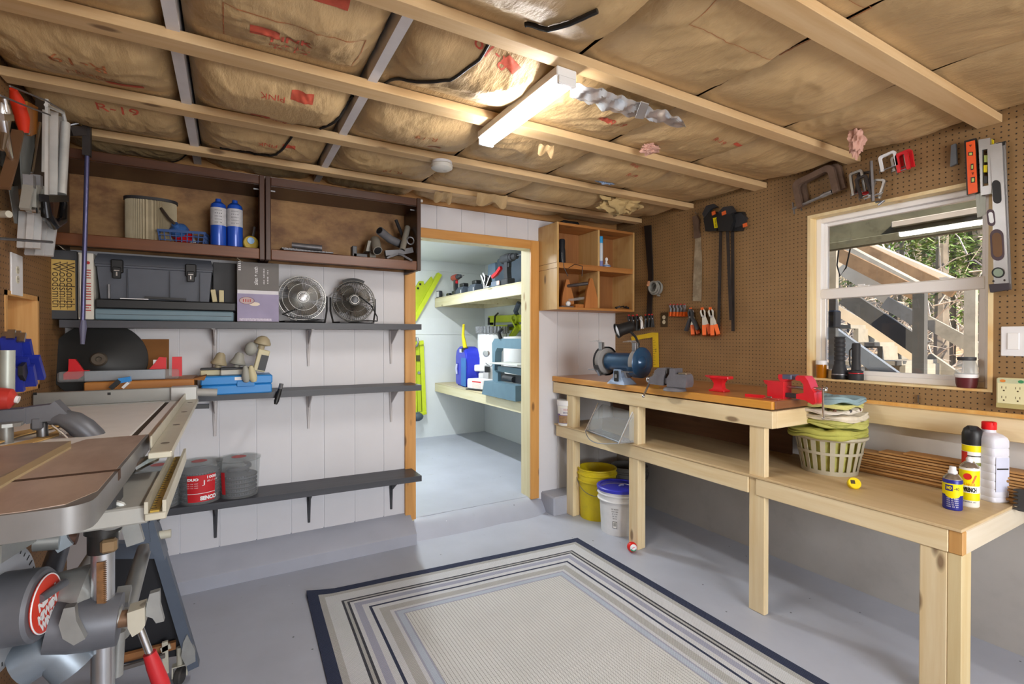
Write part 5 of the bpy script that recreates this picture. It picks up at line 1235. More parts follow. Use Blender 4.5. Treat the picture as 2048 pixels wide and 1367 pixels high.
# blue basket with tipped torch cylinder
p = ay(368, 481, 3.26); o = V((p.x, 3.29, ZK)); t = thing('plastic_basket', 'small blue plastic basket in the left wall cabinet with a torch cylinder in it', 'basket', o); T = M.Translation(o) @ M.Rotation(R(-8), 4, 'Z'); bb = mk('basket_blue', '3a5588', .45)
b = B(T); b.box(-.10, .10, -.06, .06, 0, .006); b.build('basket_base', bb, t)
b = B(T)
for x0, y0_, x1, y1_ in ((-.1, -.06, .1, -.06), (.1, -.06, .1, .06), (.1, .06, -.1, .06), (-.1, .06, -.1, -.06)):
    n = 8 if abs(x1-x0) > .1 else 5
    for i in range(n+1): p0 = lerp((x0, y0_, 0), (x1, y1_, 0), i/n); b.cyl(p0, p0*1.08+V((0, 0, .072)), .003, n=5)
    for z in (.022, .046): s_ = 1+.08*z/.072; b.bar([(x0*s_, y0_*s_, z), (x1*s_, y1_*s_, z)], .004, .004)
    b.bar([(x0*1.08, y0_*1.08, .07), (x1*1.08, y1_*1.08, .07)], .008, .014)
b.build('basket_lattice', bb, t)
gasb = mk('gas_blue', '1f4fb4', .28, .1, var=.03, coat=.3); gasb2 = mk('gas_steel_blue', '3e68a8', .35, .2)
def gas(label, T, body, lab, h=.2, o=None, r=.04):
    t = thing('gas_cylinder', label, 'gas cylinder', T.translation, 'blue gas cylinders in the left cabinet')
    b = B(T); b.lathe([(.0, .004), (r-.008, 0), (r-.002, .004), (r, .01), (r, h), (r*.9, h+.02), (r*.55, h+.033), (r*.38, h+.036), (r*.34, h+.052), (.0, h+.052)], 28); b.build('cylinder_body', body, t)
    b = B(T); b.lathe([(r+.0005, h*.55), (r+.0005, h*.99)], 28); b.build('label', lab, t)
    return t
labw = mk('gas_label', 'b8b8bc', .45, var=.12, vs=45)
for u, h, lb in ((437, .225, 'blue gas cylinder with a white label, left of the upright pair'), (470, .228, 'blue gas cylinder with a white label, right of the upright pair')):
    p = ay(u, 486, 3.25); o = V((p.x, 3.25, ZK)); t = gas(lb, M.Translation(o), gasb, labw, h)
    for j in range(5): text(['IlliIIl', 'lIiI', 'IlIlil', 'lilIlIlil', 'IlI lI'][j], .01, mk('ink_grey', '55565c', .5), t, faceT(o, h*.92-.017*j, .0406), bend=.0405, fit=(.035, .006))
p = ay(358, 450, 3.26); o = V((p.x+.01, 3.30, ZK+.062)); Tg = M.Translation(o) @ V((-.35, -.75, .62)).to_track_quat('Z', 'Y').to_matrix().to_4x4()
t = gas('blue torch cylinder tipped over in the small blue basket, nozzle up left', Tg @ M.Translation((0, 0, -.09)), gasb2, redp, .12, r=.048)
b = B(Tg @ M.Translation((0, 0, -.09))); b.lathe([(.0486, .03), (.0486, .062)], 28); b.build('white_label', whitep, t)
b = B(); a = Tg @ V((0, 0, .08)); b.tube([a, a+V((-.03, -.0, .03)), a+V((-.065, .03, .085))], .008, 8); b.build('torch_nozzle', mk('nozzle_bronze', '5a5048', .4, .7), t)
p = ay(501, 489, 3.22); o = V((p.x, 3.25, ZK)); t = thing('tape_roll', 'small yellow roll with a blue hub in the right corner of the left cabinet', 'roll', o); T = basis(o+V((0, 0, .042)), (1, .25, 0), (0, 0, 1))
b = B(T); b.lathe([(.018, -.02), (.038, -.02), (.042, -.015), (.042, .015), (.038, .02), (.018, .02)], 26); b.build('roll_body', mk('roll_yellow', 'b4982a', .5, var=.15), t)
b = B(T); b.lathe([(.006, .022), (.019, .022), (.019, -.02), (.006, -.02)], 20, M.Translation((-.004, .012, .004))); b.build('hub', mk('hub_blue', '8ab0d8', .4), t)
b = B(); b.cyl(o+V((.012, .03, .07)), o+V((.025, .05, .15)), .007, n=8); b.build('spindle', steel, t)
# flat blades and fittings in the right cabinet
p0, p1 = ay(560, 498, 3.24), ay(695, 503, 3.24)
b = B(); b.box(.245, .62, 3.2, 3.40, ZK, ZK+.012, .002); tag(b.build('thin_board', mk('panel_dark_brown', '4e3020', .6)), 'thin dark board lying flat in the right wall cabinet under the grey blades', 'board')
blm = mk('blade_grey', '77767a', .45, .6, var=.2, vs=20)
for i, (x0, x1, dy, rz, lb) in enumerate(((.27, .60, .02, 2, 'lowest flat grey blade of the pile in the right cabinet'), (.285, .57, -.0, -4, 'middle flat grey blade of the pile in the right cabinet'), (.27, .55, .03, 5, 'upper flat grey blade of the pile in the right cabinet'))):
    c_ = ((x0+x1)/2, 3.28+dy, ZK+.0125+.0085*i); b = B(TR(c_, rz=rz)); b.box(-(x1-x0)/2, (x1-x0)/2, -.035, .035, 0, .008, .002)
    for q in range(12): b.box(-(x1-x0)/2+.02*q+.02, -(x1-x0)/2+.02*q+.026, -.04, -.035, 0, .008)
    tag(b.build('planer_iron', blm), lb, 'blade', 'flat blades in the right cabinet')
b = B(); b.cyl((.33, 3.26, ZK+.055), (.50, 3.24, ZK+.048), .016, .019, 14); tag(b.build('grey_tube', blm), 'grey tube lying on top of the flat blades in the right cabinet', 'tube')
fit_ = mk('fitting_grey', '6a6b70', .45, .1, var=.1); fitd = mk('fitting_dark', '3c3d42', .45, var=.1); fitl = mk('fitting_tan', '8a867c', .45, var=.08)
def pipe(b, pts, r0, r1=None, w=.004, n=18):
    k_ = len(pts); rs = [lerp((r0, 0, 0), (r1 or r0, 0, 0), i/(k_-1)).x for i in range(k_)]; b.tube(pts, rs, n); e = V(pts[-1]); d = (e-V(pts[-2])).normalized(); b.cyl(e, e+d*.001, rs[-1]*.75, n=n); return b
def fitting(label, mat, parts, hole=None):
    b = B(); [f(b) for f in parts]; o = b.build('vacuum_fitting', mat); tag(o, label, 'vacuum fitting', 'grey vacuum fittings in the right cabinet')
    if hole: bb_ = B(); bb_.cyl(hole[0], hole[1], hole[2], n=18); bb_.build('opening', black, o) if False else bb_.bm.free()
    return o
def ringpipe(label, mat, pts, r):
    o0 = V(pts[-1]); t = thing('vacuum_fitting', label, 'vacuum fitting', V(pts[0]), 'grey vacuum fittings in the right cabinet')
    b = B(); b.tube(pts, r, 18); b.build('pipe', mat, t); d = (V(pts[-1])-V(pts[-2])).normalized()
    b = B(); b.cyl(o0, o0+d*.0015, r*.82, n=18); b.build('opening', black, t); return t
ringpipe('grey pipe fitting with its round mouth facing out, highest of the pile', fit_, [ay(805, 490, 3.30), ay(780, 478, 3.26), ay(764, 465, 3.22), ay(759, 461, 3.205)], .027)
ringpipe('tan elbow fitting with a round mouth low in the middle of the fittings pile', fitl, [ay(750, 480, 3.30), ay(752, 490, 3.25), ay(754, 499, 3.21), ay(755.5, 501, 3.20)], .031)
ringpipe('tan straight tube fitting leaning at the right of the fittings pile', fitl, [ay(815, 455, 3.32), ay(810, 475, 3.26), ay(805, 497, 3.205), ay(804.5, 500, 3.2)], .020)
b = B(); b.tor(ay(821, 481, 3.23), .024, .006, 20, 8, axis='y'); tag(b.build('metal_ring', steel), 'thin metal ring leaning on the tube at the right of the fittings pile', 'ring')
b = B(); p = ay(714, 494, 3.23); b.box(p.x-.035, p.x-.005, 3.2, 3.26, ZK, ZK+.075, .004); b.box(p.x-.03, p.x+.06, 3.2, 3.26, ZK, ZK+.03, .004); tag(b.build('brush_nozzle', fitd), 'dark L shaped nozzle at the left end of the fittings pile', 'nozzle')
b = B(); p = ay(745, 490, 3.3); b.rings([[(p.x-.05, 3.27, ZK+.06), (p.x+.05, 3.27, ZK+.06), (p.x+.05, 3.36, ZK+.06), (p.x-.05, 3.36, ZK+.06)], [(p.x-.035, 3.27, ZK+.13), (p.x+.04, 3.27, ZK+.13), (p.x+.04, 3.33, ZK+.13), (p.x-.035, 3.33, ZK+.13)]]); b.box(p.x-.02, p.x+.02, 3.29, 3.34, ZK, ZK+.06); tag(b.build('square_nozzle', fitl), 'square tan nozzle block in the middle of the fittings pile', 'nozzle')
b = B(); b.bar([ay(770, 507, 3.23), ay(800, 505, 3.22), ay(822, 500, 3.24)], .05, .035); tag(b.build('flat_nozzle', fit_), 'flat grey floor nozzle lying under the other fittings', 'nozzle')
b = B(); b.bar([ay(772, 516, 3.19), ay(795, 508, 3.20), ay(805, 510, 3.18), ay(824, 521, 3.15)], .035, .012); tag(b.build('crevice_tool', fit_), 'bent grey crevice tool hanging over the lip of the right cabinet', 'nozzle')
b = B(); b.tube([ay(792, 440, 3.36), ay(800, 460, 3.34), ay(806, 475, 3.3)], .012, 8); tag(b.build('black_wand', rub), 'black rubber wand leaning in the back of the fittings pile', 'wand')

# ================================================================ three black shelves on steel brackets
shm = wood('shelf_black', '45464d', '36373d', 0, .45, False); shm_e = None
def shelf(z1, z1l, x0, label, drop):
    t = thing('wall_shelf', label, 'shelf', (.4, 3.36, z1-.036), 'black wall shelves')
    xr = 1.145; h = .038; b = B(); y0_ = 3.24
    zl = z1l; rr = [[(x, y0_, z-h), (x, YB-.002, z-h), (x, YB-.002, z), (x, y0_, z)] for x, z in ((x0, zl), (xr, z1))]
    b.rings(rr); b.build('board', shm, t)
    for u in drop:
        x = u; zz = lerp((0, 0, zl), (0, 0, z1), (x-x0)/(xr-x0)).z-h
        bm_ = (mk('bracket_black', '3a3b40', .5) if z1 < .7 else mk('bracket_white', 'cfcaca', .5))
        b = B(); b.rings([[(x-.010, YB-.012, zz-.005), (x+.010, YB-.012, zz-.005), (x+.016, YB-.002, zz-.005), (x-.016, YB-.002, zz-.005)], [(x-.006, YB-.012, zz-.24), (x+.006, YB-.012, zz-.24), (x+.008, YB-.002, zz-.24), (x-.008, YB-.002, zz-.24)]])
        b.rings([[(x-.012, YB-.012, zz-.005), (x+.012, YB-.012, zz-.005), (x+.012, YB-.012, zz), (x-.012, YB-.012, zz)], [(x-.008, 3.27, zz-.005), (x+.008, 3.27, zz-.005), (x+.008, 3.27, zz), (x-.008, 3.27, zz)]])
        b.prism([(YB-.012, zz-.005), (YB-.012, zz-.16), (YB-.025, zz-.10), (3.30, zz-.005)], x-.0025, x+.0025, T=basis((0, 0, 0), (0, 1, 0), (0, 0, 1))); b.build('bracket', bm_, t)
    return t
bx = (-.08, .45, 1.0)
shelf(1.546, 1.541, XL+.03, 'top black shelf loaded with toolbox, fans and box', bx)
shelf(1.128, 1.136, -.55, 'middle black shelf with the blue case and black disc', bx)
shelf(.502, .522, -.42, 'bottom black shelf with the tubs of screws, near the floor', bx)
Z1, Z2 = 1.544, 1.134
# magazines and binders
red_ = mk('binder_red', 'b03030', .6)
def bookbox(name, label, u0, u1, h, y0_, y1_, mat, cat, z=Z1+.001, group=None):
    p0, p1 = ay(u0, 600, y0_), ay(u1, 600, y0_); t = thing(name, label, cat, ((p0.x+p1.x)/2, (y0_+y1_)/2, z), group)
    b = B(); b.box(p0.x, p1.x, y0_, y1_, z, z+h, .003); b.build('cover', mat, t); return t, p0.x, p1.x
t, x0, x1 = bookbox('magazine', 'tattered white and red magazine at the left end of the top shelf', 92, 98, .37, 3.252, 3.45, mk('paper_aged', 'd0c4b4', .8, var=.1, vs=14, dirt='b84030', dirtf=.5), 'magazine')
b = B(); b.grid(lambda s, q: (x0+.005+.06*s+.01*math.sin(q*4), 3.26+.12*q, Z1+.371+.016*math.sin(s*3+q*2)-.02*s), 8, 8, thick=.003); b.build('torn_page', mk('paper_torn', 'b8a894', .8, var=.3, vs=20), t)
t, x0, x1 = bookbox('magazine_binder', 'dark binder with a tan spine lettered Woodsmith three times', 99, 154, .345, 3.252, 3.45, mk('binder_dark', '3e4044', .5), 'binder')
b = B(); b.box(x0+.008, x1-.006, 3.2495, 3.2525, Z1+.045, Z1+.298); b.build('spine_label', mk('spine_tan', 'c8a85c', .6, var=.06), t)
ik = mk('ink_brown', '43301a', .6)
for i, f in enumerate((.80, .51, .22)):
    text('Woodsmith', .06, ik, t, basis((x0+.008+(x1-x0-.014)*f, 3.2488, Z1+.173), (0, 0, -1), (1, 0, 0)), fit=(.225, .034))
for f in (.66, .36): b = B(); b.box(x0+.008+(x1-x0-.014)*f, x0+.0095+(x1-x0-.014)*f, 3.2485, 3.2496, Z1+.05, Z1+.29); b.build('spine_line', ik, t)
t, x0, x1 = bookbox('ring_binder', 'white binder with red lettering standing beside the dark Woodsmith binder', 156, 187, .34, 3.250, 3.45, mk('binder_white', 'd8d4ca', .5, var=.04), 'binder')
text('Ilil lIilIll Iil', .04, red_, t, basis(((x0+x1)/2+.01, 3.2485, Z1+.15), (0, 0, -1), (1, 0, 0)), fit=(.21, .022)); b = B(); b.lathe([(.0, .0005), (.008, .0005)], 12, basis(((x0+x1)/2+.01, 3.2492, Z1+.29), (1, 0, 0), (0, 0, 1))); b.build('red_emblem', red_, t)
b = B(); b.box(x0+.004, x0+.006, 3.2485, 3.2502, Z1+.01, Z1+.33); b.build('spine_crease', dgrey, t)
# flat cases and the toolbox
p0, p1 = ay(189, 640, 3.25), ay(467, 640, 3.25)
b = B(); b.box(p0.x, p1.x, 3.25, 3.46, Z1+.002, Z1+.058, .006); t = tag(b.build('flat_case', mk('case_blue_grey', '6c8490', .5, var=.05)), 'flat blue grey case lying on the top shelf at the bottom of the toolbox pile', 'case')
b = B(); b.box(p0.x+.01, p1.x-.01, 3.2485, 3.251, Z1+.029, Z1+.031); b.build('seam', dgrey, t)
q0, q1 = ay(190, 620, 3.24), ay(472, 620, 3.24)
b = B(); b.box(q0.x, q1.x, 3.245, 3.46, Z1+.060, Z1+.110, .006); t = tag(b.build('flat_case', black), 'flat black case lying between the blue grey case and the toolbox', 'case')
zt = Z1+.1115; g0, g1 = ay(192, 560, 3.27), ay(424, 560, 3.27)
tg = mk('toolbox_slate', '50545e', .5, var=.05); tg2 = mk('toolbox_lid', '464a53', .5, var=.05)
t = thing('toolbox', 'slate grey plastic toolbox with two black latches on the top shelf', 'toolbox', ((g0.x+g1.x)/2, 3.36, zt)); W_ = g1.x-g0.x; cx = (g0.x+g1.x)/2
b = B(); b.rings([[(cx+sx*W_*.47, y, zt) for sx, y in ((-1, 3.285), (1, 3.285), (1, 3.45), (-1, 3.45))], [(cx+sx*W_*.495, y, zt+.165) for sx, y in ((-1, 3.275), (1, 3.275), (1, 3.455), (-1, 3.455))], [(cx+sx*W_*.505, y, zt+.168) for sx, y in ((-1, 3.268), (1, 3.268), (1, 3.46), (-1, 3.46))], [(cx+sx*W_*.505, y, zt+.178) for sx, y in ((-1, 3.268), (1, 3.268), (1, 3.46), (-1, 3.46))]]); b.build('box_body', tg, t)
b = B(); b.rings([[(cx+sx*W_*.51, y, zt+.179) for sx, y in ((-1, 3.264), (1, 3.264), (1, 3.46), (-1, 3.46))], [(cx+sx*W_*.51, y, zt+.195) for sx, y in ((-1, 3.264), (1, 3.264), (1, 3.46), (-1, 3.46))], [(cx+sx*W_*.49, y, zt+.235) for sx, y in ((-1, 3.285), (1, 3.285), (1, 3.45), (-1, 3.45))]]); b.build('box_lid', tg2, t)
for u in (235, 382):
    px_ = ay(u, 550, 3.262).x; b = B(); b.box(px_-.026, px_+.026, 3.248, 3.268, zt+.135, zt+.205, .005); b.box(px_-.018, px_+.018, 3.242, 3.25, zt+.105, zt+.165, .004); b.build('latch', black, t)
    b = B(); b.box(px_-.004, px_+.004, 3.2395, 3.243, zt+.118, zt+.14, .001); b.box(px_-.012, px_+.012, 3.2395, 3.243, zt+.143, zt+.15, .001); b.build('latch_clasp', chrome, t)
for u in (255, 340, 400): px_ = ay(u, 550, 3.27).x; b = B(); b.box(px_-.0015, px_+.0015, 3.265, 3.28, zt+.002, zt+.16); b.build('body_rib', tg2, t)
b = B(); a = ay(219, 600, 3.262); b.box(a.x-.004, a.x+.004, 3.25, 3.268, zt, zt+.075, .001); tag(b.build('steel_strip', steel), 'thin upright steel strip leaning on the toolbox front near its left end', 'strip')
b = B(); a0, a1 = ay(290, 603, 3.25), ay(372, 606, 3.25); b.bar([(a0.x, 3.252, zt+.012), (a1.x, 3.252, zt+.007)], .02, .012); tag(b.build('black_bar', black), 'narrow black bar lying on the flat case in front of the toolbox', 'bar')
b = B(); a0 = ay(250, 608, 3.25); b.box(a0.x-.02, a0.x+.10, 3.246, 3.262, zt, zt+.004); tag(b.build('white_strip', whitep), 'thin white strip on the flat black case at the foot of the toolbox', 'strip')
e0, e1 = ay(426, 570, 3.36), ay(474, 570, 3.36); b = B(); b.box(e0.x, e1.x, 3.37, 3.46, zt, zt+.24, .003); tag(b.build('dark_box', mk('box_charcoal', '4a4a4c', .7, var=.05)), 'charcoal box behind the gap between toolbox and carton', 'box')
for u, h, rz in ((430, .072, -8), (443, .07, 0)):
    a = ay(u, 606, 3.29); b = B(TR((a.x, 3.29, zt), ry=rz)); b.box(-.012, .012, -.012, .012, .001, h, .002); tag(b.build('wood_stick', mk('stick_pale', 'c8bc94', .6)), 'pale short stick standing right of the toolbox, %s of two' % ('leaning left one' if rz else 'upright right one'), 'stick', 'pale sticks right of the toolbox')
# light fixture carton
p0, p1 = ay(474, 600, 3.25), ay(558, 600, 3.25); t = thing('carton', 'grey and lilac light fixture carton lettered allen + roth on the top shelf', 'carton', ((p0.x+p1.x)/2, 3.35, Z1)); hC = .35
b = B(); b.box(p0.x, p1.x, 3.255, 3.45, Z1+.001, Z1+hC, .002); b.build('carton_body', mk('carton_grey', '716e6c', .7, var=.05), t)
b = B(); b.box(p0.x+.001, p1.x-.001, 3.2535, 3.2555, Z1+.004, Z1+.165); b.build('lilac_panel', mk('carton_lilac', '9a92b0', .6, var=.1, vs=7), t)
b = B(); b.box(p0.x+.002, p1.x-.002, 3.2525, 3.2555, Z1+.165, Z1+.186); b.build('white_band', mk('carton_white', 'd8d6dc', .6), t)
cxb = (p0.x+p1.x)/2
b = B(basis((cxb-.06, 3.2528, Z1+.125), (1, 0, 0), (0, 0, 1))); b.lathe([(.024, .0), (.027, .0)], 24, M.Scale(1.5, 4, (1, 0, 0)) @ M.Scale(.8, 4, (0, 1, 0))); b.build('badge_ring', mk('badge_plum', '7a5468', .5), t)
b = B(basis((cxb-.06, 3.2524, Z1+.125), (1, 0, 0), (0, 0, 1))); b.lathe([(.0, .0), (.024, .0)], 24, M.Scale(1.5, 4, (1, 0, 0)) @ M.Scale(.8, 4, (0, 1, 0))); b.build('badge', mk('badge_tan', 'b8a2a0', .5), t); text('lIil', .02, red_, t, basis((cxb-.06, 3.2518, Z1+.125), (1, 0, 0), (0, 0, 1)), fit=(.04, .016))
b = B(basis((cxb-.02, 3.2531, Z1+.106), (1, 0, 0), (0, 0, 1))); b.lathe([(.0, .0), (.02, .0)], 20, M.Scale(1.4, 4, (1, 0, 0)) @ M.Scale(.55, 4, (0, 1, 0))); b.build('glow_print', mk('print_cream', 'e2d4c0', .5), t)
b = B(); b.box(p0.x+.012, p1.x-.04, 3.2525, 3.254, Z1+.008, Z1+.022); b.build('bottom_print', mk('print_pale', 'c4bccc', .6, var=.3, vs=120), t)
text('allen + roth', .03, inkw, t, basis((cxb-.012, 3.2542, Z1+.272), (0, 0, 1), (-1, 0, 0)), fit=(.105, .020))
text('lIil liIlIlil', .02, inkw, t, basis((cxb+.03, 3.2542, Z1+.27), (0, 0, 1), (-1, 0, 0)), fit=(.09, .007)); text('IlIlI lIi', .02, inkw, t, basis((cxb+.05, 3.2542, Z1+.268), (0, 0, 1), (-1, 0, 0)), fit=(.08, .007)); text('IlIIl', .02, inkw, t, basis((p0.x+.014, 3.2542, Z1+.325), (0, 0, 1), (-1, 0, 0)), fit=(.05, .013))
b = B(); b.grid(lambda s, q: (p0.x+.002+.03*s, 3.26+.05*q, Z1+hC+.002+.022*(1-s)**2), 4, 4, thick=.002); b.build('torn_flap', mk('flap_tan', 'c8b8a0', .8), t)
# fans
def fan(label, u, v, mat_cage, dark, rad=.138, yaw=0., tilt=-6):
    c0 = ay(u, v, 3.345); o = V((c0.x, 3.35, Z1)); t = thing('desk_fan', label, 'fan', o, 'metal desk fans on the top shelf')
    c_ = V((c0.x, 3.335, Z1+rad+.018)); T = M.Translation(c_) @ M.Rotation(R(yaw), 4, 'Z') @ M.Rotation(R(tilt), 4, 'X') @ basis((0, 0, 0), (1, 0, 0), (0, 0, 1))   # local z faces the room
    b = B(T)
    for i in range(64):
        a = 2*PI*i/64; sw = .12; pts = []
        for r_, z in ((.034, .05), (rad*.55, .048), (rad*.86, .036), (rad, .01)): pts.append((math.cos(a+sw*r_/rad)*r_, math.sin(a+sw*r_/rad)*r_, z))
        b.tube(pts, .0013, 4)
    for r_, z, w_ in ((rad, .01, .0035), (rad*.86, .037, .0016), (rad*.6, .048, .0016), (rad, -.045, .003), (.034, .05, .003)): b.tor((0, 0, z), r_, w_, 40, 6)
    b.build('front_guard', mat_cage, t)
    b = B(T)
    for i in range(32):
        a = 2*PI*i/32; b.tube([(math.cos(a)*rad, math.sin(a)*rad, .01), (math.cos(a)*rad, math.sin(a)*rad, -.045), (math.cos(a)*.05, math.sin(a)*.05, -.065)], .0013, 4)
    b.build('rear_guard', mat_cage, t)
    for i in range(4):
        a0 = 2*PI*i/4+.5; b = B(T)
        b.grid(lambda s, q: ((lambda r_, a: (math.cos(a)*r_, math.sin(a)*r_, -.005+.022*(q-.5)*2*(.6+.4*s)))(.03+(rad*.84-.03)*s, a0+(q-.5)*(1.15-.55*(2*s-1)**2*.8))), 8, 6, thick=.0012); b.build('blade', mk('blade_steel', 'b4b2ac', .3, .8, var=.05), t)
    b = B(T); b.lathe([(.0, .056), (.024, .056), (.032, .052), (.034, .046), (.0, .045)], 26); b.build('badge_disc', alu if not dark else mk('badge_dark', '4e4f52', .4, .5), t)
    b = B(T); b.tor((0, 0, .056), .026, .003, 24, 6); b.build('badge_ring', dark and chrome or alu, t)
    b = B(T)
    for i in range(10): a = 2*PI*i/10; b.sph((math.cos(a)*.021, math.sin(a)*.021, .0565), .0022, 6)
    b.build('badge_dots', black, t)
    b = B(T); b.cyl((0, 0, .044), (0, 0, -.085), .034, n=20); b.build('motor', dgrey, t)
    b = B(); s_ = rad+.012; fm = mk('fan_frame_dark', '3a3a3c', .35, .7) if True else None
    b.tube([c_+V((-s_, .02, .02)), c_+V((-s_, .02, -rad*.5)), V((c_.x-s_*.9, 3.34, Z1+.008)), V((c_.x-s_*.7, 3.27, Z1+.007)), V((c_.x+s_*.7, 3.27, Z1+.007)), V((c_.x+s_*.9, 3.34, Z1+.008)), c_+V((s_, .02, -rad*.5)), c_+V((s_, .02, .02))], .006, 8)
    b.tube([V((c_.x-s_*.85, 3.34, Z1+.007)), V((c_.x-s_*.6, 3.44, Z1+.007)), V((c_.x+s_*.6, 3.44, Z1+.007)), V((c_.x+s_*.85, 3.34, Z1+.007))], .006, 8); b.build('stand', fm, t)
    b = B()
    pts = [c_+V((.01, -.0, -.05)) if not dark else c_+V((.02, -.062, .03))]+([V((c_.x-.12, 3.26, Z1+.05)), V((c_.x-.06, 3.25, Z1+.03)), V((c_.x+.12, 3.25, Z1+.02)), V((c_.x-.08, 3.255, Z1+.008))] if not dark else [c_+V((.10, -.06, -.03)), c_+V((.145, -.03, -.10)), V((c_.x+.14, 3.28, Z1+.02)), V((c_.x+.05, 3.255, Z1+.02)), V((c_.x-.05, 3.252, Z1+.012))])
    b.tube([lerp(pts[i], pts[i+1], q/4) for i in range(len(pts)-1) for q in range(4)]+[pts[-1]], .004, 6); b.build('power_cord', black, t)
    if dark: b = B(T); b.bar([arc((0, 0), rad+.006, 118, 62, 8)[i]+(0.0,) for i in range(9)], .03, .012, up=(0, 0, 1)); b.build('carry_handle', black, t)
    return t
fan('round silver desk fan on the top shelf, left of two', 604, 597, mk('cage_silver', 'b0b0ae', .3, .85), False)
fan('round dark caged desk fan with a top handle, right of two on the top shelf', 707, 598, mk('cage_dark', '5c5a56', .35, .8), True, .132, yaw=-6)

# ================================================================ middle shelf
sd = mk('disc_black', '2a2a2a', .5, .2, var=.12, vs=7)
o = ay(197, 742, 3.30); Rd = .205; o = V((o.x, 3.335, Z2+Rd*.97)); t = thing('sanding_disc', 'large black sanding disc leaning on the wall behind the red handled packs', 'disc', (o.x, 3.3, Z2)); T = basis(o, (1, 0, 0), (0, .22, 1))
b = B(T); b.lathe([(.0, -.02), (Rd, -.012), (Rd+.002, -.006), (Rd, 0), (Rd*.35, .006), (.055, .016), (.0, .016)], 48); b.build('disc_plate', sd, t)
b = B(T); b.lathe([(.012, .016), (.035, .016), (.037, .03), (.030, .036), (.014, .036), (.012, .02)], 28); b.build('hub', mk('hub_bronze', '6a6258', .4, .7), t); b = B(T); b.lathe([(.0, .018), (.013, .018)], 16); b.build('bore', black, t)
brd = mk('cardboard_brown', '8c5c2e', .8, var=.06)
p0, p1 = ay(262, 720, 3.42), ay(337, 720, 3.42); b = B(TR((0, 0, 0))); b.rings([[(p0.x-.1, 3.42, Z2+.002), (p1.x, 3.42, Z2+.002), (p1.x, 3.428, Z2+.002), (p0.x-.1, 3.428, Z2+.002)], [(p0.x-.1, 3.45, Z2+.31), (p1.x, 3.45, Z2+.31), (p1.x, 3.458, Z2+.31), (p0.x-.1, 3.458, Z2+.31)]]); tag(b.build('cardboard_sheet', brd), 'brown cardboard sheet leaning on the wall behind the black disc', 'cardboard')
p0, p1 = ay(-60, 780, 3.1), ay(388, 770, 3.1); p0.x = XL+.03
t = thing('wooden_box', 'long orange brown wooden box on the middle shelf under the red handled packs', 'box', ((p0.x+p1.x)/2, 3.28, Z2-.0)); zo = Z2+.10
ob = wood('box_orange', 'c0803a', 'a4662a', 0, .5, False)
b = B(); b.box(p0.x+.12, p1.x, 3.10, 3.44, Z2+.002, zo, .004); b.build('box_body', ob, t)
b = B(); b.rings([[(p1.x-.005, 3.11, zo-.006), (p1.x+.045, 3.12, zo-.012), (p1.x+.045, 3.3, zo-.012), (p1.x-.005, 3.3, zo-.006)], [(p1.x-.005, 3.11, zo), (p1.x+.055, 3.12, zo+.014), (p1.x+.055, 3.3, zo+.014), (p1.x-.005, 3.3, zo)]]); b.build('open_flap', brd, t)
zz = zo+.002
def pack(nm, u0, u1, y, h, label, reds):
    p0, p1 = ay(u0, 740, y), ay(u1, 740, y); t = thing(nm, label, 'tool pack', ((p0.x+p1.x)/2, y, zz))
    b = B(); b.box(p0.x+.10, p1.x-.06, y, y+.02, zz, zz+h, .002); b.build('steel_blade', mk('pack_blade', '9aa2ac', .35, .6), t)
    b = B(); b.box(p0.x, p1.x, y-.006, y+.045, zz, zz+h*.98, .008); b.build('clear_wrap', clear, t)
    for x0, pts in reds:
        q = ay(x0, 740, y).x; b = B(); b.prism([(q+dx, zz+dz) for dx, dz in pts], y+.022, y+.042, T=basis((0, 0, 0), (1, 0, 0), (0, 0, 1)) @ M.Scale(-1, 4, (0, 0, 1))); b.build('red_handle', redp, t)
    return t
pack('mitre_gauge', 114, 358, 3.14, .052, 'long steel tool in clear wrap with red handles on the wooden box', ((124, [(0, .012), (.055, .012), (.095, .045), (.098, .055), (.075, .055), (.045, .11), (.02, .112), (.018, .055), (0, .04)]), (296, [(0, .05), (.075, .05), (.075, .112), (.045, .115), (.028, .085)]), (338, [(.01, .01), (.055, .01), (.055, .115), (.012, .115)])))
q = ay(312, 732, 3.15); b = B(); b.box(q.x-.014, q.x+.014, 3.170, 3.176, zz+.06, zz+.10); tag(b.build('paper_tag', whitep), 'small white tag on the red handle above the clear pack', 'tag')
# blue case with pale pulls
p0, p1 = ay(402, 780, 3.16), ay(544, 780, 3.16); t = thing('blue_case', 'bright blue plastic case on the middle shelf beneath the pale door pulls', 'case', ((p0.x+p1.x)/2, 3.25, Z2)); bl = mk('case_bright_blue', '2a86d0', .4, var=.03); hb = .105
b = B(); b.box(p0.x, p1.x, 3.165, 3.36, Z2+.001, Z2+hb*.52, .006); b.build('case_base', bl, t); b = B(); b.box(p0.x-.003, p1.x+.003, 3.162, 3.363, Z2+hb*.53, Z2+hb, .006); b.build('case_lid', bl, t)
b = B(); b.box(p0.x+.17, p0.x+.26, 3.158, 3.165, Z2+hb*.4, Z2+hb*.72, .003); b.build('case_latch', bl, t); b = B(); b.box(p0.x+.16, p0.x+.26, 3.1600, 3.1622, Z2+hb*.76, Z2+hb*.93); b.build('white_label', whitep, t)
kn = mk('pull_beige', 'a89c80', .5, var=.06); kg = mk('pull_grey', '9c9c94', .5, var=.06); kc = mk('pull_cream', 'c8bf9a', .45)
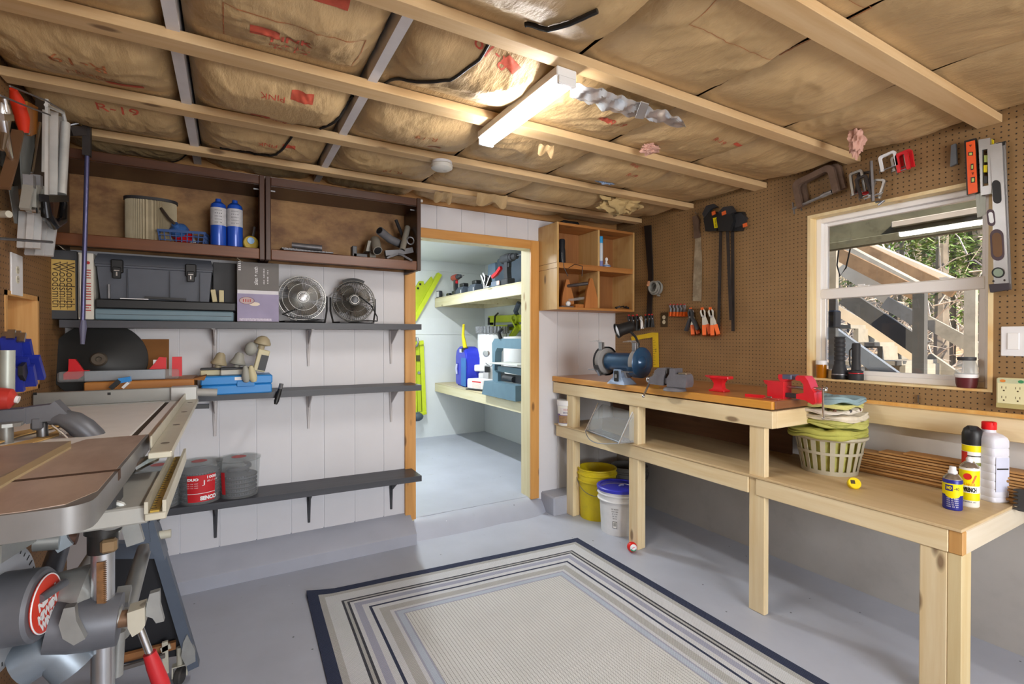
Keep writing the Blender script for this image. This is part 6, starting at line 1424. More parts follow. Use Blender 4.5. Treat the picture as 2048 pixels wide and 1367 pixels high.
def pull(label, u, h, y, mat, rz=0, base=True, top=1.):
    p = ay(u, 740, y); o = V((p.x, y, Z2+hb+.001)); t = thing('sander_grip', label, 'hand grip', o, 'pale hand grips on the blue case'); T = M.Translation(o) @ M.Rotation(R(rz), 4, 'Z')
    b = B(T); b.box(-.075, .075, -.03, .03, 0, .03, .004); b.build('grip_base', kc if mat is kn else mk('pull_pale', 'c0beb4', .5), t); b = B(T); b.box(-.076, .07, -.031, .031, .030, .042, .004); b.build('felt_strip', dgrey, t)
    b = B(T @ M.Rotation(R(12), 4, 'Y')); b.lathe([(.0, .042), (.018, .042), (.016, .055), (.040, .06), (.042, .068), (.030, .09), (.022, .12), (.012, .13), (.0, .13)], 20); b.build('knob', mat, t); return t
pull('beige mushroom knobbed grip block on the blue case, leftmost', 432, .1, 3.27, kn); pull('grey knobbed grip block in the middle of the blue case', 470, .1, 3.25, kg, 6)
p = ay(508, 735, 3.26); o = V((p.x, 3.26, Z2+hb+.001)); t = thing('sander_grip', 'tall leaning beige grip with a domed knob at the right of the blue case', 'hand grip', o, 'pale hand grips on the blue case'); T = TR(o, ry=14)
b = B(T); b.box(-.012, .05, -.03, .03, 0.02, .15, .004); b.build('grip_base', kc, t); b = B(T); b.box(.01, .05, -.033, -.029, .03, .12); b.build('dark_slot', dgrey, t); b = B(T); b.lathe([(.0, .15), (.018, .15), (.018, .17), (.045, .178), (.046, .19), (.032, .215), (.015, .228), (.0, .23)], 20); b.build('knob', kn, t); b = B(T); b.sph((-.05, .0, .14), .035, 14, (1, .8, 1.2)); b.build('grey_bulb', kg, t)
for u, lb in ((493, 'grey white egg shaped handle leaning over the blue case, left of the pair'), (508, 'cream egg shaped handle leaning over the blue case, right of the pair')):
    p = ay(u, 745, 3.145); b = B(TR((p.x, 3.142, Z2+hb*.62), ry=-10 if u > 500 else -4)); b.lathe([(.0, 0), (.014, .004), (.020, .02), (.022, .04), (.017, .07), (.010, .095), (.0, .10)], 18); tag(b.build('sander_egg', kg if u < 500 else kc), lb, 'handle', 'egg shaped handles')
a = ay(563, 765, 3.22); e = ay(551, 808, 3.2); t = thing('screwdriver', 'black handled screwdriver hanging over the edge of the middle shelf', 'screwdriver', e)
b = B(); b.tube([V((a.x, 3.22, Z2+.045)), V((a.x-.008, 3.224, Z2+.01))], .012, 10); b.build('shank', steel, t); m_ = V((a.x-.008, 3.222, Z2+.012)); b = B(); b.tube([m_, lerp(m_, e, .3), lerp(m_, e, .8), e], [.012, .014, .014, .009], 12); b.build('handle', black, t)
# ================================================================ tubs of collated screws on the bottom shelf
clear2 = clear.copy(); clear2.name = 'clear_tub_plastic'
for _q in clear2.node_tree.nodes:
    if _q.type == 'MIX_SHADER': _q.inputs[0].default_value = .11
def tub(label, u, y, lab):
    p = ay(u, 980, y); o = V((p.x, y, .519-.0146*(p.x+.42))); t = thing('screw_tub', label, 'tub', o, 'clear tubs of collated screws'); T = M.Translation(o); r0, r1, h = .103, .114, .22
    b = B(T); b.lathe([(r0, .002), (r1, h*.92), (r1+.002, h), (r1-.002, h), (r0-.003, .003)], 36); b.build('tub_wall', clear2, t)
    b = B(T); b.lathe([(.0, h-.012), (r1-.012, h-.010), (r1+.004, h-.004), (r1+.005, h+.006), (r1-.01, h+.008), (.0, h+.004)], 36); b.build('tub_lid', clear2, t)
    b = B(T); b.lathe([(.0, h+.0085), (.04, h+.0085)], 20); b.build('lid_label', mk('lid_label_red', 'b8403c', .5, var=.2, vs=40), t)
    for i in range(7 if lab else 5):
        rr_ = (r0-.012)+(.008 if lab else .004)*i/6; z = .012+i*.0245; b = B(T); b.lathe([(rr_-.02, z), (rr_, z), (rr_+.0015, z+.009), (rr_, z+.018), (rr_-.02, z+.018)], 34); b.build('screw_strip', mk('strip_grey', '5a5c66', .5, .3, var=.15, vs=40), t)
        b = B(T)
        for q in range(44): a_ = 2*PI*q/44; b.sph((math.cos(a_)*(rr_+.0), math.sin(a_)*(rr_+.0), z+.012), .0052, 6)
        b.build('screw_heads', mk('screw_dark', '2e3036', .4, .7), t)
    if not lab:
        b = B(T); b.tube([(.06*math.cos(i*.6), .06*math.sin(i*.6), .13+.05*(i/12)) for i in range(13)], .011, 6); b.build('loose_strip', mk('strip_grey', '5a5c66', .5, .3), t)
    if lab:
        rl = r1+.0006; b = B(T); a0 = VD(o); c_ = R(-90)-a0
        b.lathe([(lerp((r0, 0, 0), (r1, 0, 0), z/h/.92).x+.0008, z) for z in (.02, .17)], 20, None, c_-.55, c_+.75); b.build('red_label', mk('label_red', 'c8242c', .5, var=.03), t)
        TF = lambda z, da: faceT(o, z, r0+(r1-r0)*z/h+.002, da)
        text('DUO', .03, inkw, t, TF(.148, -16), bend=r1, fit=(.055, .016), bold=.002); text('1000', .03, inkw, t, TF(.155, 32), bend=r1, fit=(.052, .016), bold=.001); text('#8 x 1 1/4"', .03, inkw, t, TF(.134, 34), bend=r1, fit=(.06, .012)); text('J', .03, inkw, t, TF(.125, 10), bend=r1, fit=(.014, .03))
        text('SENCO', .03, inkw, t, TF(.04, 24), bend=r1, fit=(.085, .024), bold=.002); b = B(T); b.lathe([(lerp((r0, 0, 0), (r1, 0, 0), z/h/.92).x+.0014, z) for z in (.066, .069)], 20, None, c_-.55, c_+.75); b.build('label_line', inkw, t)
        for j in range(3): text('IilI lIil IllIl', .01, inkw, t, TF(.125-.012*j, -18), bend=r1, fit=(.055, .004))
    elif lab is False:
        b = B(T); a0 = VD(o); c_ = R(-90)-a0; b.lathe([(lerp((r0, 0, 0), (r1, 0, 0), z/h/.92).x+.0008, z) for z in (.03, .16)], 8, None, c_-.95, c_-.70); b.build('red_label', mk('label_red', 'c8242c', .5), t)
    return t
tub('clear tub of collated screws with a big red SENCO label', 399, 3.345, True)
tub('clear tub of collated screws, rightmost on the bottom shelf, red label edge turned away', 478, 3.365, False)
tub('clear tub of screws mostly hidden behind the cream rail of the table saw', 318, 3.345, None)
# bar clamp hanging in front of the shelves at the left
t = thing('pipe_clamp', 'tall blue pipe clamp hanging in front of the left end of the shelves', 'clamp', ay(166, 690, 3.05))
b = B(); b.cyl(ay(175, 280, 3.05), ay(165, 660, 3.05), .0095, n=12); b.build('pipe', mk('pipe_blue_grey', '5c5c80', .35, .6), t)
b = B(); b.tube([ay(166.5, 640, 3.05), ay(166, 655, 3.05), ay(165.5, 672, 3.05), ay(165, 688, 3.05)], [.011, .015, .011, .0085], 10); b.build('lower_grip', mk('grip_lilac', '65657e', .5), t)
b = B(); b.bar([ay(174, 240, 3.05), ay(174, 312, 3.05)], .03, .03, up=(0, 1, 0)); b.bar([ay(176, 262, 3.05), ay(140, 262, 3.0)], .022, .04, up=(0, 0, 1)); b.build('clamp_head', darkiron, t)
b = B(); b.cyl(ay(140, 250, 3.02), ay(158, 246, 3.02), .006, n=8); b.build('head_screw', steel, t)
# ================================================================ storeroom shelves and contents
XS = 2.41
sply = wood('store_ply', 'd2c6a4', 'bfb088', 1, .6, False); sface = wood('store_pine_y', 'e8e0c0', 'd8cb9c', 1, .55, kc='9a8050')
def sshelf(zt, zb, label):
    t = thing('storage_shelf', label, 'shelf', (2.79, 5, zb), 'pine shelves in the storeroom')
    b = B(); b.box(XS, XR2-.001, 3.72, YF-.013, zt-.014, zt, .002); b.build('board', sply, t); b = B(); b.box(XS, XS+.036, 3.72, YF-.013, zb, zt-.014, .003); b.build('front_rail', sface, t)
    b = B(); b.box(XS+.04, XR2-.002, YF-.05, YF-.013, zb+.01, zt-.014); b.build('end_cleat', sface, t); b = B(); b.box(XR2-.04, XR2-.001, 3.72, YF-.05, zb+.01, zt-.014); b.build('wall_cleat', sface, t)
    for y in (4.4, 5.3): b = B(); b.box(XS+.036, XR2-.04, y, y+.036, zb, zt-.014); b.build('cross_brace', sface, t)
ZU, ZD = ax(869, 597, XS).z, ax(869, 769, XS).z
ZU, ZD = 1.99, .845
sshelf(ZU, ZU-.125, 'upper pine shelf in the storeroom holding the drills'); sshelf(ZD, ZD-.115, 'lower pine shelf in the storeroom holding the blue jug and scroll saw')
def on(u, v, x, z): p = ax(u, v, x); return V((x, p.y, z))
SF = lambda o, rz=0.: basis(o, (0, -1, 0), (1, 0, 0)) @ M.Rotation(R(rz), 4, 'Z')
dsl = mk('case_slate_blue', '6a7f92', .45, var=.05); dkc = mk('tool_charcoal', '34363c', .45, var=.08)
def drill(label, o, body, acc, s=1., rz=0.):
    t = thing('cordless_drill', label, 'drill', o, None); T = SF(o, rz) @ M.Scale(s, 4)
    b = B(T); b.box(-.045, .045, -.032, .032, 0, .05, .008); b.build('battery', dkc, t)
    b = B(T); b.bar([(.0, 0, .045), (-.008, 0, .10), (-.005, 0, .165)], .034, .045, up=(1, 0, 0)); b.build('grip', dkc, t)
    b = B(T); b.lathe([(.0, -.085), (.026, -.083), (.032, -.07), (.033, .02), (.030, .045), (.0, .045)], 20, TR((0, 0, .19), ry=90)); b.build('motor_housing', body, t)
    b = B(T); b.box(.008, .03, -.012, .012, .125, .155, .004); b.build('trigger', acc, t)
    b = B(T); b.lathe([(.028, .044), (.027, .07), (.021, .075), (.020, .115), (.010, .125), (.0, .125)], 18, TR((0, 0, .19), ry=90)); b.build('chuck', dkc, t)
    b = B(T); b.cyl((.12, 0, .19), (.20, 0, .19), .004, n=8); b.build('bit', steel, t)
    return t
o = on(912, 588, 2.50, ZU); drill('red and black cordless drill standing on the upper storeroom shelf', o, mk('drill_red', 'a84434', .45, var=.08), redp, 1.22)
o = on(878, 596, 2.46, ZU); t = thing('work_light', 'little white faced work light at the far end of the upper storeroom shelf', 'light', o); T = SF(o, 10)
b = B(T); b.box(-.045, .045, -.02, .03, 0, .10, .008); b.build('housing', dkc, t); b = B(T); b.box(-.03, .03, -.024, -.019, .015, .088, .003); b.build('lens', whitep, t)
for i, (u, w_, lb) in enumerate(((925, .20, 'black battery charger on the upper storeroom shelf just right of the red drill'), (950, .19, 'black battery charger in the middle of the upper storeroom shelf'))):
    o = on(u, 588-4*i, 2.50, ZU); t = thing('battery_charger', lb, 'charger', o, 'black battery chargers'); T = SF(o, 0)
    b = B(T); b.rings([[(-w_/2, -.05, 0), (w_/2, -.05, 0), (w_/2, .06, 0), (-w_/2, .06, 0)], [(-w_/2, -.05, .05), (w_/2, -.05, .05), (w_/2, .06, .05), (-w_/2, .06, .05)], [(-w_*.35, -.03, .09), (w_*.45, -.03, .09), (w_*.45, .05, .09), (-w_*.35, .05, .09)]]); b.build('charger_body', mk('charger_slate', '4a525e', .45), t)
    b = B(T); b.box(-.03, w_*.42, -.03, .045, .09, .135, .008); b.build('battery', black, t)
    b = B(T); b.box(w_*.28, w_*.34, -.052, -.049, .01, .05); b.build('painted_glint', whitep, t)  # white patch painted as a glint on the charger front
o = on(882+16, 594, 2.46, ZU); b = B(); b.cb(o+V((0, 0, .02)), (.05, .09, .04), .01); tag(b.build('bit_case', black), 'small black lump of a case at the foot of the red drill', 'case')
# coiled strap
o = on(968, 583, 2.47, ZU); t = thing('strap_coil', 'black and white coiled strap hanging on the upper storeroom shelf beside the blue case', 'strap', o)
b = B(SF(o)); 
for i in range(5): b.tor((0, .02+.012*i, .10), .06-.004*i, .008, 20, 6, axis='y')
b.build('black_coil', black, t); b = B(SF(o)); b.bar([(-.06, -.01, .17), (.0, -.02, .12), (.04, -.02, .06), (.06, -.03, .01)], .02, .004, up=(0, 1, 0)); b.bar([(-.03, .0, .19), (.04, -.01, .14), (.03, -.01, .09)], .02, .004, up=(0, 1, 0)); b.build('white_band', whitep, t)
# blue grey case, black drill, red nailer
p0 = on(974, 575, 2.72, ZU); t = thing('tool_case', 'slate blue tool case standing at the back of the upper storeroom shelf', 'case', p0)
b = B(SF(p0)); b.box(-.0, .20, .0, .32, .0, .36, .03, seg=2); b.build('case_shell', dsl, t); b = B(SF(p0)); b.box(.20, .85, .02, .32, 0, .40, .03, seg=2); b.build('case_front', mk('case_dark_slate', '4c5866', .5), t)
o = on(1016, 577, 2.50, ZU); drill('black and grey cordless drill by the doorway end of the upper storeroom shelf', o, dkc, dgrey, 1.5)
o = on(994, 580, 2.47, ZU); t = thing('stapler', 'red handled staple gun on the upper storeroom shelf in front of the blue case', 'staple gun', o); T = SF(o)
b = B(T); b.box(-.10, .08, -.025, .025, .0, .07, .012); b.build('body', mk('stapler_steel', '6e7a8c', .4, .3), t); b = B(T); b.bar([(-.10, 0, .12), (.0, 0, .15), (.09, 0, .20)], .03, .035); b.build('red_handle', redp, t); b = B(T); b.box(.04, .10, -.028, -.02, .02, .06); b.build('label', mk('label_pink', 'd8b0a8', .5), t)
b = B(T); b.tube([(-.10, -.03, .14), (-.13, -.05, .06), (-.09, -.09, .004), (.0, -.10, .004)], .005, 6); b.build('cable', whitep, t)
# sawhorse hanging under the shelf on the right wall
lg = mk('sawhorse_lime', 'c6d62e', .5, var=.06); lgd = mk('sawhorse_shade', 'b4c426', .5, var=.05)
xr = XR2-.02
t = thing('folding_sawhorse', 'lime yellow folded sawhorse hanging on the right storeroom wall under the upper shelf', 'sawhorse', ax(1010, 660, xr))
b = B(); b.bar([ax(980, 638, xr-.03), ax(1060, 636, xr-.03)], .05, .09); b.bar([ax(984, 655, xr-.04), ax(1060, 654, xr-.04)], .05, .07); b.build('beam', lg, t)
b = B(); b.bar([ax(1028, 640, xr-.08), ax(1036, 655, xr-.08), ax(1024, 672, xr-.09)], .03, .08, up=(1, 0, 0)); b.tor(ax(1028, 638, xr-.09), .05, .012, 20, 6, axis='x'); b.build('leg_hinge', lgd, t)
b = B(); b.bar([ax(979, 642, xr-.03), ax(983, 642, xr-.03)], .055, .10); b.bar([ax(1017, 651, xr-.1), ax(1032, 650, xr-.1)], .03, .03); b.build('end_cap', black, t)
b = B(); b.tube([ax(996, 626, xr-.02), ax(990, 632, xr-.10), ax(989, 650, xr-.12), ax(990, 660, xr-.11), ax(1008, 661, xr-.02)], .012, 8); b.build('wall_hook', black, t)
b = B(); b.tube([ax(1038, 605, xr-.05), ax(1031, 622, xr-.05), ax(1034, 630, xr-.05)], .03, 10); tag(b.build('rubber_sleeve', mk('grip_slate', '5a6478', .5)), 'slate rubber grip just visible under the upper storeroom shelf by the jamb', 'grip')
# blue fuel jug
o = on(936, 766, 2.62, ZD); t = thing('fuel_jug', 'bright blue fuel jug with a yellow spout on the lower storeroom shelf', 'jug', o); T = SF(o, -6) @ M.Diagonal((1.22, 1.1, 1.06, 1))
jb = mk('jug_blue', '2f3cc8', .4, var=.04, coat=.2)
sidej = basis((0, 0, 0), (1, 0, 0), (0, 0, 1))
b = B(T); pr = [(-.17, .03), (-.14, 0), (.14, 0), (.17, .03), (.17, .30), (.15, .36), (.12, .40)] + arc((-.02, .33), .13, 40, 140, 6) + [(-.15, .38), (-.17, .30)]
b.prism([(-.175, .04), (-.15, .0), (.15, .0), (.175, .04), (.175, .36), (.13, .44), (.05, .47), (-.08, .47), (-.145, .43), (-.175, .35)], -.09, .09, T=sidej)
es = [e for e in b.bm.edges]; bmesh.ops.bevel(b.bm, geom=es, offset=.02, segments=3, affect='EDGES'); b.build('jug_body', jb, t, smooth=60)
b = B(T); b.box(.02, .172, -.0915, -.088, .012, .34, .0); b.build('jug_face', mk('jug_blue_pale', '2a74c4', .45), t)
b = B(T); b.box(-.13, -.07, -.094, -.088, .13, .27, .01); b.build('grip_recess', mk('jug_blue_dark', '20289a', .4), t); b = B(T); b.tube([(-.10, -.097, .14), (-.10, -.106, .20), (-.10, -.097, .26)], .012, 8); b.build('side_grip', mk('jug_pale_grip', 'c2c6e8', .4), t)
b = B(T); b.box(-.03, .05, -.0925, -.089, .40, .44, .004); b.build('handle_gap', whitep, t)
b = B(T); b.lathe([(.0, .41), (.042, .41), (.042, .455), (.03, .46), (.0, .46)], 18, M.Translation((.07, -.06, 0))); b.build('spout_collar', rub, t)
b = B(T); b.tube([(.07, -.06, .455), (.03, -.07, .60), (.035, -.07, .64), (.08, -.08, .73)], [.026, .018, .015, .014], 10); b.build('spout', yellowp, t)
# white drum heaters
hw = mk('heater_white', 'e6e8ea', .4, var=.02)
o = on(985, 790, 2.86, ZD); t = thing('kerosene_heater', 'white round heater with a ribbed metal top ring on the lower storeroom shelf', 'heater', o); T = M.Translation(o)
b = B(T); b.lathe([(.0, 0), (.21, 0), (.21, .012), (.185, .03), (.185, .66), (.18, .67), (.0, .67)], 40); b.build('drum', hw, t)
b = B(T); n = 120; b.rings([[((.20+.012*(i % 4 < 2))*math.cos(2*PI*i/n), (.20+.012*(i % 4 < 2))*math.sin(2*PI*i/n), z) for i in range(n)] for z in (.665, .75)]); b.build('ribbed_ring', mk('ring_zinc', '8a8c90', .4, .6, var=.3, vs=60), t, smooth=10)
fT = faceT(o, 0, .185, -18)
b = B(fT); b.lathe([(.0, .01), (.028, .01), (.032, .004), (.045, .0)], 20, M.Translation((-.02, .42, 0))); b.build('gauge', chrome, t)
b = B(fT); b.box(-.16, -.02, .20, .28, -.05, .05, .01); b.build('bracket_box', whitep, t); b = B(fT); b.box(-.02, .03, .19, .26, -.02, .06, .004); b.build('black_lever', black, t)
b = B(fT); b.box(-.10, -.0, .09, .18, -.06, .06, .006); b.build('valve_box', whitep, t); b = B(fT); b.box(-.04, .03, .10, .19, .058, .064, .002); b.build('notice_label', mk('label_greyish', 'c4c4c8', .5), t)
b = B(fT); b.tube([(-.02, .30, .02), (.06, .26, .06), (.14, .36, .05), (.20, .48, .0), (.22, .60, -.05)], .005, 6); b.build('wire_bail', steel, t)
o2 = on(958, 777, 2.52, ZD); t = thing('heater_base_tray', 'white metal control box with a red printed label in front of the round heater', 'control box', o2); T = SF(o2, 14)
b = B(T); b.box(-.14, .15, -.07, .10, .012, .13, .012); b.build('box_shell', whitep, t); b = B(T); b.box(-.15, .16, -.08, .11, 0, .012); b.build('foot', black, t); b = B(T); b.box(-.04, .12, -.0715, -.069, .03, .11); b.build('printed_label', mk('label_offwhite', 'e2d4cc', .5, var=.1, vs=80), t)
b = B(T); b.box(-.04, .12, -.0722, -.0712, .095, .108); b.build('red_stripe', redp, t)
o = on(1032, 800, 2.95, ZD); b = B(M.Translation(o)); b.lathe([(.0, 0), (.15, 0), (.15, .62), (.0, .63)], 32); tag(b.build('white_drum', hw), 'white cylinder partly hidden behind the scroll saw by the jamb', 'cylinder')
# scroll saw
gb = mk('scroll_saw_blue_grey', '5f7c8c', .45, var=.05)
o = on(1006, 800, 2.50, ZD); t = thing('scroll_saw', 'blue grey scroll saw on the lower storeroom shelf near the jamb', 'scroll saw', o); T = SF(o)
b = B(T); b.prism([(-.22, 0), (.5, 0), (.5, .15), (-.16, .15)], -.12, .14, T=sidej); b.build('saw_base', gb, t)
b = B(T); b.prism([(-.14, .15), (-.02, .15), (-.02, .24), (-.10, .26), (-.08, .46), (-.04, .50), (.5, .50), (.5, .60), (-.10, .60), (-.155, .55)], -.03, .05, T=sidej); b.build('upper_arm', gb, t)
b = B(T); b.prism([(-.03, .26), (.5, .24), (.5, .31), (-.02, .31)], -.03, .05, T=sidej); b.build('lower_arm', gb, t)
b = B(T); b.box(-.08, .5, -.12, .12, .335, .35, .004); b.build('saw_table', mk('table_pale', 'cfd2cc', .4), t)
b = B(T); b.box(.02, .5, -.034, -.028, .16, .24); b.build('motor_bay', mk('bay_black', '25272b', .5), t); b = B(T); b.cyl((.10, -.04, .20), (.30, -.04, .19), .03, n=12); b.build('motor', dgrey, t)
b = B(T @ basis((-.12, -.032, .40), (1, 0, 0), (0, 0, 1))); b.lathe([(.0, .002), (.03, .002)], 16); b.build('red_switch', redp, t)
for x, z in ((-.03, .545), (-.06, .20), (-.06, .29)): b = B(T @ basis((x, -.031, z), (1, 0, 0), (0, 0, 1))); b.lathe([(.0, .003), (.014, .003), (.014, 0)], 12); b.build('bolt', dkc, t)
b = B(T); b.tube([(.04, -.05, .60), (.02, -.06, .66), (.05, -.04, .70)], .02, 8); b.build('air_hose', black, t)
# folded tables / sawhorses on the far wall
yf = YF-.03
t = thing('folding_sawhorse', 'lime yellow sawhorse leg slanting up the far storeroom wall, left of the drills', 'sawhorse', ay(850, 580, yf))
b = B(); b.bar([ay(826, 640, yf), ay(878, 548, yf)], .06, .10, up=(0, -1, 0)); b.build('leg_channel', lg, t)
b = B(); P_ = [(822, 590), (838, 562), (846, 562), (848, 570), (862, 553), (866, 560), (829, 628), (822, 630)]
b.prism([(ay(u, v, yf).x, ay(u, v, yf).z) for u, v in P_], 0, .04, T=basis((0, yf+.02, 0), (1, 0, 0), (0, 0, 1))); b.build('gusset_plate', lgd, t)
for u, v in ((840.5, 568), (836, 576)): p = ay(u, v, yf-.03); b = B(); b.cb(p, (.025, .004, .025)); b.build('slot', inkk, t)
t = thing('folding_sawhorse', 'lime yellow folded sawhorse hanging upright on the far storeroom wall from a grey hook', 'sawhorse', ay(840, 750, yf))
for i, (u0, u1, v0, v1, w_) in enumerate(((826, 829, 690, 826, .10), (834, 838, 686, 822, .09), (842, 848, 683, 828, .10))): b = B(); b.bar([ay(u0, v0, yf-.01*i), ay(u1, v1, yf-.01*i)], .04, w_, up=(0, -1, 0)) if False else b.bar([ay(u0, v0, yf-.02), ay(u1, v1, yf-.02)], w_*.55, .05, up=(0, -1, 0)); b.build('leg_rail', lg if i != 1 else lgd, t)
b = B(); b.bar([ay(822, 688, yf-.05), ay(846, 684, yf-.05)], .05, .06, up=(0, -1, 0)); b.bar([ay(835, 829, yf-.05), ay(852, 824, yf-.05)], .04, .05, up=(0, -1, 0)); b.build('cross_bar', lg, t)
b = B(); b.bar([ay(836, 710, yf-.055), ay(836, 722, yf-.055)], .05, .01, up=(0, -1, 0)); b.build('dark_label', mk('label_olive', '4a4a20', .5), t)
b = B(); p = ay(838, 745, yf-.06); b.cyl(p, p+V((0, .03, 0)), .02, n=12); b.build('pivot_bolt', chrome, t)
b = B(); b.tube([ay(830, 675, yf), ay(835, 676, yf-.10), ay(836.5, 684, yf-.11), ay(834, 691, yf-.10), ay(829, 693, yf-.08)], .014, 8); b.build('wall_hook', steel, t)
b = B(); b.sph(ay(834, 833, yf-.10), .085, 16, (1, .8, .7)); tag(b.build('rubber_bumper', mk('foot_slate', '48545e', .5)), 'dark rounded rubber foot at the bottom of the upright sawhorse on the far wall', 'foot')

# ================================================================ left wall: hanging hand tools
def LT(off=0.): return basis((XL+off, 0, 0), (0, 1, 0), (0, 0, 1))
def l2(u, v, off): p = ax(u, v, XL+off); return (p.y, p.z)
def lpoly(b, px, off, th): b.prism([l2(u, v, off) for u, v in px], 0, th, T=LT(off)); return b
def l3(u, v, off): return ax(u, v, XL+off)
brightm = mk('bright_metal', 'dcdcd8', .35, .45, var=.12, vs=9)
sawbl = mk('saw_blade_grey', '868a88', .4, .6, var=.15, vs=8, dirt='5c5248', dirtf=.3)
t = thing('hand_saw', 'hand saw with an orange brown wooden handle hanging on the left wall', 'saw', l3(50, 470, .05), None)
b = B(); lpoly(b, [(56, 262), (36, 262), (44, 400), (54, 370), (66, 330), (82, 250)], .05, .003); b.build('blade', sawbl, t)
b = B(); lpoly(b, [(40, 200), (62, 212), (78, 240), (66, 262), (48, 270), (40, 252)], .045, .022); b.build('handle', wood('saw_handle', 'b0702c', '8a501c', 2, .4, False), t)
b = B(); p = l3(51, 263, .075); b.cyl(p, p+V((.01, 0, 0)), .012, n=12); b.build('handle_bolt', chrome, t)
t = thing('hand_saw', 'dark bladed hand saw hanging behind the others, tip pointing down at the far left', 'saw', l3(30, 450, .02))
b = B(); lpoly(b, [(0, 240), (28, 245), (42, 300), (40, 378), (28, 376), (16, 350), (0, 330)], .02, .003); b.build('blade', mk('saw_dark', '26241f', .5, .4), t)
b = B(); lpoly(b, [(16, 372), (34, 372), (40, 448), (28, 446)], .03, .003); b.build('tip', sawbl, t)
t = thing('tin_snips', 'long shears with a red grip hanging at the far left of the left wall', 'shears', l3(36, 250, .12))
b = B(); b.tube([l3(26, 178, .12), l3(34, 200, .12), l3(44, 235, .12), l3(48, 264, .12)], [.010, .020, .022, .014], 12); b.build('red_grip', mk('grip_red', 'c02c12', .45), t)
b = B(); b.bar([l3(36, 262, .12), l3(24, 320, .12), l3(8, 376, .12)], .012, .03, up=(1, 0, 0)); b.build('blade', mk('snips_brown', '7a5a40', .5, .4), t)
t = thing('hack_saw', 'chrome framed hack saw with a thick black and chrome handle on the left wall', 'saw', l3(110, 420, .14))
b = B(); b.tube([l3(92, 210, .14), l3(126, 225, .14), l3(131, 246, .14)], .007, 8); b.cyl(l3(131, 246, .14), l3(123, 388, .14), .017, n=14); b.build('frame_tube', brightm, t)
b = B(); b.bar([l3(95, 200, .14), l3(94, 392, .14)], .010, .022, up=(0, 1, 0)); b.build('blade', brightm, t)
b = B(); b.tube([l3(90, 395, .14), l3(93, 430, .14), l3(108, 450, .14), l3(124, 440, .14), l3(127, 410, .14), l3(126, 395, .14)], [.012, .018, .019, .018, .014, .011], 12); b.bar([l3(88, 396, .14), l3(128, 396, .14)], .03, .028); b.build('handle', mk('saw_handle_dark', '2c2c2e', .25, .8), t)
for i, (u0, u1, off, lb) in enumerate(((101, 99, .11, 'brushed steel hack saw bar hanging in the middle of the left wall tools'), (110, 107, .09, 'second brushed steel bar hanging behind the chrome hack saw'))):
    b = B(); b.bar([l3(u0, 222, off), l3(u1, 390, off)], .008, .05, up=(1, 0, 0)); tag(b.build('steel_bar', brightm), lb, 'bar')
t = thing('caulking_gun', 'slim dark caulking gun rod hanging left of the chrome hack saw', 'caulking gun', l3(80, 300, .08))
b = B(); b.bar([l3(86, 196, .08), l3(84, 300, .08), l3(78, 380, .08)], .012, .045, up=(1, 0, 0)); b.build('channel', mk('gun_brown', '463a30', .45, .5), t); b = B(); b.cyl(l3(80, 245, .10), l3(64, 345, .10), .005, n=8); b.build('rod', chrome, t)
for i, (u, lb) in enumerate(((55, 'grey locking pliers hanging at the left of the tool cluster'), (70, 'steel locking pliers with a loop handle beside the black saw handle'))):
    t = thing('locking_pliers', lb, 'pliers', l3(u, 400, .10), 'locking pliers on the left wall')
    b = B(); b.bar([l3(u+3, 350, .10), l3(u+4, 375, .10)], .03, .03, up=(1, 0, 0)); b.build('jaws', steel, t)
    b = B(); b.bar([l3(u+2, 372, .10), l3(u-5, 418, .10)], .016, .03, up=(1, 0, 0)); b.bar([l3(u+9, 372, .10), l3(u+8, 424, .10)], .016, .03, up=(1, 0, 0)); b.build('handles', mk('plier_zinc', 'b8b8b0', .4, .5), t)
    b = B(); p = l3(u+10, 420, .11); b.cyl(p, p+V((.012, 0, 0)), .012, n=10); b.build('adjust_screw', chrome, t)
for i, (u0, u1, v0, v1, w_, lb) in enumerate(((62, 58, 425, 496, .07, 'white metal track hanging under the locking pliers, left of two'), (88, 78, 440, 510, .09, 'wider white metal track hanging under the black saw handle'))):
    b = B(); b.bar([l3(u0, v0, .07), l3(u1, v1, .07)], .012, w_, up=(1, 0, 0)); b.bar([l3(u0, v0, .08), l3(u1, v1, .08)], .006, w_*.3, up=(1, 0, 0)); tag(b.build('metal_track', mk('track_white', 'd0d0d0', .35, .3)), lb, 'track', 'white tracks')
t = thing('chrome_pliers', 'shiny chrome pliers hanging at the very left edge under the ceiling', 'pliers', l3(8, 260, .12))
b = B(); b.tube([l3(8, 196, .12), l3(14, 225, .12), l3(10, 260, .12), l3(4, 300, .12)], [.008, .014, .012, .006], 10); b.tube([l3(2, 205, .12), l3(4, 235, .12), l3(14, 290, .12), l3(24, 322, .12)], [.008, .014, .012, .006], 10); b.build('handles', chrome, t); b = B(); b.bar([l3(0, 233, .13), l3(20, 234, .13)], .02, .02); b.build('joint', chrome, t)
b = B(); b.tube([l3(0, 190, .15), l3(35, 205, .16), l3(100, 230, .17)], .003, 6); b.tube([l3(20, 172, .15), l3(90, 200, .17), l3(128, 222, .17)], .003, 6); tag(b.build('hanger_wire', steel), 'thin hanger wires strung above the tools on the left wall', 'wire')
b = B(); b.cyl(l3(-10, 476, .10), l3(104, 484, .16), .005, n=8); tag(b.build('steel_rod', steel), 'long thin steel rod sticking out level below the tools on the left wall', 'rod')
b = B(); b.cyl(l3(-8, 428, .08), l3(18, 428, .12), .012, n=10); tag(b.build('wooden_peg', mk('peg_pale', 'b8b4a6', .5)), 'short pale peg sticking out of the pegboard at the left edge', 'peg')
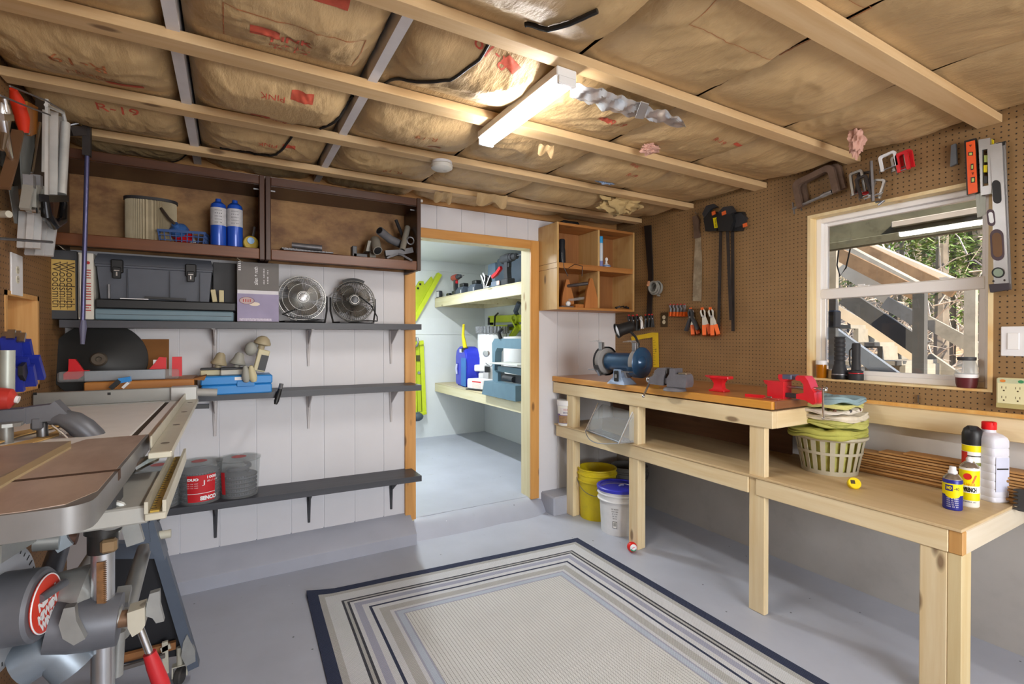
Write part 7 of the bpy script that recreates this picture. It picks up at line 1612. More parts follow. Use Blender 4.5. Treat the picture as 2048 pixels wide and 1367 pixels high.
T = basis(ax(31, 549, XL), (0, 1, 0), (0, 0, 1)); outlet('white wall outlet plate on the left pegboard wall', T, .125, .17, whitep, mk('ivory_left', 'd6d0bc', .5))
# blue squeeze clamps low on the left wall
bc_ = mk('clamp_royal_blue', '26349c', .4, var=.06)
for i, (u0, v0, u1, v1, off, lb) in enumerate(((10, 678, 20, 776, .06, 'royal blue squeeze clamp at the left of the bunch on the left wall'), (21, 674, 34, 782, .09, 'royal blue squeeze clamp second in the bunch'), (32, 676, 44, 772, .07, 'royal blue squeeze clamp third in the bunch, nearly in front'), (42, 680, 60, 770, .11, 'royal blue squeeze clamp at the right of the bunch, jaw flared out'))):
    t = thing('squeeze_clamp', lb, 'clamp', l3(u1, v1, off), 'royal blue squeeze clamps')
    b = B(); b.bar([l3(u0, v0, off), l3((u0+u1)/2, (v0+v1)/2, off)], .022, .05, up=(1, 0, 0)); b.build('upper_grip', bc_, t); b = B(); b.bar([l3((u0+u1)/2+2, (v0+v1)/2-12, off+.015), l3(u1+6, v1-14, off+.015)], .022, .07, up=(1, 0, 0)); b.bar([l3((u0+u1)/2-6, (v0+v1)/2+6, off+.015), l3(u1-8, v1, off+.015)], .022, .06, up=(1, 0, 0)); b.build('lower_jaw', bc_, t)
    b = B(); b.bar([l3(u0-1, v0+3, off+.012), l3(u0+3, v0-14, off+.012)], .01, .02, up=(1, 0, 0)); b.build('steel_tip', chrome, t)
b = B(); lpoly(b, [(36, 732), (44, 724), (47, 745), (42, 762), (36, 750)], .13, .012); tag(b.build('clamp_trigger', black), 'black trigger in the middle of the royal blue clamps', 'trigger')

# ================================================================ table saw behind the multi tool
castalu = mk('cast_aluminium', '9a9b98', .42, .55, var=.12, vs=14); castd = mk('cast_grey_dark', '6e7076', .45, .4, var=.12, vs=10); cream_m = mk('cream_metal', 'c9c4b2', .4, .35, var=.08, vs=8); slate = mk('slate_enamel', '515a68', .4, var=.06); blk_sheet = mk('black_sheet', '1c1c20', .5, var=.1)
mel = mk('white_melamine', 'f4f1ee', .4, var=.03)
ZT = 1.14; yb = 2.95
ts = thing('table_saw', 'table saw with a white top, cast guard arm and cream side rail', 'table saw', (-.45, 2.4, 0))
b = B(); b.box(-.75, -.275, 1.62, yb-.01, ZT-.03, ZT, .003); b.box(-.258, -.192, 1.84, yb-.01, ZT-.03, ZT, .003); b.build('white_top', mel, ts)
b = B(); b.box(-.275, -.258, 1.62, yb-.01, ZT-.05, ZT-.004); b.build('dark_slot', mk('slot_dark_brown', '3a3026', .7), ts)
b = B(); b.box(-.196, -.190, 1.70, yb-.01, ZT-.012, ZT+.034, .002); b.box(-.191, -.138, 1.62, yb+.0, ZT-.014, ZT+.003, .002); b.build('side_rail', cream_m, ts)
for y in (1.75, 2.1, 2.45, 2.8): b = B(); b.lathe([(.0, 0), (.011, 0), (.011, .0008), (.0, .0008)], 14, M.Translation((-.165, y, ZT+.0032))); b.build('rail_hole', mk('hole_brown', '6a6258', .6), ts)
p = ay(355, 770, yb); q = ay(400, 770, yb)
b = B(); b.box(-.76, p.x, yb, yb+.02, ZT-.006, ZT+.066, .003); b.box(-.76, p.x, yb-.03, yb, ZT-.006, ZT+.004); b.build('rear_fence', mk('fence_grey', 'a0a09c', .4, .5, var=.05), ts)
for u in (70, 218): r_ = ay(u, 787, yb-.002); b = B(); b.cb((r_.x, yb-.001, r_.z), (.012, .002, .012)); b.build('fence_hole', inkk, ts)
b = B(); b.box(p.x-.03, q.x-.01, yb-.02, yb+.05, ZT-.018, ZT+.07, .006); b.build('fence_head', mk('fence_head_grey', 'b4b4b2', .4, .4), ts)
b = B(); b.cyl((q.x-.012, yb+.0, ZT+.036), (q.x+.075, yb+.0, ZT+.03), .020, n=18); b.build('fence_knob', mk('knob_light', 'a8a6a2', .45), ts); b = B(); b.bar([(p.x+.02, yb-.02, ZT-.03), (q.x+.04, yb-.02, ZT-.035)], .03, .022); b.build('fence_lever', dgrey, ts)
# lower wing and scale rail
b = B(); b.box(-.52, -.16, 1.36, 1.70, 1.035, 1.075, .004); b.build('lower_wing', mk('wing_grey', 'b4b4ae', .4, .3, var=.06), ts)
b = B(); b.box(-.165, -.125, 1.34, 1.93, 1.045, 1.062, .002); b.box(-.165, -.158, 1.34, 1.93, 1.062, 1.088); b.box(-.132, -.125, 1.34, 1.93, 1.062, 1.088); b.build('scale_rail', cream_m, ts)
b = B(); b.box(-.155, -.138, 1.345, 1.92, 1.062, 1.066); b.build('yellow_scale', mk('scale_gold', 'b8983c', .5), ts)
b = B()
for i in range(26): b.box(-.155, -.148+(.004 if i % 4 == 0 else 0), 1.36+i*.021, 1.364+i*.021, 1.066, 1.0665)
b.build('scale_marks', inkk, ts)
b = B(); b.tube([az(310, 916, 1.11), az(285, 925, 1.11), az(262, 940, 1.11)], [.012, .016, .011], 10); b.build('lock_lever', chrome, ts)
# guard arm over the white top
yg = 2.05
g0, g1, g2 = ay(-40, 842, yg), ay(55, 836, yg), ay(128, 812, yg)
b = B(); b.bar([ay(-60, 838, yg), ay(58, 829, yg)], .06, .045); b.build('arm_sleeve', castd, ts)
b = B(); b.bar([ay(56, 829, yg), ay(110, 822, yg), ay(127, 812, yg)], .055, .05); b.box(ay(66, 840, yg).x, ay(90, 840, yg).x, yg-.03, yg+.03, ay(70, 858, yg).z, ay(70, 832, yg).z, .006); b.build('arm', castd, ts)
gp = [ay(u, v, yg) for u, v in ((98, 838), (122, 834), (146, 842), (166, 856), (184, 873), (198, 892), (208, 915))]
b = B(); b.tube(gp, [.024, .034, .042, .046, .046, .042, .036], 20, flat=.75); b.build('blade_guard', castd, ts, smooth=60)
b = B(); b.tube([ay(103, 850, yg-.034), ay(125, 866, yg-.034), ay(145, 886, yg-.034)], .004, 6); b.build('guard_rod', chrome, ts)
b = B(); b.cyl(ay(84, 845, yg), ay(86, 885, yg), .014, n=16); b.build('guard_post', steel, ts)
b = B(); b.cyl(ay(12, 850, yg-.05), ay(13, 886, yg-.05), .016, n=16); b.cyl(ay(13, 845, yg-.05), ay(13, 852, yg-.05), .036, n=10); b.build('lock_screw', castalu, ts)
b = B(); b.tube([ay(-30, 795, yg-.05), ay(0, 797, yg-.05), ay(22, 797, yg-.05), ay(31, 798, yg-.05)], [.028, .033, .030, .016], 16); b.build('red_knob', mk('knob_red', 'b8362e', .4), ts); b = B(); b.cyl(ay(31, 798, yg-.05), ay(38, 799, yg-.05), .011, n=12); b.build('knob_ferrule', whitep, ts)
b = B(); b.cyl(ay(15, 700, yg+.05), ay(14, 785, yg+.05), .018, n=16); b.build('riser_post', mk('riser_pale', 'b4bab2', .45, .3), ts)
# stand: slate housing, hose, splayed black panel, casters
ys = 2.5
def yp(u, v, y): p = ay(u, v, y); return (p.x, p.z)
def ypoly(px, y, th, T=None): b = B(); b.prism([yp(u, v, y) for u, v in px], -th, 0, T=basis((0, y, 0), (1, 0, 0), (0, 0, 1))); return b
ypoly([(262, 1000), (290, 1000), (300, 1085), (265, 1090)], 2.1, .12).build('motor_housing', slate, ts)
ypoly([(292, 1052), (305, 1036), (312, 1060), (322, 1090), (330, 1120), (318, 1120), (300, 1100)], 2.12, .1).build('switch_housing', slate, ts)
b = B(); p = ay(330, 1068, 2.16); b.cyl(p-V((.03, 0, 0)), p+V((.018, 0, 0)), .015, n=12); b.build('cream_knob', mk('knob_cream', 'b8b4a4', .5), ts)
b = B()
hp = [ay(290, 1000, 2.2), ay(300, 1012, 2.2), ay(304, 1028, 2.2), ay(302, 1045, 2.2)]
b.tube(hp, .024, 14)
for i in range(14): q_ = lerp(hp[int(i/14*3)], hp[int(i/14*3)+1], i/14*3 % 1); b.sph(q_, .028, 10, (1, 1, .25))
b.build('dust_hose', dgrey, ts)
ypoly([(180, 1095), (312, 1092), (330, 1140), (384, 1300), (362, 1310), (230, 1330), (160, 1300)], ys, .02).build('black_panel', blk_sheet, ts)
b = B(); b.bar([ay(303, 1045, ys-.03), ay(388, 1330, ys-.03)], .05, .04, up=(1, 0, 0)); b.build('splayed_leg', slate, ts)
b = B(); b.bar([ay(180, 1098, ys-.04), ay(314, 1098, ys-.04)], .04, .06); b.build('cross_rail', slate, ts)
b = B(); b.bar([ay(234, 1318, ys-.035), ay(352, 1288, ys-.035)], .02, .03); b.build('rusty_strip', mk('strip_rust', '8a5c34', .7, var=.2), ts)
b = B(); b.bar([ay(230, 1340, ys-.1), ay(330, 1310, ys-.1)], .014, .014); b.build('brace_wire', mk('brace_tan', '6a6460', .5, .4), ts)
ypoly([(362, 1312), (366, 1285), (374, 1268), (390, 1300), (391, 1322), (372, 1332)], ys-.06, .02).build('corner_plate', castalu, ts)
b = B(); b.bar([ay(330, 1282, ys-.05), ay(332, 1345, ys-.05)], .02, .012, up=(0, 1, 0)); b.bar([ay(322, 1299, ys-.05), ay(341, 1290, ys-.05)], .02, .012, up=(0, 1, 0)); b.build('tie_strap', cream_m, ts)
for u, v in ((360, 1352), (215, 1345)):
    p = az(u, v+14, 0); c_ = V((p.x, p.y, .035)); b = B(); b.lathe([(.0, -.013), (.03, -.013), (.035, -.008), (.035, .008), (.03, .013), (.0, .013)], 24, M.Translation(c_) @ M.Rotation(R(90), 4, 'Y') @ M.Rotation(R(20), 4, 'X')); w_ = b.build('caster_wheel', mk('caster_dark', '3a3836', .5), ts)
    b = B(); b.bar([c_+V((-.025, -.0, .0)), c_+V((-.025, 0, .045)), c_+V((.025, 0, .045)), c_+V((.025, 0, .0))], .006, .03, up=(0, 1, 0)); b.cyl(c_+V((0, 0, .045)), c_+V((0, 0, .12)), .012, n=10); b.build('caster_fork', cream_m, ts)
# papers and wood pieces on the white top
wpl = wood('ply_scrap', 'dcb878', 'c89c58', 0, .6, False)
for i, (px, lb) in enumerate((([(-30, 905), (100, 880), (135, 860), (165, 862), (168, 868), (40, 900), (-30, 925)], 'thin tan wood panel with a printed dotted edge lying on the white saw top'), ([(-30, 925), (60, 905), (120, 885), (118, 895), (20, 925), (-30, 940)], 'second thin tan wood panel under the first on the white saw top'))):
    b = B(); b.prism([(lambda p: (p.x, p.y))(az(u, v-26, ZT+.004)) for u, v in px], ZT+.001+.006*(1-i), ZT+.005+.006*(1-i)); tag(b.build('plywood_sheet', wpl), lb, 'wood panel', 'thin panels on the saw top')
q = az(232, 785, ZT+.05); t = thing('paint_scraper', 'blue topped black handled tool standing behind the fence on the left', 'scraper', ay(240, 770, 3.02))
b = B(); b.bar([ay(222, 776, 3.02), ay(240, 760, 3.02)], .02, .04, up=(0, -1, 0)); b.build('black_grip', black, t); b = B(); b.bar([ay(238, 761, 3.02), ay(262, 757, 3.02)], .024, .03, up=(0, -1, 0)); b.build('blue_top', bl, t); b = B(); b.bar([ay(246, 775, 3.02), ay(258, 764, 3.02)], .012, .03, up=(0, -1, 0)); b.build('white_blade', whitep, t)

# ================================================================ multi tool in front: brown table, column, badge, red handle
mt = thing('multi_tool', 'cast multi tool with a brown topped tilting table, round red badge and red lever', 'machine', (-.45, 1.4, 0))
ZM = 1.16
k = N('table_top_brown'); k.set(Roughness=.36, Metallic=.3); vec = k.coords((3, 1.2, 1))
out = k.mix(k.rng(k.noise(vec, 3, 5, .6), .3, .7), lin('a58a79'), lin('cdb7a7')); k.l(out, k.b.inputs['Base Color']); mbrown = k.m
def zp(u, v): p = az(u, v, ZM); return (p.x, p.y)
edge = [(-.212, 1.16), (-.212, 1.83), (-.36, 1.83), (-.40, 1.70), (-.76, 1.70), (-.76, 1.135), (-.30, 1.11)]+arc((-.252, 1.15), .04, 270, 340, 6)
b = B(); b.prism(edge, ZM-.048, ZM-.0005); b.build('table_rim', mk('rim_grey', '8e8d8c', .42, .6, var=.06), mt)
inn = [(-.219, 1.20), (-.219, 1.826), (-.357, 1.826), (-.398, 1.695), (-.755, 1.695), (-.755, 1.142), (-.30, 1.118), (-.25, 1.13)]
b = B(); b.prism(inn, ZM-.001, ZM+.0006); b.build('table_top', mbrown, mt)
b = B(); b.box(-.75, -.2115, 1.355, 1.372, ZM+.0004, ZM+.0012); b.box(-.2125, -.2105, 1.352, 1.375, ZM-.02, ZM+.0012); b.build('mitre_slot', mk('slot_shadow_brown', '4a3426', .7), mt)
zq = [az(u, v, ZM) for u, v in ((-20, 972), (12, 955), (142, 885), (142, 897), (30, 960), (-20, 990))]
b = B(); b.prism([(p.x, p.y) for p in zq], ZM+.0005, ZM+.006); b.build('insert_gap', mk('gap_tan', 'b4a07c', .5), mt)
zq = [az(u, v, ZM) for u, v in ((-30, 900), (60, 888), (140, 884), (60, 930), (-30, 968))]
b = B(); b.prism([(p.x, p.y) for p in zq], ZM+.0005, ZM+.004); b.build('table_insert', mk('insert_tan', 'b8a492', .4, .5, var=.12, vs=10), mt)
yc = 1.42
b = B(); b.cyl(ay(206, 1090, yc), ay(206, 1420, yc), .0215, n=24); b.build('column', mk('column_steel', 'b8babd', .3, .8, var=.08), mt)
b = B(); a, c_ = ay(203, 1122, yc-.021), ay(203, 1208, yc-.021); n = 22
pts = [(a.x-.008, a.z)]+sum([[(a.x+.009, a.z-(a.z-c_.z)*(i+.1)/n), (a.x+.003, a.z-(a.z-c_.z)*(i+.6)/n)] for i in range(n)], [])+[(a.x-.008, c_.z)]
b.prism(pts, -.003, .004, T=basis((0, yc-.0215, 0), (1, 0, 0), (0, 0, 1))); b.build('rusty_rack', mk('rack_rust', '7a5634', .7, .3, var=.3, vs=60), mt)
b = B(); b.cyl(ay(206, 1060, yc), ay(206, 1101, yc), .028, n=24); b.cyl(ay(206, 1020, yc), ay(206, 1062, yc), .034, n=20); b.build('collar', mk('collar_black', '2e2d2c', .4, .4), mt)
b = B(); p = ay(218, 1090, yc-.028); b.cb(p, (.03, .02, .03), .005); b.build('collar_screw', mk('screw_tan', '9a8262', .4, .6), mt)
b = B(); p = ay(222, 1030, yc-.03); b.tor(p, .026, .008, 24, 8, axis='y'); b.build('trunnion_ring', castalu, mt)
b = B(); p0 = ay(206, 1040, yc-.0); b.box(p0.x-.10, p0.x+.03, yc-.05, yc+.05, p0.z+.01, ZM-.047, .006); b.build('trunnion', dgrey, mt)
b = B(); b.bar([ay(240, 1018, yc+.1), ay(262, 1050, yc+.1), ay(272, 1085, yc+.1)], .035, .02, up=(0, -1, 0)); b.build('silver_lever', castalu, mt)
b = B(); b.tube([ay(242, 1012, yc+.08), ay(236, 1050, yc+.06), ay(228, 1078, yc+.05)], [.022, .012, .008], 10); b.build('lock_wing', castalu, mt)
# carriage casting
b = B(); b.tube([ay(104, 1250, yc), ay(150, 1247, yc), ay(215, 1240, yc), ay(240, 1236, yc)], [.058, .060, .056, .055], 24); b.build('carriage', castd, mt)
b = B(); b.tube([ay(90, 1192, yc+.04), ay(130, 1190, yc+.04), ay(165, 1188, yc+.04), ay(184, 1190, yc+.04)], [.045, .055, .066, .052], 24); b.build('quill_housing', castalu, mt)
b = B(); p = ay(206, 1215, yc); b.lathe([(.0225, 0), (.034, -.002), (.036, -.012), (.03, -.018)], 26, M.Translation(p)); b.build('column_ring', castalu, mt)
b = B(); b.cyl(ay(236, 1238, yc-.01), ay(262, 1234, yc-.01), .018, n=18); b.build('brown_shaft', mk('shaft_brown', '7c5f48', .5, .4), mt)
b = B(); b.cyl(ay(233, 1238, yc-.01), ay(238, 1238, yc-.01), .027, n=20); b.build('shaft_washer', castalu, mt)
b = B(); P_ = [(258, 1215), (292, 1204), (293, 1240), (284, 1252), (268, 1262), (259, 1245)]; b.prism([yp(u, v, yc-.01) for u, v in P_], -.02, .025, T=basis((0, yc-.01, 0), (1, 0, 0), (0, 0, 1))); b.build('clamp_collar', cream_m, mt)
def wing(px, y, th, mat=castalu): b = B(); b.prism([yp(u, v, y) for u, v in px], -th/2, th/2, T=basis((0, y, 0), (1, 0, 0), (0, 0, 1))); return b.build('wing_knob', mat, mt)
wing([(293, 1212), (300, 1184), (320, 1178), (321, 1206), (325, 1222), (329, 1238), (313, 1242), (306, 1232), (293, 1228)], yc-.01, .018)
wing([(120, 1245), (130, 1212), (152, 1208), (155, 1236), (166, 1258), (173, 1272), (150, 1285), (128, 1272)], yc-.075, .02)
b = B(); b.cyl(ay(280, 1256, yc-.015), ay(300, 1308, yc-.015), .0078, n=14); b.build('lever_rod', chrome, mt)
b = B(); b.tube([ay(299, 1305, yc-.015), ay(308, 1330, yc-.015), ay(322, 1366, yc-.015), ay(335, 1400, yc-.015)], [.013, .0155, .017, .014], 16); b.build('red_grip', mk('grip_deep_red', 'b8242a', .45), mt)
# disc, drum and badge
cB = ay(18, 1216, yc-.04)
ang = V((.86, -.51, 0)).normalized()  # axis of the drum, pointing right-forward
Tb = M.Translation(cB) @ V((.984, -.178, 0)).to_track_quat('Z', 'Y').to_matrix().to_4x4()
b = B(Tb); b.lathe([(.0, -.03), (.125, -.03), (.127, -.02), (.125, -.012), (.0, -.012)], 44); b.build('scale_disc', mk('disc_silver', 'b6b8bc', .35, .5, var=.04), mt)
b = B(Tb)
for i in range(40): a = 2*PI*i/40; b.box(.108, .120 if i % 5 else .116, -.0012, .0012, -.0119, -.0112, T=M.Rotation(a, 4, 'Z'))
b.build('scale_marks', inkk, mt)
b = B(Tb); b.lathe([(.0, -.012), (.072, -.012), (.072, .050), (.067, .056), (.0, .056)], 36); b.build('drum', castd, mt)
b = B(Tb); b.lathe([(.055, .056), (.058, .059), (.058, .061), (.054, .062), (.0, .062)], 36); b.build('badge', mk('badge_red', 'd2402e', .4, var=.06), mt)
b = B(Tb); b.tor((0, 0, .061), .057, .0015, 40, 6); b.build('badge_edge', whitep, mt)
TT = Tb
xr_ = (Tb.to_3x3() @ V((0, 0, 1))); up_ = V((0, 0, 1)); rgt = up_.cross(xr_).normalized(); P0 = Tb @ V((0, 0, .0628))
for s_, dz, w_ in (('NlMN', .012, .068), ('MIWIlM', -.012, .072), ('WlNM', -.034, .056)):
    text(s_, .03, inkw, mt, basis(P0+V((0, 0, dz)), rgt+V((0, 0, .25)), up_), fit=(w_, .02), bold=.002)
b = B(); p = P0+V((0, 0, .022)); b.cyl(p+xr_*.0-rgt*.028, p+xr_*.012+rgt*.04, .0085, n=14); b.build('cross_pin', castd, mt)
# lower parts and stand
b = B(); b.tube([ay(118, 1098, 1.75), ay(100, 1150, 1.55), ay(90, 1180, 1.5)], .022, 16); b.build('way_tube', mk('tube_dark', '4e535e', .35, .6), mt)
b = B(); b.cyl(ay(288, 1098, 2.25), ay(240, 1265, 1.62), .023, n=18); b.build('way_tube', mk('tube_light', '9c9c96', .35, .7), mt)
b = B(); b.cyl(ay(192, 1108, 2.25), ay(150, 1180, 1.75), .026, n=18); b.build('way_tube', MATS['tube_light'], mt)
b = B(); b.bar([ay(250, 1175, 1.58), ay(243, 1210, 1.55)], .028, .03, up=(0, -1, 0)); b.build('tube_clamp', castalu, mt)
b = B(); b.cyl(ay(70, 1082, 1.5), ay(122, 1078, 1.5), .022, n=18); b.bar([ay(-10, 1110, 1.35), ay(70, 1062, 1.5)], .02, .035); b.build('tilt_rod', castalu, mt)
b = B(); b.bar([ay(115, 1062, 1.5), ay(120, 1080, 1.5), ay(132, 1095, 1.5)], .03, .012, up=(0, -1, 0)); b.build('tilt_bracket', mk('bracket_pale', 'a8b2ba', .4, .5), mt)
b = B(); b.cyl(ay(125, 1075, 1.52), ay(155, 1074, 1.52), .016, n=14); b.build('threaded_rod', mk('thread_brown', '5c4034', .6, .3), mt)
b = B(); b.tube([ay(40, 1330, yc), ay(90, 1300, yc), ay(120, 1300, yc), ay(150, 1330, yc)], .045, 18); b.build('lower_casting', mk('casting_blue_grey', '828c96', .4, .4), mt)
b = B(); b.cyl(ay(206, 1420, yc), V((ay(206, 1420, yc).x, yc, .0)), .0215, n=16); b.box(-.74, -.30, 1.2, 1.62, .0, .05, .01); b.box(-.70, -.42, 1.28, 1.54, .05, .62, .02); b.build('machine_base', slate, mt)
b = B(); b.cyl(ay(238, 1262, 1.50), ay(233, 1350, 1.50), .013, n=12); b.build('support_leg', castalu, mt)
# ================================================================ rug
def rugm(name, c, c2=None, stripe=False):
    k = N(name); k.set(Roughness=.95); tc = k.n('TexCoord'); sp = k.n('SeparateXYZ'); k.l(tc.outputs['Object'], sp.inputs[0])
    a = lin(c); b2 = lin(c2) if c2 else sc(a, .72)
    w = k.math('SINE', k.math('MULTIPLY', sp.outputs[0], 620)); w2 = k.math('SINE', k.math('MULTIPLY', sp.outputs[1], 620))
    f = k.math('MULTIPLY', w, w2)
    if stripe:
        fr = k.math('FRACT', k.math('MULTIPLY', sp.outputs[0], 62)); ln = k.rng(fr, .78, .86)
        fr2 = k.math('FRACT', k.math('MULTIPLY', sp.outputs[1], 85)); brk = k.rng(fr2, .15, .3)
        out = k.mix(k.math('MULTIPLY', ln, brk), a, lin('8a8a88')); out = k.mix(k.rng(f, -.2, .9, 0, .22), out, sc(a, .75))
    else: out = k.mix(k.rng(f, -.1, .8), a, b2)
    out = k.mix(k.rng(k.noise(k.coords(), 5, 4), .4, .7, 0, .18), out, sc(a, .6))
    k.l(out, k.b.inputs['Base Color']); k.bump(f, .5, .003); return k.m
navy_r = rugm('rug_navy', '28304a', '3a4460'); taupe = rugm('rug_taupe', 'aaaaa8', 'c8c9c9'); creamr = rugm('rug_cream', 'd8dade', 'bcbfc4'); blk = rugm('rug_black', '2c2e38', '60636c'); lav = rugm('rug_lavender', '9fa2b8', 'b4b6c6'); lblue = rugm('rug_pale_blue', 'b2bfd0', 'c6ced8'); ctr = rugm('rug_centre', 'd8d9d8', None, True)
TLc, TRc = az(613, 1190, 0), az(1155, 1077, 0)
dl = (az(655, 1367, 0)-TLc); dr = (az(1653, 1367, 0)-TRc)
L = 3.0
BLc, BRc = TLc+dl.normalized()*L, TRc+dr.normalized()*L
ex = (TRc-TLc).normalized(); eL, eR = (BLc-TLc).normalized(), (BRc-TRc).normalized()
def inset(d):
    sl = lambda e: 1
    return [TLc+ex*d+eL*d, TRc-ex*d+eR*d, BRc-ex*d-eR*d, BLc+ex*d-eL*d]
bands = [(.055, navy_r), (.03, taupe), (.075, creamr), (.012, blk), (.014, taupe), (.012, blk), (.018, creamr), (.035, lav), (.03, creamr), (.014, navy_r), (.03, creamr), (.045, taupe), (.018, creamr), (.010, lav), (.028, lblue), (.008, lav)]
b = B(); d = 0; zt = .008
def lift(p):
    e = (V((p.x, p.y, 0))-TLc).length
    return V((p.x, p.y, zt+max(0, .02*(1-e/.13))+.0015*noise.noise(V((p.x*3, p.y*3, 0)))))
for w_, m_ in bands:
    A_, C_ = inset(d), inset(d+w_); b.m(m_)
    for i in range(4):
        j = (i+1) % 4; n = 24
        vs = [lift(lerp(A_[i], A_[j], q/n)) for q in range(n+1)]+[lift(lerp(C_[i], C_[j], q/n)) for q in range(n+1)]
        b.add(vs, [(q, q+1, n+2+q, n+1+q) for q in range(n)])
    d += w_
A_ = inset(d); b.m(ctr); n = 16
b.grid(lambda s, t: lift(lerp(lerp(A_[0], A_[1], s), lerp(A_[3], A_[2], s), t)), n, n)
A_ = inset(0); b.m(navy_r)
for i in range(4):
    j = (i+1) % 4; n = 24
    vs = [lift(lerp(A_[i], A_[j], q/n)) for q in range(n+1)]+[V((lerp(A_[i], A_[j], q/n).x, lerp(A_[i], A_[j], q/n).y, .0005)) for q in range(n+1)]
    b.add(vs, [(q, q+1, n+2+q, n+1+q) for q in range(n)])
tag(b.build('area_rug', None, smooth=60), 'large woven rug with navy, black and lavender border stripes on the grey floor', 'rug')

# ================================================================ small things on the ceiling
foil = mk('crinkled_foil', 'd8d8da', .3, .75, var=.06, vs=30, bump=1., bs=22)
fp = [((1140, 165), (1140, 192)), ((1180, 170), (1175, 205)), ((1240, 188), (1225, 222)), ((1290, 205), (1280, 232)), ((1330, 222), (1330, 246)), ((1366, 232), (1372, 254))]
b = B()
def ff(s, t):
    k_ = s*(len(fp)-1); i = min(len(fp)-2, int(k_)); f = k_-i
    a = lerp((*fp[i][0], 0), (*fp[i+1][0], 0), f); c_ = lerp((*fp[i][1], 0), (*fp[i+1][1], 0), f); p = lerp(a, c_, t); q = az(p.x, p.y, 2.435)
    return (q.x, q.y, 2.432+.022*noise.noise(V((q.x*22, q.y*22, 1)))-.012*math.sin(t*PI))
b.grid(ff, 60, 10, thick=.002); tag(b.build('foil_strip', foil, smooth=20), 'crumpled silver foil strip tucked along the furring strip right of the lamp', 'foil')
b = B(); q = [az(u, v, 2.42) for u, v in ((1270, 228), (1282, 195), (1298, 200), (1287, 230))]; b.prism([(p.x, p.y) for p in q], 2.402, 2.406); tag(b.build('tape_patch', mk('tape_silver', 'c8c8c8', .4, .6)), 'flat silver tape patch over the foil strip', 'tape')
cabm = mk('cable_black', '1e1c1a', .5)
def ccable(pts, label, r=.006):
    P0 = [az(u, v, 2.445) for u, v in pts]; P_ = []
    for i in range(len(P0)-1):
        for q in range(6):
            p = lerp(P0[i], P0[i+1], q/6); s_ = min((abs(p.y-(y-w/2))-w/2 for y, w in zip(STRAPY, STW))); p.z = (batt_z(batt_of(p.x), p.x, p.y)-r*1.1) if s_ > .012 else ZS+.040; P_.append(p)
    P_.append(P0[-1]); P_[-1].z = P_[-2].z; b = B(); b.tube(P_, r, 8); tag(b.build('black_cable', cabm), label, 'cable', 'black cables across the ceiling')
ccable([(1195, 0), (1160, 16), (1120, 38), (1085, 52), (1050, 60)], 'black cable crossing the insulation at the top middle, ahead of the lamp', .008)
ccable([(985, 100), (960, 118), (900, 145), (850, 158), (800, 168), (745, 208), (700, 232), (640, 255)], 'long black cable sagging across the puffy batts left of the lamp')
ccable([(590, 278), (565, 295), (540, 308), (480, 314), (440, 310)], 'short black cable over the batt behind the smoke alarm strip')
ccable([(330, 332), (380, 326), (430, 318)], 'thin black cable along the top of the left wall cabinet', .004)
# smoke alarm
p = az(884, 330, 2.43); t = thing('smoke_alarm', 'round white smoke alarm under the pine furring strip', 'smoke alarm', (p.x, p.y, 2.405)); T = M.Translation((p.x, 2.62, 0))
b = B(T); b.lathe([(.0, 2.449), (.058, 2.449), (.058, 2.435), (.0, 2.435)], 32); b.build('base_plate', whitep, t); b = B(T); b.lathe([(.058, 2.434), (.062, 2.43), (.060, 2.412), (.048, 2.404), (.0, 2.402)], 32); b.build('alarm_cover', mk('alarm_white', 'dad8d0', .45, var=.02), t)
b = B(T); b.lathe([(.012, 2.4015), (.0, 2.401)], 16, M.Translation((.02, 0, 0))); b.build('test_button', mk('button_grey', 'b8b6b0', .5), t)
# pink fluff, torn paper, blue scrap
pink = mk('pink_fibreglass', 'c89c8c', .95, var=.2, vs=12, bump=1., bs=30)
def fluff(label, u, v, z, r, s=(1, 1, 1), mat=pink, name='insulation_fluff', cat='insulation'):
    p = az(u, v, z); b = B(); n = 40
    b.sph((0, 0, 0), 1, n)
    for q in b.bm.verts: f = .8+.5*noise.fractal(q.co*2.6+V((u, v, 0)), 1., 2., 4); q.co = V((p.x, p.y, z))+V((q.co.x*s[0], q.co.y*s[1], q.co.z*s[2]))*r*f
    tag(b.build(name, mat, smooth=60), label, cat)
fluff('pink fibreglass tuft hanging down by the pegboard wall above the C-clamps', 1712, 282, 2.41, .062, (.7, .6, 1.2)); fluff('small pink fibreglass tuft between furring strips right of the foil', 1300, 298, 2.45, .05, (1.2, 1, .5))
fluff('yellowish fibreglass bulge in the back corner over the cubby cabinet', 1240, 408, 2.43, .16, (1.25, .6, .5), mk('fibreglass_tan', 'b39a6a', .95, var=.2, vs=8, bump=.8, bs=20))
pl_ = mk('blue_film', '8498b4', .3, var=.3, vs=10); fluff('scrap of blue plastic film wedged on the smoke alarm furring strip', 1212, 362, 2.455, .05, (1.9, .5, .45), pl_, 'plastic_scrap', 'plastic scrap')
def flap(label, px, z, drop):
    P_ = [az(u, v, z) for u, v in px]
    b = B(); b.grid(lambda s, t: (lambda p: (p.x, p.y, p.z-drop*t*(.7+.3*math.sin(s*9))+.004*math.sin(s*14+t*5)))(lerp(lerp(P_[0], P_[1], s), lerp(P_[3], P_[2], s), t*.6)), 16, 8, thick=.0015); tag(b.build('torn_paper', kraft, smooth=60), label, 'paper', 'torn kraft paper flaps')
flap('torn kraft paper flap hanging over the white wall above the doorway', ((955, 385), (1015, 392), (1010, 400), (950, 394)), 2.44, .075); flap('small torn kraft paper flap beside the wall above the cubby cabinet', ((870, 383), (905, 386), (900, 395), (865, 392)), 2.44, .06)
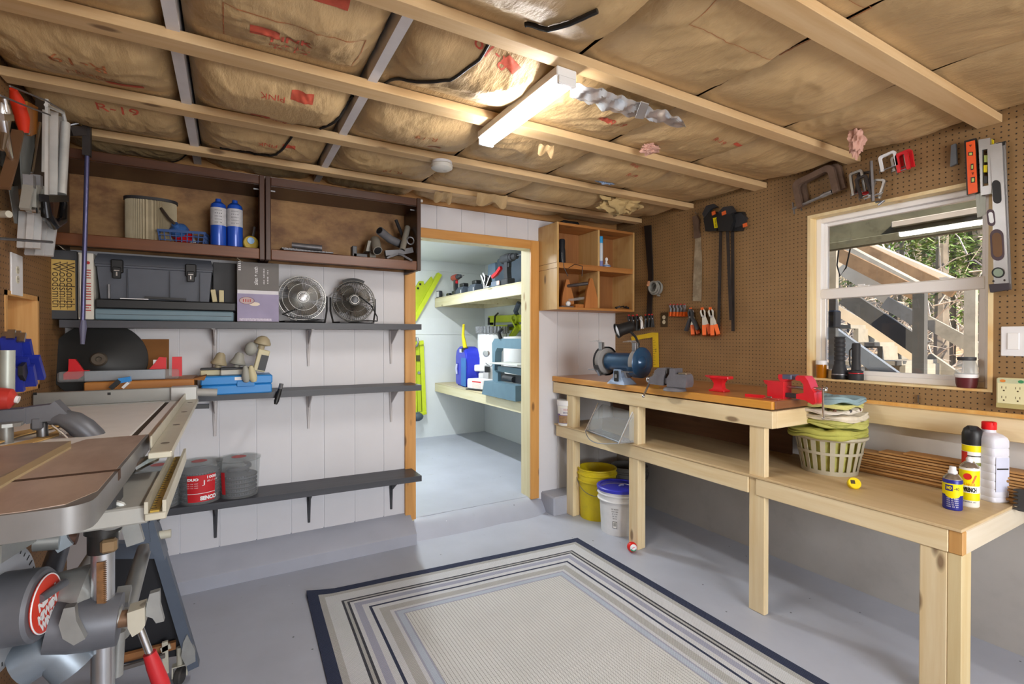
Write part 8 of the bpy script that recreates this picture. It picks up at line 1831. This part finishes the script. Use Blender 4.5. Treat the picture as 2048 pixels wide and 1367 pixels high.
flap('torn kraft paper tuft near the middle of the ceiling right of the lamp', ((1078, 288), (1108, 292), (1104, 300), (1074, 296)), 2.45, .05)
# ================================================================ third level: pieces that belong to one part go under that part
NEST = {'lettering': ('red_label', 'yellow_label', 'label_panel', 'label_field', 'label', 'yellow_band', 'spine_label', 'badge', 'blade', 'carton_body', 'cover', 'can_body', 'bucket_body', 'tub_body'),
 'latch_clasp': ('latch',), 'socket': ('cover_plate',), 'slots': ('cover_plate',), 'rocker': ('cover_plate',), 'socket_slots': ('adapter_body',), 'label_dot': ('label_strip',), 'lid_spout': ('lid',), 'grip': ('wire_handle',),
 'bar_code': ('label_field',), 'vial': ('vial_window', 'vial_ring'), 'badge_dots': ('badge_disc',), 'badge_ring': ('badge_disc',), 'badge_disc': ('front_guard',), 'screw_heads': ('screw_strip',), 'hole_opening': ('hole_grip',), 'bulb': ('lamp_shade',), 'switch': ('switch_plate',),
 'rusty_rack': ('column',), 'collar_screw': ('collar',), 'caster_wheel': ('caster_fork',), 'knob_ferrule': ('red_knob',), 'rail_hole': ('side_rail',), 'fence_hole': ('rear_fence',), 'badge_edge': ('badge',), 'cross_pin': ('badge',), 'flange': ('grinding_wheel',),
 'shield_bracket': ('wheel_guard',), 'eye_shield': ('wheel_guard',), 'tool_rest': ('wheel_guard',), 'upper_pane': ('upper_sash',), 'lower_pane': ('lower_sash',), 'sash_latch': ('lower_sash',), 'rim': ('glass',), 'red_emblem': ('cover',), 'spine_line': ('spine_label',), 'spine_crease': ('cover',),
 'handle_bolt': ('handle',), 'trigger': ('handle',), 'level_logo': ('orange_face',), 'scale_mark': ('blade',), 'pivot_bolt': ('leg_rail',), 'spout': ('spout_collar',), 'red_stripe': ('printed_label',), 'label_line': ('red_label', 'label'), 'label_picture': ('label',), 'label_panel': ('label',),
 'nozzle': ('dome',), 'yellow_scale': ('scale_rail',), 'jaw_plate': ('fixed_jaw',), 'jaw_plates': ('fixed_jaw',), 'shield_box': ('yellow_band',), 'white_patch': ('red_ball',), 'lens': ('housing',), 'opening': ('pipe',), 'bore': ('hub',), 'bit': ('chuck',), 'lid_label': ('tub_lid',),
 'white_label': ('case_lid', 'cylinder_body'), 'badge': ('badge_ring', 'drum'), 'clip': ('body',), 'cross_rail_x': (), 'wheel_x': (), 'table_insert': ('table_top',), 'insert_gap': ('table_top',), 'mitre_slot': ('table_top',), 'torn_flap': ('carton_body',), 'bottom_print': ('lilac_panel',), 'glow_print': ('lilac_panel',)}
def _ctr(o):
    n = len(o.data.vertices); step = max(1, n//40); s_ = V((0, 0, 0)); c_ = 0
    for i in range(0, n, step): s_ += o.data.vertices[i].co; c_ += 1
    return s_/max(1, c_)
for root in [o for o in C.objects if o.parent is None and o.children]:
    kids = [k_ for k_ in root.children if k_.type == 'MESH']; by = {}
    for k_ in kids: by.setdefault(k_.name.split('.')[0], []).append(k_)
    plan = []; moved = set()
    for k_ in kids:
        n = k_.name.split('.')[0]
        for par in NEST.get(n, ()):
            if par in by and par != n:
                kc_ = _ctr(k_); best = min(by[par], key=lambda o: (_ctr(o)-kc_).length); plan.append((k_, best)); moved.add(k_.name); break
    for k_, best in plan:
        if best.name in moved:            # keep to thing > part > sub-part
            continue
        if any(k2 is not k_ and b2 is k_ and k_.name in moved for k2, b2 in plan): pass
        k_.parent = best
for o in C.objects:                       # nothing deeper than three levels
    if o.parent and o.parent.parent and o.parent.parent.parent: o.parent = o.parent.parent
# ================================================================ light
def area(name, loc, rot, sx, sy, power, col=(1, 1, 1)):
    l = bpy.data.lights.new(name, 'AREA'); l.shape = 'RECTANGLE'; l.size = sx; l.size_y = sy; l.energy = power; l.color = col
    o = bpy.data.objects.new(name, l); C.objects.link(o); o.location = loc; o.rotation_euler = rot; return o
area('rear_fill_light', (1.2, YR-.05, 1.47), (R(90), 0, 0), 1.9, 1.4, 72, (.95, .97, 1))   # fill light added in the rear opening, faces +Y
area('storeroom_lamp', (1.52, 4.7, 2.47), (0, 0, 0), .07, .7, 29, (.93, .98, 1))
w = bpy.data.worlds.new('sky'); S.world = w; w.use_nodes = True
nt = w.node_tree; bg = nt.nodes['Background']; sk = nt.nodes.new('ShaderNodeTexSky'); sk.sky_type = 'NISHITA'
sk.sun_elevation = R(38); sk.sun_rotation = R(200); sk.sun_intensity = .2; sk.altitude = 200; sk.sun_disc = True
nt.links.new(sk.outputs[0], bg.inputs[0]); bg.inputs[1].default_value = .24
S.view_settings.view_transform = 'Standard'; S.view_settings.look = 'None'; S.view_settings.gamma = 1; S.view_settings.exposure = 0.8
S.view_settings.use_curve_mapping = False
cy = S.cycles
cy.use_denoising = True; cy.max_bounces = 7; cy.diffuse_bounces = 4; cy.glossy_bounces = 3; cy.transmission_bounces = 6; cy.transparent_max_bounces = 8
cy.caustics_reflective = False; cy.caustics_refractive = False; cy.sample_clamp_indirect = 6; cy.blur_glossy = 1
